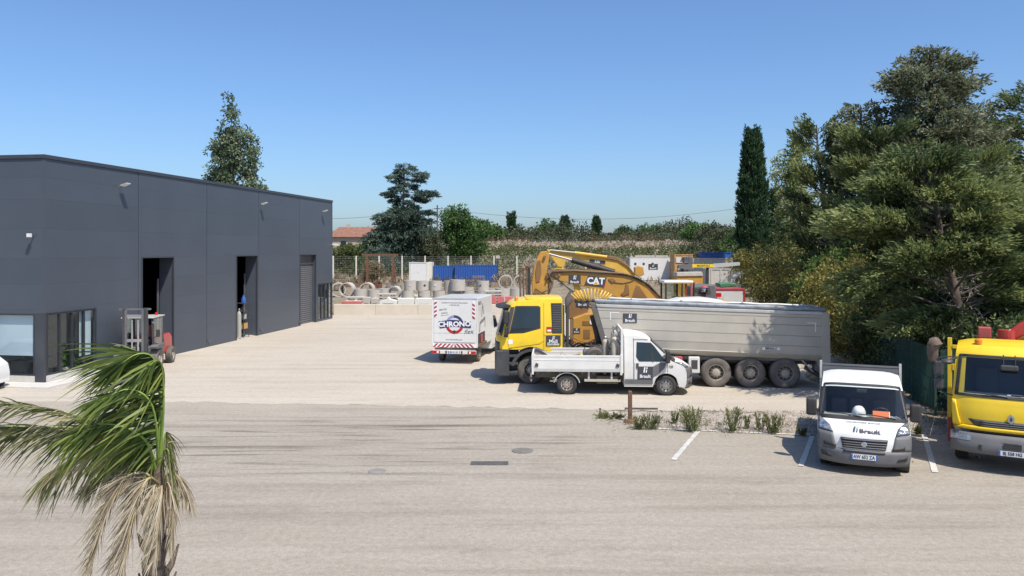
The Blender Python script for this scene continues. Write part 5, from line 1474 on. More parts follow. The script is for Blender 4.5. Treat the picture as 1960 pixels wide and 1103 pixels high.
# --- small car cut by the left edge
cw = G(4, 757)
ca = thing('hatchback_car', 'silver-white small car cut off at the edge beside the glazing', 'car', (cw.x - 3.66, cw.y + .78, 0), head(-1, .02))
line = [(.72, .30, .28, 0), (.78, .45, .28, 0), (.76, .66, .26, 0), (.66, .80, .2, .02), (.1, .92, .10, .03), (-.35, 1.00, .06, .04), (-.9, 1.36, .04, .05), (-1.15, 1.44, .02, .06), (-1.9, 1.49, 0, .07), (-2.35, 1.44, 0, .07), (-2.68, 1.10, 0, .05), (-2.84, .92, 0, .04), (-2.90, .6, 0, .03), (-2.90, .40, 0, .02)]
wid = [(.2, .80), (.5, .85), (.85, .85), (1.0, .82), (1.5, .60)]
scar = Shell(line, wid, lambda y: max(arch(y, 0, .30, .36, .24), arch(y, -2.48, .30, .36, .24)))
scar.body('body', 'white', ca)
scar.patch('windscreen', 'glass_dark', ca, [(-.9, 1.03), (.9, 1.03), (.86, 1.40), (-.86, 1.40)], .008, 8, 4)
for sg in (-1, 1):
    scar.side('side_window', 'glass_dark', ca, [(-.62, 1.02), (-2.45, 1.05), (-2.25, 1.36), (-1.15, 1.36)], sg, .006)
    scar.side('door', 'white', ca, [(-.5, .36), (-1.6, .36), (-1.6, 1.0), (-.5, .98)], sg, .008, .012)
    wheel(ca, (sg * .74, 0, .30), .30, .19, sg, rim='alu'); wheel(ca, (sg * .74, -2.48, .30), .30, .19, sg, rim='alu')
    q = [(sg * .55, .58), (sg * .96, .60), (sg * .97, .76), (sg * .62, .70)]
    if sg < 0: q = [q[1], q[0], q[3], q[2]]
    scar.patch('headlight', 'headlamp', ca, q, .012, 5, 4)
    mirror(ca, sg, .95, -.62, 1.02, .6)
scar.patch('bumper_grille', 'plastic_dark', ca, [(-.5, .34), (.5, .34), (.5, .5), (-.5, .5)], .012, 6, 3)

# --- rough-terrain forklift
Ff = Vector((.12, -.99, 0)).normalized()
fo_p = Vector((-15.62, 33.5, 0))
fk = thing('forklift', 'red and grey forklift with tall mast at the first open door', 'forklift', fo_p, head(Ff.x, Ff.y))
for x in (-.42, .42):
    MB().box(x - .07, x + .07, 1.30, 1.42, .12, 2.58).build('mast_column', 'plastic_dark', fk, bevel=.01)
    MB().box(x * .78 - .04, x * .78 + .04, 1.43, 1.50, .12, 2.50).build('inner_mast', 'plastic_grey', fk)
    MB().prism([(1.55, .10), (1.62, .10), (1.62, .8), (1.55, .8)], 'x', x * .7 - .06, x * .7 + .06).build('fork_shank', 'black', fk)
    MB().box(x * .7 - .06, x * .7 + .06, 1.62, 2.7, .10, .15).build('fork', 'black', fk)
MB().box(-.62, .62, 1.34, 1.40, 2.50, 2.57).build('mast_head', 'plastic_grey', fk)
for z in (.4, 1.2, 2.2): MB().box(-.34, .34, 1.44, 1.48, z, z + .12).build('mast_tie', 'steel', fk)
MB().box(-.6, .6, 1.50, 1.56, .3, .45).build('fork_carriage', 'black', fk); MB().box(-.6, .6, 1.50, 1.56, .7, .8).build('fork_carriage', 'black', fk)
for x in (-.12, .12): MB().tube([(x, 1.38, .3), (x, 1.38, 2.1)], .04, 10).build('lift_ram', 'chrome', fk)
MB().box(-.55, .55, -.2, 1.15, .5, .95).build('chassis', 'plastic_grey', fk, bevel=.05)
bd_ = MB(); bd_.prism([(-.2, .5), (-1.35, .45), (-1.5, .7), (-1.45, 1.15), (-1.2, 1.3), (-.2, 1.3)], 'x', -.62, .62); bd_.build('engine_cover', 'red', fk, bevel=.08)
MB().prism([(-1.2, 1.301), (-.25, 1.301), (-.25, 1.34), (-1.15, 1.33)], 'x', -.45, .45).build('cover_vent', 'plastic_dark', fk)
for x in (-.6, .6):
    for y in (-.25, 1.0): MB().bar((x, y, .9), (x * .93, y + (.0 if y > 0 else .1), 2.14), .07, .07).build('cab_pillar', 'plastic_dark', fk)
    MB().box(x - .01, x + .01, -.18, .95, .98, 2.08).build('side_glass', 'glass', fk)
    MB().box(x * 1.02 - .03, x * 1.02 + .03, -.2, 1.0, .55, .98).build('door_panel', 'plastic_grey', fk, bevel=.02)
    MB().lathe([(.05, 0), (.045, .04), (.001, .05)], (x, 1.02, 1.95), 'y', 12).build('work_lamp', 'headlamp', fk)
    wheel(fk, (x * 1.18, .95, .45), .45, .32, 1 if x > 0 else -1, tyre='tyre_dusty', rim='rim_dusty', style='truck')
    wheel(fk, (x * 1.12, -1.0, .36), .36, .26, 1 if x > 0 else -1, tyre='tyre_dusty', rim='rim_dusty', style='truck')
    MB().prism([(.45, .9), (1.45, .9), (1.5, .98), (1.3, 1.04), (.5, 1.04)], 'x', x * 1.0, x * 1.5).build('fender', 'plastic_grey', fk)
MB().box(-.66, .66, -.3, 1.1, 2.12, 2.18).build('cab_roof', 'alu', fk, bevel=.02)
MB().box(-.55, .55, 1.0, 1.01, 1.0, 2.1).build('front_glass', 'glass', fk)
st_ = MB().box(-.25, .25, -.1, .35, 1.05, 1.2).build('seat', 'black', fk, bevel=.04); MB().box(-.24, .24, -.18, -.06, 1.2, 1.75).build('backrest', 'red_dull', st_, bevel=.05)
MB().tube([(.0, .75, 1.0), (.0, .60, 1.3)], .03, 8).build('steering_column', 'black', fk)
MB().tube([(.17 * math.cos(a), .58 + .05 * math.sin(a), 1.32 + .16 * math.sin(a)) for a in [6.2832 * k / 16 for k in range(17)]], .014, 6).build('steering_wheel', 'black', fk)
MB().lathe([(.06, 0), (.06, .09), (.03, .12), (.001, .12)], (-.4, .0, 2.18), 'z', 12).build('beacon', 'light_red', fk)
MB().box(-.86, -.72, 1.0, 1.06, 1.35, 1.65).build('wing_mirror', 'black', fk); MB().bar((-.6, 1.02, 1.3), (-.78, 1.03, 1.4), .03).build('mirror_arm', 'black', fk)
# ---------------------------------------------------------------- machines behind the trailer
def PXP(poly, Y, o):
    """photo outline at depth Y -> (x,z) relative to a thing at o"""
    return [((x - CX) / FPX * Y - o[0], CAMZ - (y - HY) / FPX * Y - o[2]) for x, y in poly]

def undercarriage(t, L=4.2, w=2.6, m='chassis'):
    for sg in (-1, 1):
        x = sg * (w / 2 - .3)
        pr = [(-L / 2, .35), (-L / 2 + .15, .08), (-L / 2 + .45, 0), (L / 2 - .45, 0), (L / 2 - .15, .08), (L / 2, .35), (L / 2, .55), (L / 2 - .2, .85), (L / 2 - .5, .95), (-L / 2 + .5, .95), (-L / 2 + .2, .85), (-L / 2, .55)]
        tr_ = MB(); tr_.prism([(a, b_) for a, b_ in pr], 'y', x - .28, x + .28)
        o = tr_.build('track', m, t, bevel=.03)
        for k in range(14):
            xx = -L / 2 + .5 + k * (L - 1) / 13
            MB().box(xx - .05, xx + .05, x - .3, x + .3, .951, .99).build('track_shoe', 'chassis', o)

# excavator with lettered boom
E0 = (7.9, 38.0, 0.0)
ex = thing('excavator', 'ochre excavator with long boom lying low behind the tractor cab', 'excavator', E0)
undercarriage(ex, 4.4, 2.9)
MB().box(-1.3, 2.4, -1.3, 1.3, 1.05, 2.25).build('house', 'cat', ex, bevel=.1)
MB().prism([(1.2, 1.1), (2.7, 1.15), (2.75, 2.0), (1.3, 2.2)], 'y', -1.35, 1.35).build('counterweight', 'cat_dark', ex, bevel=.1)
bo = [(1053, 521), (1078, 517), (1110, 518), (1165, 523), (1203, 529), (1236, 546), (1262, 570), (1290, 606), (1262, 640), (1225, 606), (1190, 573), (1130, 552), (1090, 542), (1054, 534)]
b = MB(); b.prism(PXP(bo, 38, E0), 'y', -.28, .28); bm_o = b.build('boom', 'cat', ex, bevel=.03)
kn = [(1034, 482), (1046, 481), (1052, 490), (1049, 503), (1046, 520), (1052, 530), (1051, 545), (1043, 558), (1041, 600), (1022, 600), (1019, 565), (1018, 540), (1021, 515), (1028, 494)]
b = MB(); b.prism(PXP(kn, 38, E0), 'y', -.22, .22); st_ = b.build('stick', 'cat', ex, bevel=.03)
q = PXP([(1036, 520), (1030, 545), (1040, 510)], 38, E0)
MB().prism(PXP([(1028, 500), (1034, 498), (1036, 520), (1033, 538), (1026, 540), (1025, 520)], 38, E0), 'y', -.26, -.225).build('stick_plate', 'cat_dark', st_)
def line_px(pts, Y, o, r, m, name, parent, dy=0.0, n=8):
    v = [(x, dy, z) for x, z in PXP(pts, Y, o)]
    return MB().tube(v, r, n).build(name, m, parent, smooth=50)
line_px([(1050, 486), (1097, 499)], 38, E0, .05, 'rod', 'piston_rod', ex, -.05)
line_px([(1094, 498), (1172, 520), (1176, 521)], 38, E0, .14, 'black', 'boom_cylinder', ex, -.05)
line_px([(1176, 521), (1200, 527)], 38, E0, .09, 'cat_dark', 'cylinder_end', ex, -.05)
for k in range(3):
    line_px([(1046, 530 + k * 3), (1056, 517 + k * 2), (1100, 517 + k), (1150, 520 + k), (1190, 524), (1215, 530), (1240, 545), (1262, 569)], 38, E0, .035, ('cat_dark', 'rust_brown', 'black')[k], 'hydraulic_line', ex, -.30 - k * .02)
for k in range(4):
    line_px([(1046 + k, 522), (1052 + k * 2, 535 + k * 3), (1048, 556 + k * 4), (1036, 560 + k * 5), (1024, 552 + k * 5)], 38, E0, .025, ('black', 'cat_dark', 'black', 'rust_brown')[k], 'hose', st_, -.27 - .03 * k)
line_px([(1168, 536), (1172, 540), (1190, 542), (1205, 539), (1222, 530)], 38, E0, .018, 'rust_brown', 'hose', bm_o, -.30)
MB().prism(PXP([(1163, 534), (1170, 532), (1177, 537), (1170, 541)], 38, E0), 'y', -.33, -.281).build('bracket', 'cat_dark', bm_o)
MB().prism(PXP([(1196, 543), (1201, 545), (1203, 562), (1191, 566), (1187, 562), (1194, 556)], 38, E0), 'y', -.32, -.281).build('bracket', 'cat_dark', bm_o)
MB().prism(PXP([(1216, 546), (1222, 548), (1238, 572), (1232, 572), (1210, 572), (1208, 569)], 38, E0), 'y', -.34, -.281).build('ram_foot', 'cat_dark', bm_o)
MB().prism(PXP([(1222, 530), (1214, 526), (1214, 512), (1222, 509), (1230, 511), (1232, 526)], 38, E0), 'y', -.2, .2).build('boom_lug', 'cat', bm_o, bevel=.03)
def sticker_px(poly, Y, o, m, parent, y0, name):
    return MB().prism(PXP(poly, Y, o), 'y', y0 - .006, y0).build(name, m, parent)
cy_ = sticker_px([(1124, 528), (1160, 531), (1155, 550), (1117, 546)], 38, E0, 'sticker', bm_o, -.285, 'maker_panel')
sticker_px([(1151, 550), (1158, 541), (1155, 550.5)], 38, E0, 'print_red', bm_o, -.295, 'maker_corner')
c = Vector((AT(1139, 538, 38).x - E0[0], -.292, AT(1139, 538, 38).z))
lettering('CAT', .43, 'print_white', bm_o, rot_frame((c, *frame((0, 0, 0), '-y')[1:]), R(-3)), bold=.016)
MB().slab([(-.13, -.18), (.13, -.18), (0, .0)], (c, *frame((0, 0, 0), '-y')[1:]), .009, .013).build('maker_triangle', 'cat_light', bm_o)
c = Vector((AT(1099, 535, 38).x - E0[0], -.284, AT(1099, 535, 38).z))
logo_plate(bm_o, c, '-y', .58, .44)
for k in range(6):
    j = [rnd.uniform(-2.2, 1.2) for _ in range(8)]
    line_px([(1050, 524 + j[0]), (1064, 516 + j[1]), (1092, 516 + j[2]), (1130, 518 + j[3]), (1168, 521 + j[4]), (1200, 527 + j[5]), (1232, 541 + j[6]), (1260, 566 + j[7])], 38, E0, .022, ('black', 'cat_dark', 'cat_light')[k % 3], 'hose', bm_o, -.24 + .08 * k, 6)
for k in range(3):
    line_px([(1054 + 3 * k, 527), (1074 + 4 * k, 541 + 3 * k), (1096 + 2 * k, 560), (1110, 572)], 38, E0, .016, 'black', 'hose', st_, -.30)
MB().prism(PXP([(1096, 543), (1108, 546), (1116, 560), (1110, 574), (1102, 566)], 38, E0), 'y', -.16, .16).build('bucket_link', 'cat_light', st_, bevel=.02)
MB().prism(PXP([(1082, 572), (1092, 556), (1104, 570), (1120, 576), (1118, 600), (1082, 600)], 36.5, E0), 'y', -1.9, -1.2).build('bucket', 'chassis', ex, bevel=.03)
for px_, py_ in ((1024, 560), (1042, 492), (1047, 526), (1070, 526)):
    c = AT(px_, py_, 38); MB().cyl((c.x - E0[0], -.34, c.z), (c.x - E0[0], .3, c.z), .07, 12).build('pin', 'cat_dark', st_)
# second excavator, boom only clears the first
E2 = (9.5, 42.5, 0.0)
e2 = thing('excavator', 'lighter yellow excavator boom rising behind the lettered boom', 'excavator', E2)
undercarriage(e2, 4.2, 2.8)
MB().box(-1.2, 2.2, -1.3, 1.3, 1.05, 2.2).build('house', 'cat_light', e2, bevel=.1)
b2 = [(1046, 478), (1060, 478), (1100, 482), (1150, 488), (1180, 494), (1198, 506), (1212, 524), (1235, 560), (1285, 606), (1262, 640), (1215, 590), (1190, 545), (1172, 520), (1150, 506), (1100, 500), (1084, 496), (1078, 512), (1068, 511), (1052, 488)]
MB().prism(PXP(b2, 42.5, E2), 'y', -.25, .25).build('boom', 'cat_light', e2, bevel=.03)
line_px([(1053, 479), (1100, 484)], 42.5, E2, .045, 'rod', 'piston_rod', e2, -.32)
line_px([(1099, 484), (1160, 492)], 42.5, E2, .085, 'cat_light', 'boom_cylinder', e2, -.32)
for k in range(3): line_px([(1160, 490 + k * 2), (1182, 494 + k * 2), (1200, 508 + k), (1214, 527)], 42.5, E2, .03, 'cat_dark', 'hydraulic_line', e2, -.3)
pn = sticker_px([(1128, 496), (1158, 500), (1157, 506), (1127, 502)], 42.5, E2, 'sticker', e2, -.255, 'model_panel')
c = Vector((AT(1142, 501, 42.5).x - E2[0], -.262, AT(1142, 501, 42.5).z))
lettering('330', .2, 'cat_light' if False else 'print_white', pn, rot_frame((c, *frame((0, 0, 0), '-y')[1:]), R(-7)), bold=.004)
# steel rods standing beside the stick
for k, (x0, x1, y0) in enumerate(((997, 996, 520), (1003, 1002, 517), (1008, 1008, 516), (1013, 1011, 513))):
    p = AT(x0, 620, 37.0); p2 = AT(x1, y0, 37.0)
    t = thing('steel_rod', ['rusty rod standing left of the excavator stick, first from the red blocks', 'second rusty rod standing left of the excavator stick', 'third rusty rod standing left of the excavator stick', 'black thick rod standing closest to the excavator stick'][k], 'rod', (p.x, 37.0 + .12 * k, 0), 0, 'rods standing beside the excavator stick')
    MB().tube([(0, 0, 0), (p2.x - p.x, 0, p2.z)], .05 if k < 3 else .11, 8).build('shaft', 'rust_brown' if k < 3 else 'black', t)
    MB().tube([(p2.x - p.x, 0, p2.z), (p2.x - p.x, 0, p2.z + .08)], .065 if k < 3 else .13, 8).build('cap', 'rust', t)
    MB().lathe([(.18, 0), (.18, .03), (.001, .03)], (0, 0, 0), 'z', 12).build('foot_plate', 'rust', t)
# ochre machine in the gap between cab and trailer
K0 = (3.25, 34.2, 0.0)
km = thing('crawler_machine', 'ochre tracked machine showing between yellow cab and trailer', 'machine', K0)
undercarriage(km, 3.2, 2.2)
MB().prism(PXP([(1094, 607), (1094, 650), (1096, 664), (1165, 664), (1168, 598), (1150, 594), (1118, 598)], 34, K0), 'y', -.9, .9).build('engine_housing', 'cat', km, bevel=.05)
MB().prism(PXP([(1086, 590), (1086, 610), (1120, 604), (1130, 578), (1098, 572)], 34, K0), 'y', -.6, .6).build('upper_hood', 'cat_dark', km, bevel=.04)
logo_plate(km, (AT(1113, 576, 34).x - K0[0], -.62, AT(1113, 576, 34).z - .05), '-y', .52, .34)
logo_plate(km, (AT(1101, 630, 34).x - K0[0], -.915, AT(1101, 630, 34).z), '-y', .30, .22)
for (a, c_, d, e_) in ((1112, 1128, 612, 620), (1114, 1126, 628, 645), (1135, 1150, 626, 644)):
    MB().prism(PXP([(a, d), (c_, d), (c_, e_), (a, e_)], 34, K0), 'y', -.915, -.9).build('vent', 'cat_dark', km)
c = Vector((AT(1146, 616, 34).x - K0[0], -.905, AT(1146, 616, 34).z))
lettering('TO', .2, 'sticker', km, (c, *frame((0, 0, 0), '-y')[1:]), bold=.004)
MB().lathe([(.11, 0), (.11, .02), (.001, .02)], (AT(1130, 614, 34).x - K0[0], -.93, AT(1130, 614, 34).z), 'y', 16).build('round_sign', 'print_white', km)
pts_ = []
for i in range(120):
    q = i / 119; pts_.append((-.75 + 1.35 * q + .04 * math.cos(q * 110), -1.0 + .04 * math.sin(q * 110), 1.30 - .25 * math.sin(q * 3.14)))
MB().tube(pts_, .014, 5).build('coiled_lead', 'cat_dark', km)
for k in range(6):
    MB().tube([(-.5 + .12 * k, -.95, .95), (0 + .1 * k, -1.1, 1.05 + .06 * k), (.9, -1.05, 1.0 + .13 * k)], .022, 6).build('hose', ('black', 'cat_dark')[k % 2], km)
# ribbed yellow hose fanned over the front of the trailer
hc = tl.matrix_basis @ Vector((-.75, Y1 - .02, 2.92 + bodyz(Y1)))
t = thing('hose_coil', 'fanned coil of yellow hose on the front edge of the tipper trailer', 'hose', hc, tl.rotation_euler.z)
for k in range(13):
    a = R(-72 + 144 * k / 12); yy = .42 - .84 * k / 12
    ct, sn = math.cos(a), math.sin(a)
    d = Vector((0, -sn * .34, .18 + .30 * ct))
    p0 = Vector((-.06, yy, .02)); w_ = Vector((-.08, -.02, 0))
    MB().tube([p0, p0 + d * .5 + Vector((-.10, 0, 0)), p0 + d, p0 + d + Vector((.08, 0, .0)), p0 + d * .5 + Vector((.12, 0, 0)), p0 + Vector((.1, 0, 0))], .034, 6).build('hose_loop', 'cat_light', t, smooth=60)
b = MB(); b.box(-.1, .2, -.62, .62, -.02, .05)
for k in range(6): b.box(-.2, .25, -.55 + k * .22, -.47 + k * .22, .051, .10)
b.build('hose_rack', 'plastic_dark', t)
for k in range(5): MB().tube([(-.15, .55 - .2 * k, .02), (-.28, .5 - .2 * k, -.15), (-.18, .35 - .2 * k, -.22), (-.05, .3 - .2 * k, .0)], .022, 6).build('hanging_hose', 'black', t)

# tractor with white cab roof
A0 = (9.4, 45.0, 0.0)
ft = thing('farm_tractor', 'tractor cab with white roof and dark glass behind the trailer', 'tractor', A0)
x0, x1 = AT(1270, 540, 45).x - A0[0], AT(1318, 540, 45).x - A0[0]
MB().box(x0 - .12, x1 + .12, -.75, .75, 3.05, 3.22).build('cab_roof', 'white', ft, bevel=.06)
for x in (x0, x1, (x0 + x1) / 2 + .2):
    for y in (-.68, .68): MB().bar((x, y, 1.3), (x, y, 3.06), .09, .09).build('cab_pillar', 'black' if x < x1 else 'red_dull', ft)
MB().box(x0 + .02, x1 - .02, -.70, -.69, 1.3, 3.04).build('side_glass', 'glass', ft); MB().box(x0 + .02, x1 - .02, .69, .70, 1.3, 3.04).build('side_glass', 'glass', ft)
MB().box(x0 - .02, x1 + .05, -.75, .75, .9, 1.3).build('cab_base', 'red_dull', ft, bevel=.05)
MB().box(x1, x1 + 1.7, -.42, .42, .95, 1.75).build('hood', 'red_dull', ft, bevel=.1)
MB().box(x0 + .5, x0 + .9, -.25, .25, 1.3, 2.3).build('seat', 'black', ft, bevel=.06)
for x, r_ in ((x0 + .2, .8), (x1 + 1.3, .55)):
    for sg in (-1, 1): 
        o = wheel(ft, (x, sg * .85, r_), r_, .42, 1, tyre='tyre', rim='rim_dusty', style='truck'); o.rotation_euler = (0, 0, R(-90 if sg < 0 else 90))
MB().tube([(x1 + .3, .0, 1.7), (x1 + .3, 0, 3.1)], .05, 8).build('exhaust', 'black', ft)
# sweeper-like machine: grey cab and red lamp unit
B0 = (11.2, 46.5, 0)
gm = thing('loader_machine', 'dark grey machine cab with red lamp beside the white tractor roof', 'machine', B0)
MB().prism(PXP([(1318, 548), (1345, 544), (1362, 545), (1368, 575), (1368, 620), (1316, 620)], 46.5, B0), 'y', -.8, .8).build('cab_body', 'plastic_grey', gm, bevel=.05)
MB().prism(PXP([(1322, 551), (1352, 549), (1354, 562), (1322, 565)], 46.5, B0), 'y', -.83, -.81).build('side_window', 'glass', gm)
MB().prism(PXP([(1360, 540), (1376, 538), (1391, 540), (1393, 546), (1362, 548)], 48, B0), 'y', -.5, .5).build('engine_cover', 'tractor_green', gm, bevel=.05)
p = AT(1341, 552, 46.5); MB().lathe([(.2, -.12), (.22, 0), (.16, .12), (.001, .14)], (p.x - B0[0], -.95, p.z - .05), 'z', 14).build('lamp_unit', 'chrome', gm, smooth=50)
MB().lathe([(.23, .14), (.12, .24), (.001, .24)], (p.x - B0[0], -.95, p.z - .05), 'z', 14).build('lamp_cap', 'red_dull', gm)
for x in (-.9, .9):
    for sg in (-1, 1):
        o = wheel(gm, (x, sg * .8, .5), .5, .35, 1, tyre='tyre', rim='rim_dusty', style='truck'); o.rotation_euler = (0, 0, R(-90 if sg < 0 else 90))
MB().box(-1.2, 1.2, -.6, .6, .5, .95).build('chassis', 'chassis', gm)
for px_, yt_ in ((1305, 512), (1354, 512)):
    pass
# white van whose roof shows over the trailer
vv = AT(1375, 566, 34.8)
wv = thing('parked_van', 'white rounded van roof with red lamp showing over the trailer edge', 'van', (vv.x, 34.8, 0), R(-92))
ln = [(2.2, .4, .2, 0), (2.25, .8, .2, 0), (2.1, 1.1, .15, 0), (1.5, 1.35, .1, .02), (.8, 2.2, .05, .08), (.5, 2.55, .03, .12), (.0, 2.78, 0, .18), (-.8, 2.88, 0, .22), (-1.8, 2.84, 0, .22), (-2.4, 2.68, 0, .2), (-2.6, 2.3, 0, .1)]
sw_ = Shell(ln, [(.3, .95), (1.2, 1.0), (2.9, .86)], lambda y: max(arch(y, 1.5, .35, .43, .3), arch(y, -1.8, .35, .43, .3)))
sw_.body('body', 'white', wv)
sw_.patch('windscreen', 'glass_dark', wv, [(-.9, 1.45), (.9, 1.45), (.85, 2.15), (-.85, 2.15)], .008, 8, 5)
for sg in (-1, 1):
    for y in (1.5, -1.8): wheel(wv, (sg * .88, y, .345), .345, .21, sg)
    sw_.side('side_window', 'glass_dark', wv, [(1.0, 1.5), (.1, 1.5), (.1, 2.1), (.7, 2.1)], sg)
MB().box(-.09, .09, -.12, .12, 2.87, 3.06).build('beacon', 'light_red', wv, bevel=.03)
# white skip with red rim
p0, p1 = AT(1365, 553, 50), AT(1425, 553, 50)
sk = thing('dump_truck', 'white truck body with red rim behind the trailer top', 'truck', ((p0.x + p1.x) / 2, 50, 0))
w_ = p1.x - p0.x
MB().box(-w_ / 2, w_ / 2, -.04, 4.0, 1.0, p0.z - .1).build('body_shell', 'white_dusty', sk)
MB().box(-w_ / 2 - .04, w_ / 2 + .04, -.07, 4.04, p0.z - .099, p0.z).build('rim', 'red', sk)
MB().box(w_ / 2 - .08, w_ / 2 + .045, -.08, .04, 1.0, p0.z - .1).build('corner_post', 'red', sk)
for x in (-.6, .6):
    for y in (.6, 3.2): wheel(sk, (x * 1.4, y, .48), .48, .3, 1 if x > 0 else -1, style='truck')
MB().box(-.6, .6, .0, 4.6, .55, .99).build('chassis', 'chassis', sk)

# ---------------------------------------------------------------- things by the far fence
def gz(x, y): return hgt(x, y) - .012
def ribbed_box(name, label, px0, px1, pytop, Y, m, cat='container', depth=2.4, ribs=True, group=None, base=None, rib_step=.28, roofed=True):
    a, c_ = AT(px0, pytop, Y), AT(px1, pytop, Y)
    z0 = gz((a.x + c_.x) / 2, Y) if base is None else base
    w = c_.x - a.x; h = a.z - z0
    t = thing(name, label, cat, ((a.x + c_.x) / 2, Y, z0), 0, group)
    MB().box(-w / 2, w / 2, .05, depth - .05, .1, h - .05).build('shell', m, t)
    for x in (-w / 2, w / 2 - .12):
        MB().box(x, x + .12, 0, .12, 0, h).build('corner_post', m, t); MB().box(x, x + .12, depth - .12, depth, 0, h).build('corner_post', m, t)
    MB().box(-w / 2 + .12, w / 2 - .12, 0, .12, h - .12, h).build('top_rail', m, t); MB().box(-w / 2 + .12, w / 2 - .12, 0, .12, 0, .14).build('bottom_rail', m, t)
    if ribs:
        b = MB(); b.prism([(0, .05), (.04, -.0), (.14, -.0), (.18, .05)], 'z', .14, h - .121)
        mm = b.mesh('rib'); k = 0; x = -w / 2 + .14
        while x + .2 < w / 2 - .12:
            link('rib', mm, m, t, loc=(x, 0, 0)); x += rib_step
    return t, w, h
t, w, h = ribbed_box('container', 'wider ribbed blue container by the far fence', 870.5, 952, 507, 94, 'blue')
t, w, h = ribbed_box('container', 'narrower ribbed blue container next to the white cabin', 829, 869, 508.5, 94.4, 'blue')
t, w, h = ribbed_box('site_cabin', 'plain white site cabin left of the blue containers', 783, 818, 502, 93, 'white', 'cabin', 3.0, False)
MB().box(-w / 2 + .14, w / 2 - .14, -.03, .0, .16, h - .14).build('door', 'white', t, bevel=.01)
MB().box(-.02, .02, -.06, -.03, 1.2, 1.35).build('door_handle', 'steel', t); MB().box(w / 2 + .001, w / 2 + .5, .2, 2.8, .1, h - .03).build('side_annex', 'post_white', t)
MB().box(-w / 2 + .1, w / 2 - .1, -.045, -.031, h - .13, h - .09).build('rust_seam', 'rust', t)
# right hand group
t, w, h = ribbed_box('container', 'white container with dark logo plate near the right of the fence', 1205, 1285, 492, 96, 'skip_beige', 'container', 2.6, False)
MB().box(-w / 2 + .1, w / 2 - .1, -.02, .0, .2, h - .15).build('front_panel', 'white', t)
for px_ in (1216, 1232, 1249): MB().lathe([(.16, 0), (.15, -.03), (.001, -.03)], (AT(px_, 0, 96).x - t.location.x, -.021, h - 1.35 + .5), 'y', 14).build('port_hole', 'plastic_dark', t)
logo_plate(t, (AT(1250, 0, 96).x - t.location.x, -.03, AT(0, 511, 96).z - t.location.z), '-y', 1.15, .72)
for px_ in (1208, 1254): MB().box(AT(px_, 0, 96).x - t.location.x - .04, AT(px_, 0, 96).x - t.location.x + .04, 0, .08, h + .001, h + .45).build('lifting_post', 'skip_beige', t)
MB().box(-w / 2 + .7, w / 2 - .4, 0, .2, h + .001, h + .20).build('roof_beam', 'skip_beige', t)
t, w, h = ribbed_box('storage_cabin', 'ochre cabin with white window panels beside the white container', 1291, 1326, 487, 93, 'wood_orange', 'cabin', 2.6, False)
for a, c_, z0, z1 in ((-.9, -.15, h - 1.0, h - .35), (.1, .8, h - 1.0, h - .35), (-.7, .6, h - 1.9, h - 1.3)):
    MB().box(a, c_, -.03, -.001, z0, z1).build('window_panel', 'white_dusty', t)
MB().box(-.2, .9, -.35, -.03, h - .28, h - .22).build('canopy', 'skip_beige', t)
t, w, h = ribbed_box('stacked_cabin', 'beige slatted cabin under the blue skip', 1326, 1402, 494, 90, 'skip_beige', 'cabin', 2.4, True, rib_step=.5)
zt = t.location.z + h
a, c_ = AT(1342, 491, 90), AT(1404, 491, 90)
bs = thing('blue_skip', 'long blue skip lying on top of the beige cabin', 'skip', ((a.x + c_.x) / 2, 90.2, zt + .002))
w2 = c_.x - a.x
b = MB(); b.prism([(-w2 / 2 + .3, 0), (w2 / 2 - .3, 0), (w2 / 2, .62), (-w2 / 2, .66)], 'y', 0, 1.8); b.build('skip_body', 'blue', bs, bevel=.03)
MB().box(-w2 / 2 - .05, w2 / 2 + .05, -.06, -.001, .55, .64).build('rim', 'blue', bs); 
for k in range(5): MB().box(-w2 / 2 + .5 + k * .72, -w2 / 2 + .58 + k * .72, -.05, -.001, .08, .54).build('rib', 'blue', bs)
t, w, h = ribbed_box('grey_skip', 'pale dusty roll-on skip with side posts in front of the bushes', 1357, 1420, 514, 72, 'skip_beige', 'skip', 2.4, True, rib_step=.85)
MB().box(w / 2 - 1.0, w / 2 - .1, -.03, .0, .3, h - .3).build('side_door', 'white_dusty', t)
lb = thing('lift_boom', 'grey lifting arm with yellow name band above the tractor', 'machine arm', (AT(1360, 0, 62).x, 62, gz(15, 62)))
l0 = (lb.location.x, 62, lb.location.z)
MB().prism(PXP([(1298, 507), (1325, 506), (1325, 516), (1298, 514)], 62, l0), 'y', -.2, .2).build('arm_end', 'plastic_grey', lb)
MB().prism(PXP([(1324, 506), (1365, 506), (1365, 512), (1324, 512)], 62, l0), 'y', -.22, .22).build('name_band', 'yellow', lb)
lettering('MANITOU', .22, 'print_dark', lb, (Vector((AT(1345, 0, 62).x - l0[0], -.225, AT(0, 509, 62).z - l0[2])), *frame((0, 0, 0), '-y')[1:]), bold=.003)
MB().prism(PXP([(1365, 505), (1415, 502), (1415, 508), (1365, 513)], 62, l0), 'y', -.18, .18).build('arm', 'alu', lb)
MB().prism(PXP([(1352, 512), (1356, 512), (1356, 560), (1350, 560)], 62, l0), 'y', -.1, .1).build('arm_post', 'black', lb)
MB().prism(PXP([(1303, 512), (1308, 512), (1310, 545), (1304, 545)], 62, l0), 'y', -.1, .1).build('arm_post', 'black', lb)
MB().prism(PXP([(1292, 528), (1342, 528), (1342, 600), (1292, 600)], 62, l0), 'y', -.6, .6).build('machine_body', 'cat', lb, bevel=.05)
MB().prism(PXP([(1292, 521), (1340, 520), (1342, 528), (1292, 528.5)], 62, l0), 'y', -.7, .7).build('machine_hood', 'skip_beige', lb, bevel=.03)
MB().prism(PXP([(1342, 545), (1380, 545), (1380, 612), (1342, 612)], 62, l0), 'y', -.6, .6).build('machine_frame', 'chassis', lb)
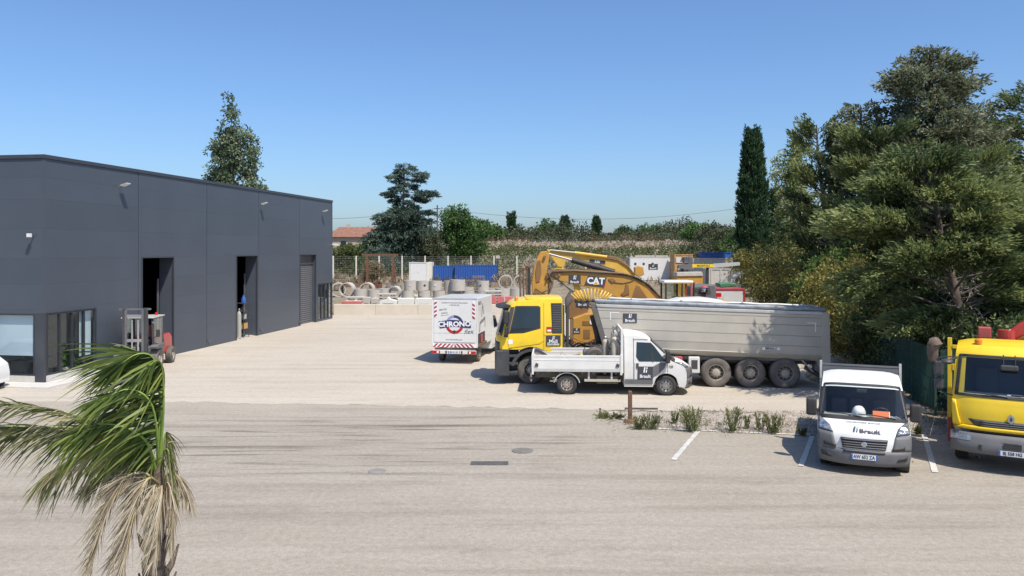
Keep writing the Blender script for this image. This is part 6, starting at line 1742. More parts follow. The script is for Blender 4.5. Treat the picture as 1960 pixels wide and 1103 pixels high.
MB().prism(PXP([(1290, 598), (1382, 598), (1382, 582), (1290, 582)], 62, l0), 'y', -.8, .8).build('chassis', 'chassis', lb)
# concrete rings behind the low wall
def ring_mesh(r, h, holes=True):
    b = MB(); b.lathe([(r, 0), (r, h), (r - .1, h), (r - .1, 0)], (0, 0, 0), 'z', 26, closed=True)
    return b.mesh('shell', 35)
RM = ring_mesh(.56, .82); RML = ring_mesh(.66, .95)
hb = MB(); hb.lathe([(.13, 0), (.13, .03), (.09, .03), (.09, -.0)], (0, 0, 0), 'y', 14, closed=True); HM = hb.mesh('socket', 30)
hd = MB(); hd.lathe([(.10, 0), (.001, 0)], (0, 0, 0), 'y', 14); HD = hd.mesh('socket_hole')
GR = 'concrete rings stored behind the low wall'
def conc_ring(px, pyb, Y, label, big=False, lying=False, hole=None, rz=0.0):
    p = AT(px, pyb, Y)
    t = thing('concrete_ring', label, 'concrete ring', p, rz, GR)
    r = .66 if big else .56
    o = link('shell', RML if big else RM, 'concrete_ring', t)
    if lying:
        o.rotation_euler = (R(90), 0, 0); o.location = (0, .5, r)
    elif hole is not None:
        a = R(hole); h = .45
        s1 = link('socket', HM, 'concrete_ring', t, loc=(math.sin(a) * r, -math.cos(a) * r, h), rz=a)
        link('socket_hole', HD, 'black' if hole > 10 else 'print_white', s1, loc=(0, -.016, 0))
    return t, p
def lvl(Y, k=0):     # photo row of the ground, or of the top of k rings, at depth Y
    z = gz(-5, Y) + k * .83
    return HY + (CAMZ - z) * FPX / Y
low_lab = [w_ + ' ring from the left in the lower row of the concrete ring stack' for w_ in ('first', 'second', 'third', 'fourth', 'fifth', 'last')]
up_lab = ['upper ring with pale round socket at the left end of the stack', 'upper ring with dark side socket, second from the left', 'upper ring with pale socket below the white cabin corner', 'plain upper ring half behind the larger bright one', 'upper ring alone at the right end of the stack']
for i, px_ in enumerate((781, 812, 841, 869, 896, 924)):
    conc_ring(px_, lvl(68), 68, low_lab[i], hole=(None, -25, None, 20, None, 30)[i])
for i, (px_, ho) in enumerate(((786, 0), (809, 25), (834, 2), (862, None), (924, -20))):
    conc_ring(px_, lvl(68.2, 1), 68.2, up_lab[i], hole=ho)
for px_, Y_, big_, ly_, lab in ((735, 71, False, False, 'upright concrete ring behind the pale slabs left of the stack'), (755, 69.5, False, True, 'concrete ring lying on its side against the left end of the stack'), (893, 71, True, False, 'large upright ring half hidden behind the slab stack'), (943, 70.5, False, False, 'upright ring between the stack and the large plain rings'), (850, 72.5, True, True, 'large ring lying behind the upper layer of the stack')):
    conc_ring(px_, lvl(Y_), Y_, lab, big_, ly_, rz=R(rnd.uniform(-25, 25)))
conc_ring(876, lvl(67.6, 1), 67.6, 'larger bright concrete ring on the upper layer of the stack', True)
conc_ring(962, lvl(69), 69, 'large plain concrete ring standing near the red blocks', True)
conc_ring(989, lvl(69.2), 69.2, 'large plain concrete ring nearest the standing rods', True)
conc_ring(690, lvl(70), 70, 'upright concrete ring standing before a tilted one left of the stack')
conc_ring(716, lvl(69), 69, 'low dusty concrete ring beside the flat slabs')
for px_, lab in ((648, 'concrete ring lying on its side by the glazed corner'), (665, 'concrete ring lying on its side with its opening towards the yard'), (703, 'concrete ring tilted on its side behind the upright ring')):
    conc_ring(px_, lvl(71.5), 71.5, lab, True, True, rz=R(rnd.uniform(-14, 14)))
for px_, lab in ((968, 'concrete ring lying on its side behind the large rings'), (996, 'concrete ring lying on its side behind the rods')):
    conc_ring(px_, lvl(73, .75), 73, lab, True, True)
    p = AT(px_, lvl(73), 73)
    t = thing('concrete_block', lab.replace('concrete ring lying on its side', 'concrete block under the lying ring').replace(' behind', ', behind', 1), 'block', p)
    MB().box(-.7, .7, -.4, .7, 0, .62).build('block_body', 'concrete_ring', t, bevel=.03); MB().box(-.6, .6, -.3, .6, .6205, .64).build('pad', 'wood', t)
def slabs(px, Y, n, w, label, m='concrete_ring', k0=0):
    p = AT(px, lvl(Y, k0), Y)
    t = thing('slab_stack', label, 'slabs', p, R(rnd.uniform(-5, 5)))
    for k in range(n):
        x = rnd.uniform(-.05, .05)
        o = MB().box(-w / 2 + x, w / 2 + x, -.5, .5, k * .24 + .06, k * .24 + .20).build('slab', m, t, bevel=.02)
        for q in (-.35, .35): MB().box(q * w - .05, q * w + .05, -.45, .45, k * .24, k * .24 + .0595).build('batten', 'wood', o)
slabs(742, 66.5, 3, 1.6, 'stack of pale slabs on battens left of the rings')
slabs(905, 65.5, 3, 2.0, 'stack of pale slabs in front of the lower rings')
slabs(945, 66.5, 4, 1.5, 'stack of slabs beside the red blocks')
slabs(855, 65.0, 2, 1.8, 'low pair of slabs in front of the stack of rings')
slabs(680, 66, 2, 1.5, 'low slabs behind the small red block')
pts = []
for k in range(480): pts.append((rnd.uniform(-13.8, 1.8), rnd.uniform(62.8, 74), gz(-5, 66)))
stones('concrete_debris', pts, .12, .42, 'concrete_ring', 14, 'broken concrete pieces scattered behind the low wall')
# pallets
def pallets(px, Y, n, label, base=None):
    p = AT(px, lvl(Y) if base is None else base, Y)
    t = thing('pallet_stack', label, 'pallets', p, R(rnd.uniform(-8, 8)))
    bd_ = MB().box(-.6, .6, -.05, .05, 0, .02).mesh('board'); bk = MB().box(-.05, .05, -.5, .5, 0, .08).mesh('bearer')
    for k in range(n):
        for x in (-.52, 0, .52): link('bearer', bk, 'wood', t, loc=(x, 0, k * .15 + .001))
        for y in (-.45, -.22, 0, .22, .45): link('board', bd_, 'wood', t, loc=(rnd.uniform(-.02, .02), y, k * .15 + .082))
pallets(896, 76, 9, 'stack of wooden pallets in front of the wide blue container')
pallets(650, 80, 8, 'stack of wooden pallets by the far warehouse corner')
pallets(916, 78, 11, 'taller stack of pallets beside the other pallets at the blue container')
pallets(968, 82, 7, 'stack of pallets behind the large rings')
# white and red blocks on the wall line
def barrier(px0, px1, pyt, Y, m, label, peak=False, cat='barrier'):
    a, c_ = AT(px0, pyt, Y), AT(px1, pyt, Y); w = c_.x - a.x; z0 = gz(-5, Y); h = a.z - z0
    t = thing('barrier_block', label, cat, ((a.x + c_.x) / 2, Y, z0))
    if peak: pr = [(-w / 2, 0), (w / 2, 0), (w / 2, h * .55), (w * .1, h * .75), (0, h), (-w * .12, h * .72), (-w / 2, h * .5)]
    else: pr = [(-w / 2, 0), (w / 2, 0), (w / 2, h * .9), (w * .44, h), (-w * .44, h), (-w / 2, h * .9)]
    b = MB(); b.prism(pr, 'y', 0, .5); b.build('block_body', m, t, bevel=.04)
    MB().box(-w * .3, w * .3, -.012, .0, h * .25, h * .30).build('groove', 'plastic_grey' if m != 'red_block' else 'red_dull', t)
for a, c_, y_, pk, lab in ((726, 760, 568, True, 'white barrier block with a peaked top behind the wall'), (761, 792, 571, False, 'plain white barrier block in the middle behind the wall'), (794, 829, 571, False, 'white barrier block closest to the box van')):
    barrier(a, c_, y_, 61.6, 'white_block', lab, pk)
barrier(654, 676, 577, 61.6, 'red_block', 'small red plastic barrier left behind the wall', cat='barrier')
barrier(676.5, 691, 577, 61.7, 'red_block', 'short pink-red barrier beside the small red one')
for k in range(5): barrier(905 + k * 15.5, 919 + k * 15.5, 568, 61.6, 'red_block', ['red plastic barrier block just right of the box van roof', 'second red barrier block right of the box van', 'third red barrier block right of the box van', 'fourth red barrier block right of the box van', 'last red barrier block behind the yellow cab visor'][k])
for k, (a, c_) in enumerate(((694, 708), (710, 724))): barrier(a, c_, 569 + k * 2, 62.3, 'concrete_ring', ['rough concrete block left of the peaked white block', 'rough concrete block touching the peaked white block'][k], cat='block')
# scrap in the rear yard
def scrap(px, pyb, Y, w, h, m, label, n=10):
    p = AT(px, lvl(Y), Y); t = thing('scrap_pile', label, 'scrap', p)
    for k in range(n):
        a = Vector((rnd.uniform(-w / 2, w / 2), rnd.uniform(-.4, .4), .03)); c_ = Vector((rnd.uniform(-w / 2, w / 2), rnd.uniform(-.4, .4), rnd.uniform(.3, 1) * h))
        MB().bar(a, c_, rnd.uniform(.05, .16), rnd.uniform(.05, .12)).build('scrap_bar', m, t)
    MB().box(-w * .4, w * .4, -.35, .35, 0, h * .35).build('scrap_base', m, t)
scrap(719, 545, 84, 1.6, 1.3, 'rust', 'dark rusty scrap pile in the rear yard')
scrap(752, 545, 80, 2.2, .9, 'plastic_grey', 'grey sheet and bar scrap before the white cabin')
scrap(675, 545, 86, 2.6, 1.2, 'rust_brown', 'brown timber and bar scrap near the warehouse end')
scrap(950, 545, 86, 1.6, 1.5, 'wood', 'timber offcuts beside the wide blue container')
# rusty portal frame
a, c_ = AT(703, 488, 91), AT(752, 488, 91)
pf = thing('steel_portal', 'rusty brown goal-like frame in front of the far fence', 'frame', (a.x, 91, gz(-14, 91)))
hh = a.z - gz(-14, 91)
for x in (0, c_.x - a.x): MB().box(x - .13, x + .13, -.13, .13, 0, hh - .13).build('post', 'rust', pf)
MB().box(-.6, c_.x - a.x + .6, -.13, .13, hh - .129, hh + .12).build('beam', 'rust', pf)
MB().bar((c_.x - a.x + .35, 0, 0), (c_.x - a.x + .1, 0, hh * .75), .16).build('strut', 'rust', pf)
p = AT(953, 540, 92); t = thing('sign_post', 'thin dark post with small plate right of the blue container', 'post', (p.x, 92, gz(-2, 92)))
MB().tube([(0, 0, 0), (0, 0, 3.2)], .07, 8).build('post', 'plastic_dark', t); MB().box(-.22, .22, -.08, -.071, 3.0, 3.35).build('plate', 'skip_beige', t)

# far fence with white posts
FY = 100.0
ff = thing('mesh_fence', 'long pale mesh fence with white posts across the back of the yard', 'fence', (0, FY, 0))
sp = 2.93; x = -31.6
pm = MB().box(-.075, .075, -.075, .075, -.2, 3.02).mesh('post')
b = MB()
for k in range(13): b.box(.08, sp - .08, -.006, .006, .12 + k * .235, .132 + k * .235)
for k in range(14): b.box(.15 + k * .2, .156 + k * .2, .0065, .012, .1, 2.98)
fm_ = b.mesh('mesh_panel')
while x < 33:
    z = gz(x, FY)
    link('post', pm, 'post_white', ff, loc=(x, 0, 1.12)); link('mesh_panel', fm_, 'wire', ff, loc=(x, 0, 1.1))
    x += sp

# house with tiled roof beyond the fence
hx, hy_ = -29.5, 150.0
hs = thing('farm_house', 'low house with red tiled roof half hidden by the cedar', 'house', (hx, hy_, gz(hx, hy_) - .1))
MB().box(-4.5, 4.5, -3.5, 3.5, 0, 3.0).build('wall', 'house_wall', hs)
b = MB(); b.add([(-5, -4, 2.95), (5, -4, 2.95), (5, 4, 2.95), (-5, 4, 2.95), (-3.6, 0, 4.9), (3.6, 0, 4.9)], [(0, 1, 5, 4), (2, 3, 4, 5), (1, 2, 5), (3, 0, 4), (0, 3, 2, 1)])
rf = b.build('roof', 'roof_tile', hs)
MB().box(-2.2, -1.6, -.3, .3, 4.4, 5.4).build('chimney', 'house_wall', rf)
for x in (-2.5, 1.5):
    wn_ = MB().box(x, x + 1.0, -3.56, -3.501, 1.0, 2.2).build('window', 'glass_dark', hs); MB().box(x - .08, x + 1.08, -3.6, -3.56, .9, 1.0).build('sill', 'house_wall', wn_)

# power line
poles = []
for (px_, pyt, Yp, lab) in ((560, 418, 112, 'wooden power pole behind the warehouse'), (837, 398, 114, 'wooden power pole beside the cedar crown'), (1428, 396, 118, 'wooden power pole behind the tall cypress')):
    p = AT(px_, pyt, Yp); z0 = gz(p.x, Yp)
    t = thing('power_pole', lab, 'pole', (p.x, Yp, z0 - .2))
    MB().tube([(0, 0, 0), (0, 0, p.z - z0 + .6)], [.14, .09], 8).build('mast', 'bark', t)
    MB().box(-.5, .5, -.05, .05, p.z - z0 + .0, p.z - z0 + .1).build('cross_arm', 'bark', t)
    poles.append(p + Vector((0, 0, -.05)))
def cable(a, b_, sag, label):
    pts_ = [a.lerp(b_, k / 24) - Vector((0, 0, sag * 4 * (k / 24) * (1 - k / 24))) for k in range(25)]
    tag(MB().tube(pts_, .022, 5).build('power_cable', 'black'), label, 'cable')
cable(poles[0], poles[1], .55, 'overhead cable between warehouse and cedar')
cable(poles[1], poles[2], 1.72, 'long sagging overhead cable across the sky')

# ---------------------------------------------------------------- right hand fence and small things
def fx(y): return 12.75 + .232 * (y - 23.6)
gf = thing('green_fence', 'dark green mesh fence with posts under the trees', 'fence', (fx(23.6), 23.6, 0), math.atan2(-.232, 1))
b = MB()
for k in range(44): b.box(-.006, .006, .03 + k * .056, .063 + k * .056, .12, 1.98)
for k in range(5): b.box(-.014, -.007, .0, 2.48, .15 + k * .44, .18 + k * .44)
gp = b.mesh('mesh_panel'); pm = MB().box(-.03, .03, -.03, .03, -.05, 2.08).mesh('post')
for k in range(18):
    link('post', pm, 'green_metal', gf, loc=(0, k * 2.5 - .012, 0)); 
    if k < 17: link('mesh_panel', gp, 'green_screen', gf, loc=(0, k * 2.5, 0))
gf2 = thing('green_fence', 'dark green mesh fence run behind the yellow truck', 'fence', (12.85, 23.55, 0), R(-78))
for k in range(5):
    link('post', pm, 'green_metal', gf2, loc=(0, k * 2.5 + 2.488, 0)); link('mesh_panel', gp, 'green_screen', gf2, loc=(0, k * 2.5, 0))
q0 = gf.matrix_basis @ Vector((-.02, 0, 2.10))
t = thing('canvas_bag', 'brown canvas cover slumped over a post of the green fence', 'cover', q0 + Vector((-.05, 0, -.62)))
b = MB(); b.lathe([(.04, .12), (.10, .18), (.15, .35), (.13, .5), (.20, .66), (.16, .78), (.06, .84), (.001, .85)], (0, 0, 0), 'z', 14); 
b.v = [(x_ + .1 * (z_ > .5) * z_ + rnd.uniform(-.03, .03), y_ + rnd.uniform(-.03, .03), z_ + rnd.uniform(-.03, .03)) for x_, y_, z_ in b.v]
b.build('cover_cloth', 'canvas', t, smooth=35); MB().tube([(.0, 0, .1), (.05, 0, -.5)], .02, 6).build('tie_cord', 'black', t)
p = G(1206, 808)
t = thing('rusty_post', 'short rusty steel post at the edge of the gravel', 'post', p)
MB().box(-.055, .055, -.055, .055, 0, .88).build('post_body', 'rust', t, bevel=.008); MB().box(-.05, .05, -.05, .05, .881, .895).build('cap', 'rust_brown', t)
MB().lathe([(.22, 0), (.16, .05), (.06, .08), (.001, .08)], (0, 0, 0), 'z', 10).build('rust_debris', 'rust', t)
p = G(1148, 797); t = thing('iron_stake', 'thin black stake left of the rusty post', 'stake', p)
MB().tube([(0, 0, 0), (.01, 0, .22)], .018, 6).build('stake_shaft', 'iron', t); MB().lathe([(.03, .22), (.03, .24), (.001, .24)], (.01, 0, 0), 'z', 8).build('head', 'iron', t)
p = G(1225, 784); t = thing('steel_bar', 'dark steel bar lying along the edge of the gravel', 'bar', p, R(-2))
MB().bar((-.45, 0, .03), (.55, 0, .03), .04, .05).build('bar_body', 'iron', t); MB().bar((-.45, -.06, .03), (-.45, .06, .03), .03, .05).build('end_plate', 'iron', t)
# kerb stones under the fence, rocks behind
pts = []
for k in range(700):
    y = rnd.uniform(18, 58); x = fx(y) + rnd.gauss(.6, .9); pts.append((x, y, 0.0))
stones('litter_stones', pts, .02, .09, 'rock', 9, 'stones and dry litter along the green fence')
# ---------------------------------------------------------------- trees
def conifer(name, label, base, Ht, prof, nb, leaf, seed, trunk_r=.25, t0=.06, el=.3, droop=.25, dens=5.0, k=14, slen=.55, L=.34, W=.11, irr=.3, upt=.25, fan=.45, bark='bark', lean=(0, 0), cat='tree', side=.22, spread=.22, bias=None, inner=.25, fill=None):
    r = random.Random(seed); F_ = Fol(seed)
    t = thing(name, label, cat, base)
    tr_ = MB()
    def trunk(h): return Vector((lean[0] * (h / Ht) ** 1.4, lean[1] * (h / Ht) ** 1.4, h))
    tr_.tube([trunk(Ht * q / 8) + Vector((r.uniform(-.06, .06), r.uniform(-.06, .06), 0)) * (0 < q < 8) for q in range(9)], [trunk_r * (1 - q / 8.6) + .02 for q in range(9)], 8)
    C, A, V = [], [], []
    for i in range(nb):
        tt_ = t0 + (1 - t0) * ((i + .5) / nb) ** .92
        az = i * 2.39996 + r.uniform(-.5, .5)
        hd_ = Vector((math.cos(az), math.sin(az), 0)); sd_ = Vector((-hd_.y, hd_.x, 0))
        rad = prof(tt_) * r.uniform(1 - irr, 1 + irr * .6)
        if bias: rad *= 1 + bias[2] * max(0, hd_.x * bias[0] + hd_.y * bias[1])
        e_ = (el(tt_) if callable(el) else el) * r.uniform(.6, 1.4)
        p0 = trunk(tt_ * Ht * .985); vb = r.uniform(.12, .88)
        path = lambda s_: p0 + hd_ * rad * s_ + Vector((0, 0, (e_ * s_ - droop * s_ * s_) * rad))
        if rad > .5: tr_.tube([path(0), path(.5), path(.92)], [max(.02, trunk_r * .28 * (1 - tt_ * .6)), .025 + trunk_r * .06, .012], 5, False)
        ns = max(3, int(rad * dens))
        for q in range(ns):
            s_ = inner + (1.0 - inner) * r.random() ** .75
            sg = r.uniform(-1, 1)
            c_ = path(s_) + sd_ * sg * rad * side * (.35 + s_) + Vector((0, 0, r.uniform(-.12, .12) * rad * .5))
            tan = hd_ + Vector((0, 0, e_ - 2 * droop * s_))
            C.append(c_); A.append(tan + sd_ * sg * .8 + Vector((0, 0, upt)) + Vector((r.uniform(-.25, .25), r.uniform(-.25, .25), r.uniform(-.2, .2)))); V.append(vb * .6 + .4 * r.random() + .1 * (s_ - .5))
    F_.sprays(np.array(C), np.array(A), k, slen, L, W, fan=fan, spread=spread, v=np.array(V))
    tr_.build('trunk', bark, t, smooth=50)
    link('crown', F_.mesh('crown', leaf), None, t)
    return t

def broadleaf(name, label, base, Ht, lobes, nc, cr, k, leaf, seed, L=.2, W=.14, trunk_r=.2, up=.1, bark='bark', cat='tree', shell=.45, flat=.8):
    """lobes: (x,y,z,rx,ry,rz) of the crown; nc clumps of radius cr spread through them"""
    r = random.Random(seed); F_ = Fol(seed)
    t = thing(name, label, cat, base)
    vol = [l[3] * l[4] * l[5] for l in lobes]; tot = sum(vol)
    C, Rr = [], []
    for l, v_ in zip(lobes, vol):
        for i in range(max(3, int(nc * (v_ / tot)))):
            d = Vector((r.gauss(0, 1), r.gauss(0, 1), r.gauss(0, 1))).normalized(); q = (shell + (1 - shell) * r.random()) * r.uniform(.86, 1.1)
            C.append((l[0] + d.x * l[3] * q, l[1] + d.y * l[4] * q, max(.15, l[2] + d.z * l[5] * q))); Rr.append(cr * r.uniform(.55, 1.35))
    F_.balls(np.array(C), np.array(Rr), k, L, W, up=up, flat=flat)
    tr_ = MB()
    tr_.tube([(0, 0, -.1), (r.uniform(-.1, .1), r.uniform(-.1, .1), Ht * .35), (r.uniform(-.15, .15), r.uniform(-.15, .15), Ht * .7)], [trunk_r, trunk_r * .7, trunk_r * .25], 8)
    for i in range(min(26, len(C))):
        c_ = Vector(C[r.randrange(len(C))]); z0 = min(Ht * .6, max(.1, c_.z * r.uniform(.3, .6)))
        m_ = Vector((c_.x * .45, c_.y * .45, (z0 + c_.z) / 2))
        tr_.tube([(0, 0, z0), m_, c_], [trunk_r * .35, trunk_r * .2, .015], 5, False)
    tr_.build('trunk', bark, t, smooth=50)
    link('crown', F_.mesh('crown', leaf), None, t)
    return t

# near drooping cypress over the fence, with bare dead twigs at its trunk
nt = conifer('cypress_tree', 'broad drooping cypress with bare twisted trunk above the yellow truck', (15.3, 26.2, 0), 8.4,
        lambda q: 4.1 * (1 - q) ** .7 * min(1, .30 + 1.35 * q) + .3, 58, L_CYP, 21, .20, .20, .62, .42, 21, 30, .85, .22, .06, .5, .30, .28, 'bark', (-1.7, 0), bias=(-.85, .0, .35), spread=.13, side=.13, inner=.36)
tw = MB(); r_ = random.Random(4)
for k in range(46):
    a = r_.uniform(0, 6.28); z = r_.uniform(1.6, 3.9); l = r_.uniform(.5, 1.5)
    d = Vector((math.cos(a) * .8 - .25, math.sin(a) * .6 - .55, r_.uniform(-.35, .4))).normalized()
    p0 = Vector((.1, .1, z)); p1 = p0 + d * l * .5 + Vector((0, 0, r_.uniform(-.1, .2))); p2 = p1 + d * l * .5 + Vector((r_.uniform(-.2, .2), r_.uniform(-.2, .2), r_.uniform(-.25, .25)))
    tw.tube([p0, p1, p2], [.028, .016, .006], 5, False)
    for q in range(3):
        p3 = p1.lerp(p2, r_.random()); tw.tube([p3, p3 + Vector((r_.uniform(-.35, .35), r_.uniform(-.35, .35), r_.uniform(-.2, .3)))], [.010, .004], 4, False)
tag(tw.build('dead_twigs', 'bark_pale', nt), 'pale bare dead twigs on the trunk')
conifer('cypress_tree', 'dark low cypress at the right edge behind the red crane', (18.4, 26.5, 0), 6.9, lambda q: 2.8 * (.5 + q) * (1 - q) ** .6 + .2, 36, L_CYP, 22, .2, .18, .45, .3, 14, 28, .8, .2, .05, .4, .3, .28, spread=.15, side=.15)
conifer('cypress_tree', 'bright green cypress top cut off by the right edge of the picture', (26.8, 40, 0), 13.4, lambda q: 3.6 * (.4 + 1.3 * q) * (1 - q) ** .6 + .2, 80, L_CYP, 23, .3, .2, .5, .25, 6.5, 24, .9, .26, .07, .4, .3, .3, spread=.15, side=.15)
# tallest grey-green conifer
conifer('conifer_tree', 'tallest grey-green conifer with tufted crown on the right', (21.6, 40.5, 0), 15.3, lambda q: 5.2 * (1 - q) ** .5 * (.8 + .2 * math.sin(q * 23)) + .3, 230, L_CYP2, 24, .38, .08, .45, .30, 6.2, 18, .50, .24, .10, .42, .35, .6, spread=.34)
conifer('conifer_tree', 'shorter grey-green conifer shoulder beside the tallest one', (18.9, 42.5, 0), 12.8, lambda q: 2.6 * (1 - q) ** .5 + .3, 130, L_CYP2, 25, .3, .08, .45, .30, 5.2, 17, .50, .25, .11, .34, .35, .6, spread=.34)
conifer('conifer_tree', 'grey-green conifer to the right of the tallest one', (26.2, 44, 0), 13.0, lambda q: 3.6 * (1 - q) ** .6 + .3, 150, L_CYP2, 26, .3, .08, .45, .30, 5.0, 16, .52, .26, .11, .34, .35, .6, spread=.34)
# dark monterey cypress in the middle
conifer('cypress_tree', 'dark bushy cypress with upswept plumes behind the golden bushes', (18.2, 38.5, 0), 10.4, lambda q: 2.7 * (.55 + .9 * q) * (1 - q) ** .5 + .25, 46, L_CYP, 27, .26, .12, .85, .22, 18, 24, .85, .25, .065, .42, .45, .3, spread=.15, side=.15)
conifer('cypress_tree', 'sharp-topped dark cypress leaning left beside the poplar', (17.8, 43.5, 0), 11.9, lambda q: 1.7 * (.6 + .9 * q) * (1 - q) ** .55 + .25, 44, L_CYP, 28, .26, .12, .9, .2, 15, 24, .85, .26, .07, .42, .45, .3, spread=.15, side=.15, lean=(-.9, 0))
conifer('cypress_tree', 'green cypress filling in front of the tallest conifer', (19.6, 33.5, 0), 8.7, lambda q: 3.2 * (.5 + .9 * q) * (1 - q) ** .55 + .25, 42, L_CYP, 29, .24, .1, .65, .28, 16, 24, .85, .25, .065, .42, .35, .3, spread=.15, side=.15)
# italian cypress, poplars
conifer('italian_cypress', 'tall narrow dark green cypress spire standing alone', (26.1, 85, 0.6), 16.7, lambda q: 1.62 * min(1, (q + .06) * 4) ** .5 * (1 - q) ** .42 + .06, 330, L_ITAL, 31, .25, .03, 2.4, .6, 7, 13, .6, .36, .13, .14, 1.2, .35, inner=.55)
conifer('italian_cypress', 'small dark cypress spire right of the tall one', (29.4, 88, 0.6), 10.6, lambda q: .9 * (1 - q) ** .5 + .05, 130, L_ITAL, 32, .2, .05, 2.2, .5, 7, 12, .6, .36, .13, .2, 1.2, .35)
broadleaf('poplar_tree', 'pale yellow-green poplar with airy crown right of the cypress spire', (25.2, 70, .3), 15.5,
          [(0, 0, 4, 1.9, 1.9, 3.5), (.1, 0, 8, 1.9, 1.9, 3.5), (.35, 0, 12, 1.35, 1.35, 3.0), (.4, 0, 14.6, .7, .7, 1.5), (-1.3, 0, 11.5, .7, .7, 2.2)], 560, .46, 34, L_POP, 33, .22, .16, .22, .15, 'bark_pale')
broadleaf('poplar_tree', 'tall ragged poplar rising behind the warehouse roof', (-27.2, 76, .6), 19.2,
          [(-.2, 0, 8.5, 2.0, 2.0, 3.4), (-.6, 0, 13.2, 1.6, 1.6, 3.4), (.0, 0, 16.4, .85, .85, 2.6), (-.1, 0, 18.6, .35, .35, 1.3), (1.4, 0, 13.4, 1.25, 1.25, 2.9), (2.2, 0, 9.6, 1.25, 1.25, 2.0), (-1.7, 0, 10.5, .9, .9, 2.2)], 520, .50, 34, L_POP2, 34, .26, .2, .3, .15, 'bark_pale')
# bushes along the fence
def bush(label, x, y, r, h, leaf, seed, nc=260, k=34, L=.15, W=.085, name='bush', z=None):
    z0 = hgt(x, y) if z is None else z
    lob = [(0, 0, h * .5, r, r, h * .5), (r * .55, -r * .2, h * .4, r * .65, r * .65, h * .38), (-r * .5, r * .2, h * .42, r * .65, r * .65, h * .4)]
    return broadleaf(name, label, (x, y, z0), h * .8, lob, nc, .42, k, leaf, seed, L, W, .09, .25, 'bark', 'bush', .5)
bush('large golden bush hanging over the green fence behind the trailer end', 14.9, 34.0, 2.3, 5.0, L_BUSH, 41, 420)
bush('green bush between the golden bushes', 15.9, 38.0, 2.0, 5.6, L_BUSHG, 42, 320)
bush('golden-brown bush behind the trailer with a rounded top', 16.7, 45.5, 2.7, 5.8, L_BUSH, 43, 420)
bush('wide golden bush beside the pale skip', 19.2, 54.5, 2.6, 5.4, L_BUSH, 44, 330)
bush('darker olive bush below the cypress spire', 22.6, 72, 2.6, 5.2, L_BUSH, 45, 260, 30, .2, .11)
bush('dark bush under the drooping cypress', 16.0, 28.0, 2.0, 3.9, L_CYP, 47, 300)
bush('dark bush deep in shade behind the fence between van and truck', 15.4, 31.0, 1.9, 4.6, L_CYP, 53, 300)
bush('dark shrub filling the corner behind the canvas cover', 14.6, 24.6, 1.2, 2.8, L_CYP, 54, 200)
bush('dark bush behind the yellow truck', 15.2, 22.0, 1.7, 3.2, L_CYP, 48, 220)
bush('dark undergrowth bush behind the drooping cypress', 18.2, 29.8, 2.0, 4.2, L_CYP, 49, 240)
bush('pale olive bush left of the cypress spire', 24.6, 101.5, 3.0, 6.0, L_OLIVE, 50, 240, 30, .24, .14)
bush('round green bush at the foot of the cypress spire', 28.6, 99.5, 2.6, 6.5, L_BROAD, 51, 220, 30, .24, .14)
# cedar and neighbours beyond the fence
def cedar_prof(q):
    return (3.9 * (1 - q) ** .42 + .1) * (.35 + .65 * abs(math.sin(q * 15.5)))
conifer('cedar_tree', 'dark blue-green cedar with tiered boughs beyond the fence', (-15.9, 115, 1.9), 15.8, cedar_prof, 74, L_CEDAR, 61, .26, .32, .10, .10, 9.5, 18, .85, .38, .11, .55, -.08, .38, bias=(1, 0, .7), side=.12, spread=.14)
conifer('cedar_tree', 'wide lower cedar mass at the foot of the tall cedar', (-16.2, 113, 1.8), 9.3, lambda q: 6.6 * (1 - q) ** .36 * (.75 + .25 * math.sin(q * 25)) + .2, 150, L_CEDAR, 69, .26, .03, .22, .22, 5.2, 18, .85, .40, .12, .4, .0, .42, spread=.17)
broadleaf('broad_tree', 'round green tree touching the right of the cedar', (-8.2, 118, 2.1), 9, [(0, 0, 4.6, 3.0, 2.6, 3.8), (2.2, 0, 3.8, 2.6, 2.2, 3.0), (-.4, 0, 7.4, 2.3, 2.3, 2.2)], 420, .7, 30, L_BROAD, 62, .32, .22, .25)
broadleaf('broad_tree', 'olive-toned tree in front of the cedar on its right side', (-11.3, 110, 1.6), 6, [(0, 0, 2.8, 2.0, 2.0, 2.7)], 170, .6, 30, L_OLIVE, 63, .3, .18, .2)
bush('yellow-green shrub next to the warehouse end', -22.6, 108, 2.2, 4.0, L_VINE, 64, 170, 30, .28, .18)
bush('dark green shrub in front of the tiled house', -20.6, 113, 2.4, 4.0, L_BROAD, 65, 180, 30, .28, .18)
bush('green shrub under the cedar', -17.0, 105, 2.2, 3.0, L_CEDAR, 66, 170, 30, .28, .16)
bush('low green shrub at the left foot of the cedar', -19.8, 106, 1.6, 2.6, L_BROAD, 67, 140, 30, .26, .16)
bush('dry brown shrub beside the rusty portal frame', -16.5, 92.5, 1.3, 3.0, L_DRY, 68, 120, 26, .24, .07)
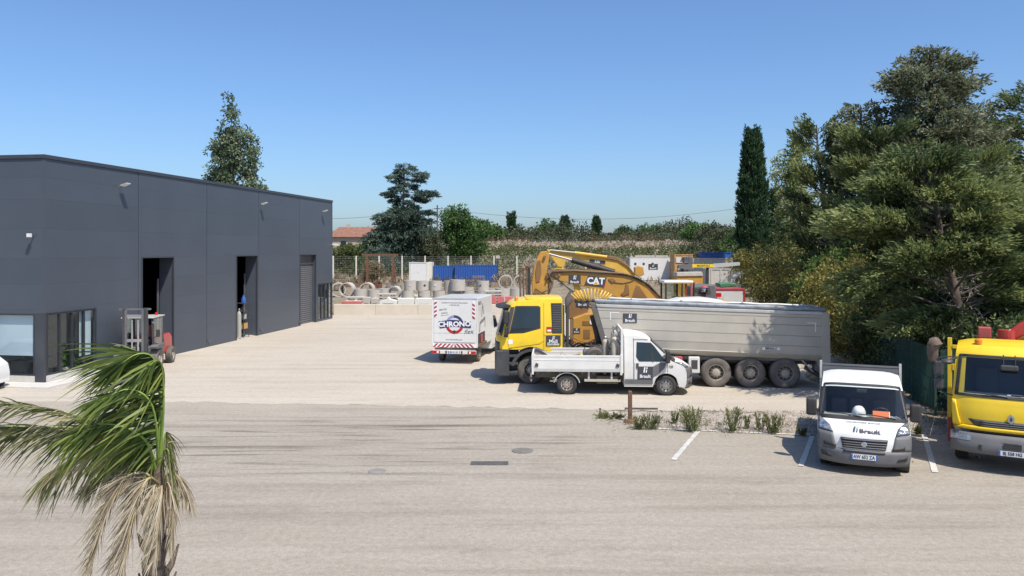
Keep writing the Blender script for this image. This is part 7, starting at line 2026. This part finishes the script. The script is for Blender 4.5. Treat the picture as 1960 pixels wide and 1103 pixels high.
# trees standing out of the far line
def far_tree(label, px, pyt, Y, r, leaf, seed, name='far_tree', squash=.5, nc=110):
    x = (px - CX) / FPX * Y; zt = CAMZ - (pyt - HY) / FPX * Y; z0 = hgt(x, Y); h = (zt - z0) * 1.12
    return broadleaf(name, label, (x, Y, z0), h * .8, [(0, 0, h * .55, r, r * .8, h * .45), (r * .5, 0, h * .45, r * .7, r * .7, h * .4), (-r * .5, 0, h * .45, r * .7, r * .7, h * .38)], nc, .9, 26, leaf, seed, .5, .34, .2, .15)
far_tree('tallest round dark tree in the distant line', 1050, 424, 235, 2.9, L_BROAD, 71)
far_tree('small round dark tree in the distant line', 1194, 434, 235, 2.4, L_BROAD, 72)
far_tree('flat-topped umbrella tree in the distant line', 1245, 433, 240, 5.2, L_BROAD, 73, 'umbrella_pine')
far_tree('lower umbrella tree beside the flat-topped one', 1282, 437, 240, 3.4, L_OLIVE, 74, 'umbrella_pine')
far_tree('green tree just left of the bushes by the spire', 1335, 428, 190, 3.4, L_BROAD, 75)
far_tree('bright olive tree before the distant line at right', 1372, 432, 160, 4.0, L_OLIVE, 76)
far_tree('tall leafy tree right of the round green tree', 905, 421, 170, 4.0, L_BROAD, 77)
far_tree('leafy tree sloping down from the cedar group', 935, 432, 185, 3.6, L_BROAD, 78)
far_tree('grey-green tree in the gap left of the round one', 985, 438, 215, 3.4, L_OLIVE, 79)
for (px_, pyt, w, lab, sd) in ((979, 421, .9, 'stubby distant cypress with a blunt top', 81), (1081, 421, 1.3, 'distant pointed cypress beside the tallest round tree', 82), (1142, 422, 1.1, 'lone distant cypress in the middle of the line', 83)):
    Y = 215; x = (px_ - CX) / FPX * Y; z0 = hgt(x, Y); h = CAMZ - (pyt - HY) / FPX * Y - z0
    blunt = sd == 81
    conifer('italian_cypress', lab, (x, Y, z0), h, (lambda q: .8) if blunt else (lambda q, w=w: w * (1 - q) ** .6 + .08), 90, L_ITAL, sd, .2, .05, 2.0, .5, 5, 10, .9, .6, .25, .15, 1.2, .35)

# far scrub: a mass nobody could count
F_ = Fol(91); C, Rr = [], []
r_ = random.Random(91)
for k in range(620):
    x = r_.uniform(-75, 95); Y = r_.uniform(196, 252)
    h = (3.4 + 1.5 * math.sin(x * .16) + 1.0 * math.sin(x * .41 + 1)) * r_.uniform(.7, 1.15)
    for q in range(4):
        C.append((x + r_.uniform(-1.5, 1.5), Y + r_.uniform(-1.5, 1.5), hgt(x, Y) + h * r_.uniform(.1, 1.0))); Rr.append(r_.uniform(.8, 1.5))
F_.balls(np.array(C), np.array(Rr), 18, .62, .42, .2)
tag(link('far_scrub', F_.mesh('far_scrub', L_OLIVE), None), 'distant belt of olive-green scrub behind the embankment', 'scrub', kind='stuff')
# low hazy dry bushes on the embankment top
F_ = Fol(92); C, Rr = [], []
for k in range(260):
    x = r_.uniform(-50, 60); Y = r_.uniform(166, 192)
    n = math.sin(x * .23 + 2) + .6 * math.sin(x * .7)
    if n < -.2: continue
    C.append((x, Y, hgt(x, Y) + r_.uniform(.1, .8))); Rr.append(r_.uniform(.5, 1.1))
F_.balls(np.array(C), np.array(Rr), 30, .5, .16, .5)
tag(link('dry_scrub', F_.mesh('dry_scrub', L_STRAW), None), 'pale dry bushes along the top of the embankment', 'scrub', kind='stuff')
# vines in rows
F_ = Fol(93); C, Rr = [], []
for row in range(20):
    Y = 104 + row * 2.6
    x = -48 + r_.uniform(0, 1)
    while x < 56:
        if r_.random() < (.92 if Y > 136 or Y < 108 else .5): C.append((x, Y + r_.uniform(-.25, .25) + .05 * x, hgt(x, Y) + r_.uniform(.35, .9))); Rr.append(r_.uniform(.4, .75))
        x += r_.uniform(.6, .95)
F_.balls(np.array(C), np.array(Rr), 20, .32, .24, .2)
tag(link('vineyard_leaves', F_.mesh('vineyard_leaves', L_VINE), None), 'rows of low green vines in the field beyond the fence', 'vines', kind='stuff')
# dry grass along the fence and embankment
F_ = Fol(94); C = []
for k in range(2600):
    x = r_.uniform(-40, 40); Y = r_.choice((r_.uniform(86, 103), r_.uniform(103, 136), r_.uniform(156, 170)))
    if abs(x + 11) < 1.5 and Y < 97: continue
    C.append((x, Y, hgt(x, Y)))
F_.sprays(np.array(C), np.tile([[0, 0, 1.]], (len(C), 1)), 9, .35, .55, .07, fan=.35, spread=.5)
tag(link('dry_grass', F_.mesh('dry_grass', L_STRAW), None), 'dry straw-coloured grass along the far fence and bank', 'grass', kind='stuff')
pts = []
for k in range(1300):
    x = r_.uniform(-45, 55); Y = r_.uniform(156, 170); pts.append((x, Y, hgt(x, Y)))
stones('bank_rocks', pts, .15, .6, 'rock', 12, 'broken pale rocks on the face of the embankment')

# weeds in the gravel
def weed(px, py, h, w, n, label, seed):
    p = G(px, py); F2_ = Fol(seed)
    t = thing('weed', label, 'weed', p)
    a = F2_.r.uniform(0, 6.28, n); C = np.stack([np.cos(a) * w * .35 * F2_.r.random(n), np.sin(a) * w * .25 * F2_.r.random(n), np.zeros(n)], 1)
    A = np.stack([np.cos(a) * .35 * w / h, np.sin(a) * .3 * w / h, np.ones(n)], 1)
    F2_.sprays(C, A, 26, h, .10, .022, fan=.55, spread=.05, up=.3)
    F2_.put(C, A, h * .95, .014, F2_.r.uniform(.2, .8, n))
    link('crown', F2_.mesh('crown', L_WEED), None, t)
for i, (px_, py_, h, w, n, lab) in enumerate((
    (1168, 800, .16, .9, 26, 'low spreading weed left of the rusty post'), (1222, 822, .30, .35, 12, 'small weed at the foot of the rusty post'), (1245, 822, .38, .5, 18, 'bushy weed right of the rusty post'),
    (1290, 812, .30, .25, 8, 'thin weed left of the tallest weed clump'), (1325, 826, .62, .6, 26, 'tallest weed clump beside the sunlit bay line'), (1318, 806, .3, .3, 8, 'pale weed behind the tallest clump'), (1403, 828, .62, .45, 20, 'upright weed clump in the middle of the gravel edge'),
    (1432, 822, .34, .2, 7, 'single thin weed between the two right clumps'), (1455, 824, .42, .3, 9, 'thin weed pair left of the last clump'), (1482, 830, .48, .45, 20, 'last bushy weed before the white van shadow'), (1537, 835, .18, .2, 6, 'tiny weed by the head of the shaded bay line'), (1757, 832, .2, .25, 7, 'small weed in shade right of the white van'))):
    weed(px_, py_, h, w, n, lab, 100 + i)

F_ = Fol(95); C = []
for k in range(130):
    x = r_.uniform(2.4, 12.2); y = r_.gauss(21.75 + max(0, (5 - x) * .4), .35) if r_.random() < .7 else r_.uniform(21.6, 24)
    C.append((x, y, .01))
F_.sprays(np.array(C), np.tile([[0, 0, 1.]], (len(C), 1)) + F_.r.normal(size=(len(C), 3)) * .4, 9, .10, .09, .016, fan=.6, spread=.6)
tag(link('weed_tufts', F_.mesh('weed_tufts', L_WEED), None), 'tiny scattered tufts of weed in the gravel', 'weeds', kind='stuff')
F_ = Fol(96); C = []
for k in range(70): C.append((r_.uniform(2.6, 8), r_.gauss(21.9, .4), .015))
F_.sprays(np.array(C), F_.r.normal(size=(len(C), 3)) + [0, 0, .6], 5, .16, .18, .012, fan=.6, spread=.5)
tag(link('dry_stems', F_.mesh('dry_stems', L_DRY), None), 'dry broken stems lying along the edge of the gravel', 'stems', kind='stuff')
# ---------------------------------------------------------------- palm in the foreground
PY = 8.3; PK = PY / 11.0
PB = Vector((AT(297, 1103, PY).x, PY, 0))
pa = thing('palm_tree', 'wind-bent palm with green and dried fronds at the lower left', 'palm', PB)
def pp_(x, y, dY=0.0):
    return AT(x, y, PY + dY * PK) - PB
tr_ = MB()
path = [Vector((0, 0, -.1)), pp_(296, 1103), pp_(298, 1040), pp_(303, 980), pp_(305, 930), pp_(304, 890)]
tr_.tube(path, [.14, .105, .10, .09, .075, .045], 14)
tr_.build('trunk', 'palm_trunk', pa, smooth=60)
r_ = random.Random(77)
for k in range(22):      # old leaf bases
    z = 1.05 + k * .062; a = k * 2.4
    d = Vector((math.cos(a), math.sin(a), 0)); c_ = Vector((.02, 0, z))
    MB().tube([c_ + d * .07, c_ + d * .14 + Vector((0, 0, .10)), c_ + d * (.17 + r_.uniform(0, .08)) + Vector((0, 0, .22 + r_.uniform(0, .1)))], [.045, .034, .009], 6).build('leaf_base', 'palm_trunk', pa)
def frond(pts, leaf, n, llen, wind, seed, wid=.028, name='frond', t0=.12, droop=.5, r0=.022, rmat='palm_rachis', sides=(-1, 1), label=None):
    """rachis through pts, n leaflets on each side, swept by the wind vector"""
    r = random.Random(seed); P_ = [Vector(p) for p in pts]
    llen *= PK; wid *= PK; r0 *= PK
    def at_(t_):
        q = t_ * (len(P_) - 1); i = min(int(q), len(P_) - 2); f_ = q - i
        a, b_, c_, d_ = P_[max(i - 1, 0)], P_[i], P_[i + 1], P_[min(i + 2, len(P_) - 1)]
        return .5 * ((2 * b_) + (c_ - a) * f_ + (2 * a - 5 * b_ + 4 * c_ - d_) * f_ ** 2 + (3 * b_ - a - 3 * c_ + d_) * f_ ** 3)
    vs, fs, va = [], [], []
    for k in range(n):
        t_ = t0 + (1 - t0) * (k + r.random()) / n
        p = at_(t_); tan = (at_(min(t_ + .03, 1.0)) - at_(t_ - .03)).normalized()
        sd0 = tan.cross(Vector((r.uniform(-.3, .3), -1, r.uniform(-.3, .3)))).normalized()
        for sg in sides:
            l = llen * (.45 + .75 * math.sin(min(1, t_ * 1.05) * math.pi * .9)) * r.uniform(.7, 1.2)
            d = (tan * .55 + sd0 * sg * r.uniform(.1, .6) + Vector((r.uniform(-.25, .25), r.uniform(-.55, .55), r.uniform(-.3, .3))) + Vector(wind) * r.uniform(.7, 1.7)).normalized()
            w_ = wid * r.uniform(.7, 1.25); q = p.copy(); nseg = 4
            sw = d.cross(Vector((r.uniform(-.6, .6), -1, r.uniform(-.6, .6)))).normalized()
            o = len(vs); v_ = min(1, max(0, r.gauss(.5, .24)))
            for i in range(nseg + 1):
                ww = w_ * (1.0, 1.05, .85, .5, .06)[i]
                vs += [q - sw * ww / 2, q + sw * ww / 2]
                d = (d + Vector((0, 0, -droop * r.uniform(.3, .7) / nseg * (1 + i * .5))) + Vector(wind) * .06).normalized()
                q = q + d * l / nseg
            for i in range(nseg):
                fs.append((o + 2 * i, o + 2 * i + 1, o + 2 * i + 3, o + 2 * i + 2)); va.append(v_ + i * .06)
    me = bpy.data.meshes.new(name); me.from_pydata([tuple(v) for v in vs], [], fs); me.update()
    a = me.attributes.new('var', 'FLOAT', 'FACE'); a.data.foreach_set('value', va)
    me.materials.append(leaf)
    o = link(name, me, None, pa)
    MB().tube([at_(k / 14) for k in range(15)], [r0 * (1 - .85 * k / 14) for k in range(15)], 6).build('rachis', rmat, o, smooth=60)
    if label: o['label'] = label
    return o
M['palm_rachis'] = mat('palm_rachis', (.20, .30, .05), .45, var=.2)
M['palm_rachis_pale'] = mat('palm_rachis_pale', (.36, .38, .18), .5, var=.2)
M['palm_rachis_dry'] = mat('palm_rachis_dry', (.40, .31, .16), .6, var=.2)
G3 = (-.95, 0, -.42)
frond([pp_(303, 905), pp_(306, 800, -.05), pp_(304, 720, -.1), pp_(290, 682, -.2), pp_(262, 678, -.35), pp_(235, 694, -.45)], L_PALM, 47, 0.99, G3, 201, 0.034, t0=.2, droop=0.45, r0=.028)
frond([pp_(303, 905), pp_(309, 810, .05), pp_(309, 735, .1), pp_(296, 696, .25), pp_(262, 700, .4)], L_PALM, 37, 0.90, (-.9, 0, -.55), 202, 0.034, t0=.2, droop=0.48, r0=.026)
frond([pp_(303, 905), pp_(312, 800, -.12), pp_(312, 720, -.25), pp_(304, 690, -.4), pp_(285, 700, -.55)], L_PALM, 40, 0.65, (-.6, 0, -.7), 203, 0.034, t0=.3, droop=0.57, r0=.024)
frond([pp_(302, 900), pp_(300, 820, -.3), pp_(285, 765, -.5), pp_(245, 745, -.65), pp_(195, 765, -.8)], L_PALM, 31, 0.77, (-.8, 0, -.6), 213, 0.034, t0=.15, droop=0.51, r0=.022)
frond([pp_(302, 900), pp_(298, 830, .3), pp_(275, 790, .5), pp_(230, 785, .65), pp_(170, 815, .8)], L_PALM, 28, 0.73, (-.7, 0, -.6), 214, 0.033, t0=.15, droop=0.51, r0=.022)
frond([pp_(300, 900), pp_(280, 845, -.1), pp_(215, 826, -.25), pp_(120, 818, -.4), pp_(30, 816, -.5), pp_(-40, 818, -.55)], L_PALMM, 93, .8, (-.5, 0, -.45), 204, 0.025, t0=.06, droop=0.56, r0=.03, rmat='palm_rachis_pale', label='long frond reaching left with bleached tips')
frond([pp_(300, 900), pp_(270, 850, -.2), pp_(200, 815, -.4), pp_(110, 785, -.6), pp_(10, 772, -.7)], L_PALMM, 51, .5, (-.5, 0, -.2), 215, 0.021, t0=.3, droop=0.40, r0=.018, rmat='palm_rachis_pale')
frond([pp_(300, 905), pp_(275, 855, .1), pp_(220, 850, .2), pp_(150, 872, .3), pp_(85, 915, .4)], L_PALMM, 85, .85, (-.5, 0, -.7), 205, 0.025, t0=.08, droop=0.64, r0=.026, rmat='palm_rachis_pale')
frond([pp_(300, 910), pp_(283, 850, -.25), pp_(245, 820, -.45), pp_(190, 812, -.6), pp_(140, 830, -.7)], L_PALM, 43, 0.73, (-.6, 0, -.7), 206, 0.030, t0=.12, droop=0.48, r0=.024)
frond([pp_(304, 905), pp_(270, 880, .4), pp_(225, 885, .6), pp_(170, 930, .7)], L_PALMM, 59, .65, (-.45, 0, -.75), 212, 0.023, t0=.1, droop=0.72, r0=.018, rmat='palm_rachis_pale')
DW = (-.6, 0, -.62)
frond([pp_(305, 930), pp_(275, 905, -.2), pp_(235, 920, -.35), pp_(200, 990, -.45), pp_(172, 1100, -.5)], L_PALMD, 190, .5, DW, 207, 0.012, t0=.04, droop=0.60, r0=.02, rmat='palm_rachis_dry', label='dry straw-coloured frond hanging to the left')
frond([pp_(306, 930), pp_(285, 915, -.45), pp_(262, 960, -.6), pp_(245, 1040, -.7), pp_(225, 1140, -.75)], L_PALMD, 180, .46, DW, 208, 0.012, t0=.04, droop=0.60, r0=.018, rmat='palm_rachis_dry', label='dry frond hanging down in front of the trunk')
frond([pp_(306, 925), pp_(295, 900, .2), pp_(270, 920, .35), pp_(250, 990, .4), pp_(215, 1080, .45)], L_PALMD, 160, .46, DW, 216, 0.012, t0=.04, droop=0.60, r0=.016, rmat='palm_rachis_dry')
frond([pp_(307, 930), pp_(325, 905, -.1), pp_(348, 920, -.15), pp_(362, 965, -.2)], L_PALMD, 46, .38, (.25, 0, -.7), 209, 0.014, t0=.1, droop=1.20, r0=.014, rmat='palm_rachis_dry', label='short dry frond curling to the right')
frond([pp_(306, 890), pp_(316, 830, .1), pp_(322, 840, .15), pp_(332, 900, .2)], L_PALMM, 28, .4, (.12, 0, -.7), 210, 0.016, t0=.1, droop=0.96, r0=.012)
frond([pp_(307, 935), pp_(322, 925, -.4), pp_(332, 970, -.5), pp_(326, 1050, -.55)], L_PALMD, 60, .36, (.0, 0, -.8), 211, 0.014, t0=.06, droop=1.00, r0=.012, rmat='palm_rachis_dry')
frond([pp_(306, 940), pp_(296, 930, -.6), pp_(290, 985, -.75), pp_(284, 1060, -.8)], L_PALMD, 70, .4, (-.35, 0, -.75), 217, 0.014, t0=.06, droop=0.90, r0=.012, rmat='palm_rachis_dry')
frond([pp_(306, 900), pp_(318, 860, -.3), pp_(326, 880, -.35), pp_(334, 950, -.4)], L_PALMM, 34, .4, (.05, 0, -.75), 220, 0.014, t0=.1, droop=0.96, r0=.012)
frond([pp_(306, 940), pp_(310, 932, -.7), pp_(306, 985, -.85), pp_(296, 1070, -.9)], L_PALMD, 80, .44, (-.35, 0, -.7), 218, .013, t0=.05, droop=.7, r0=.012, rmat='palm_rachis_dry')
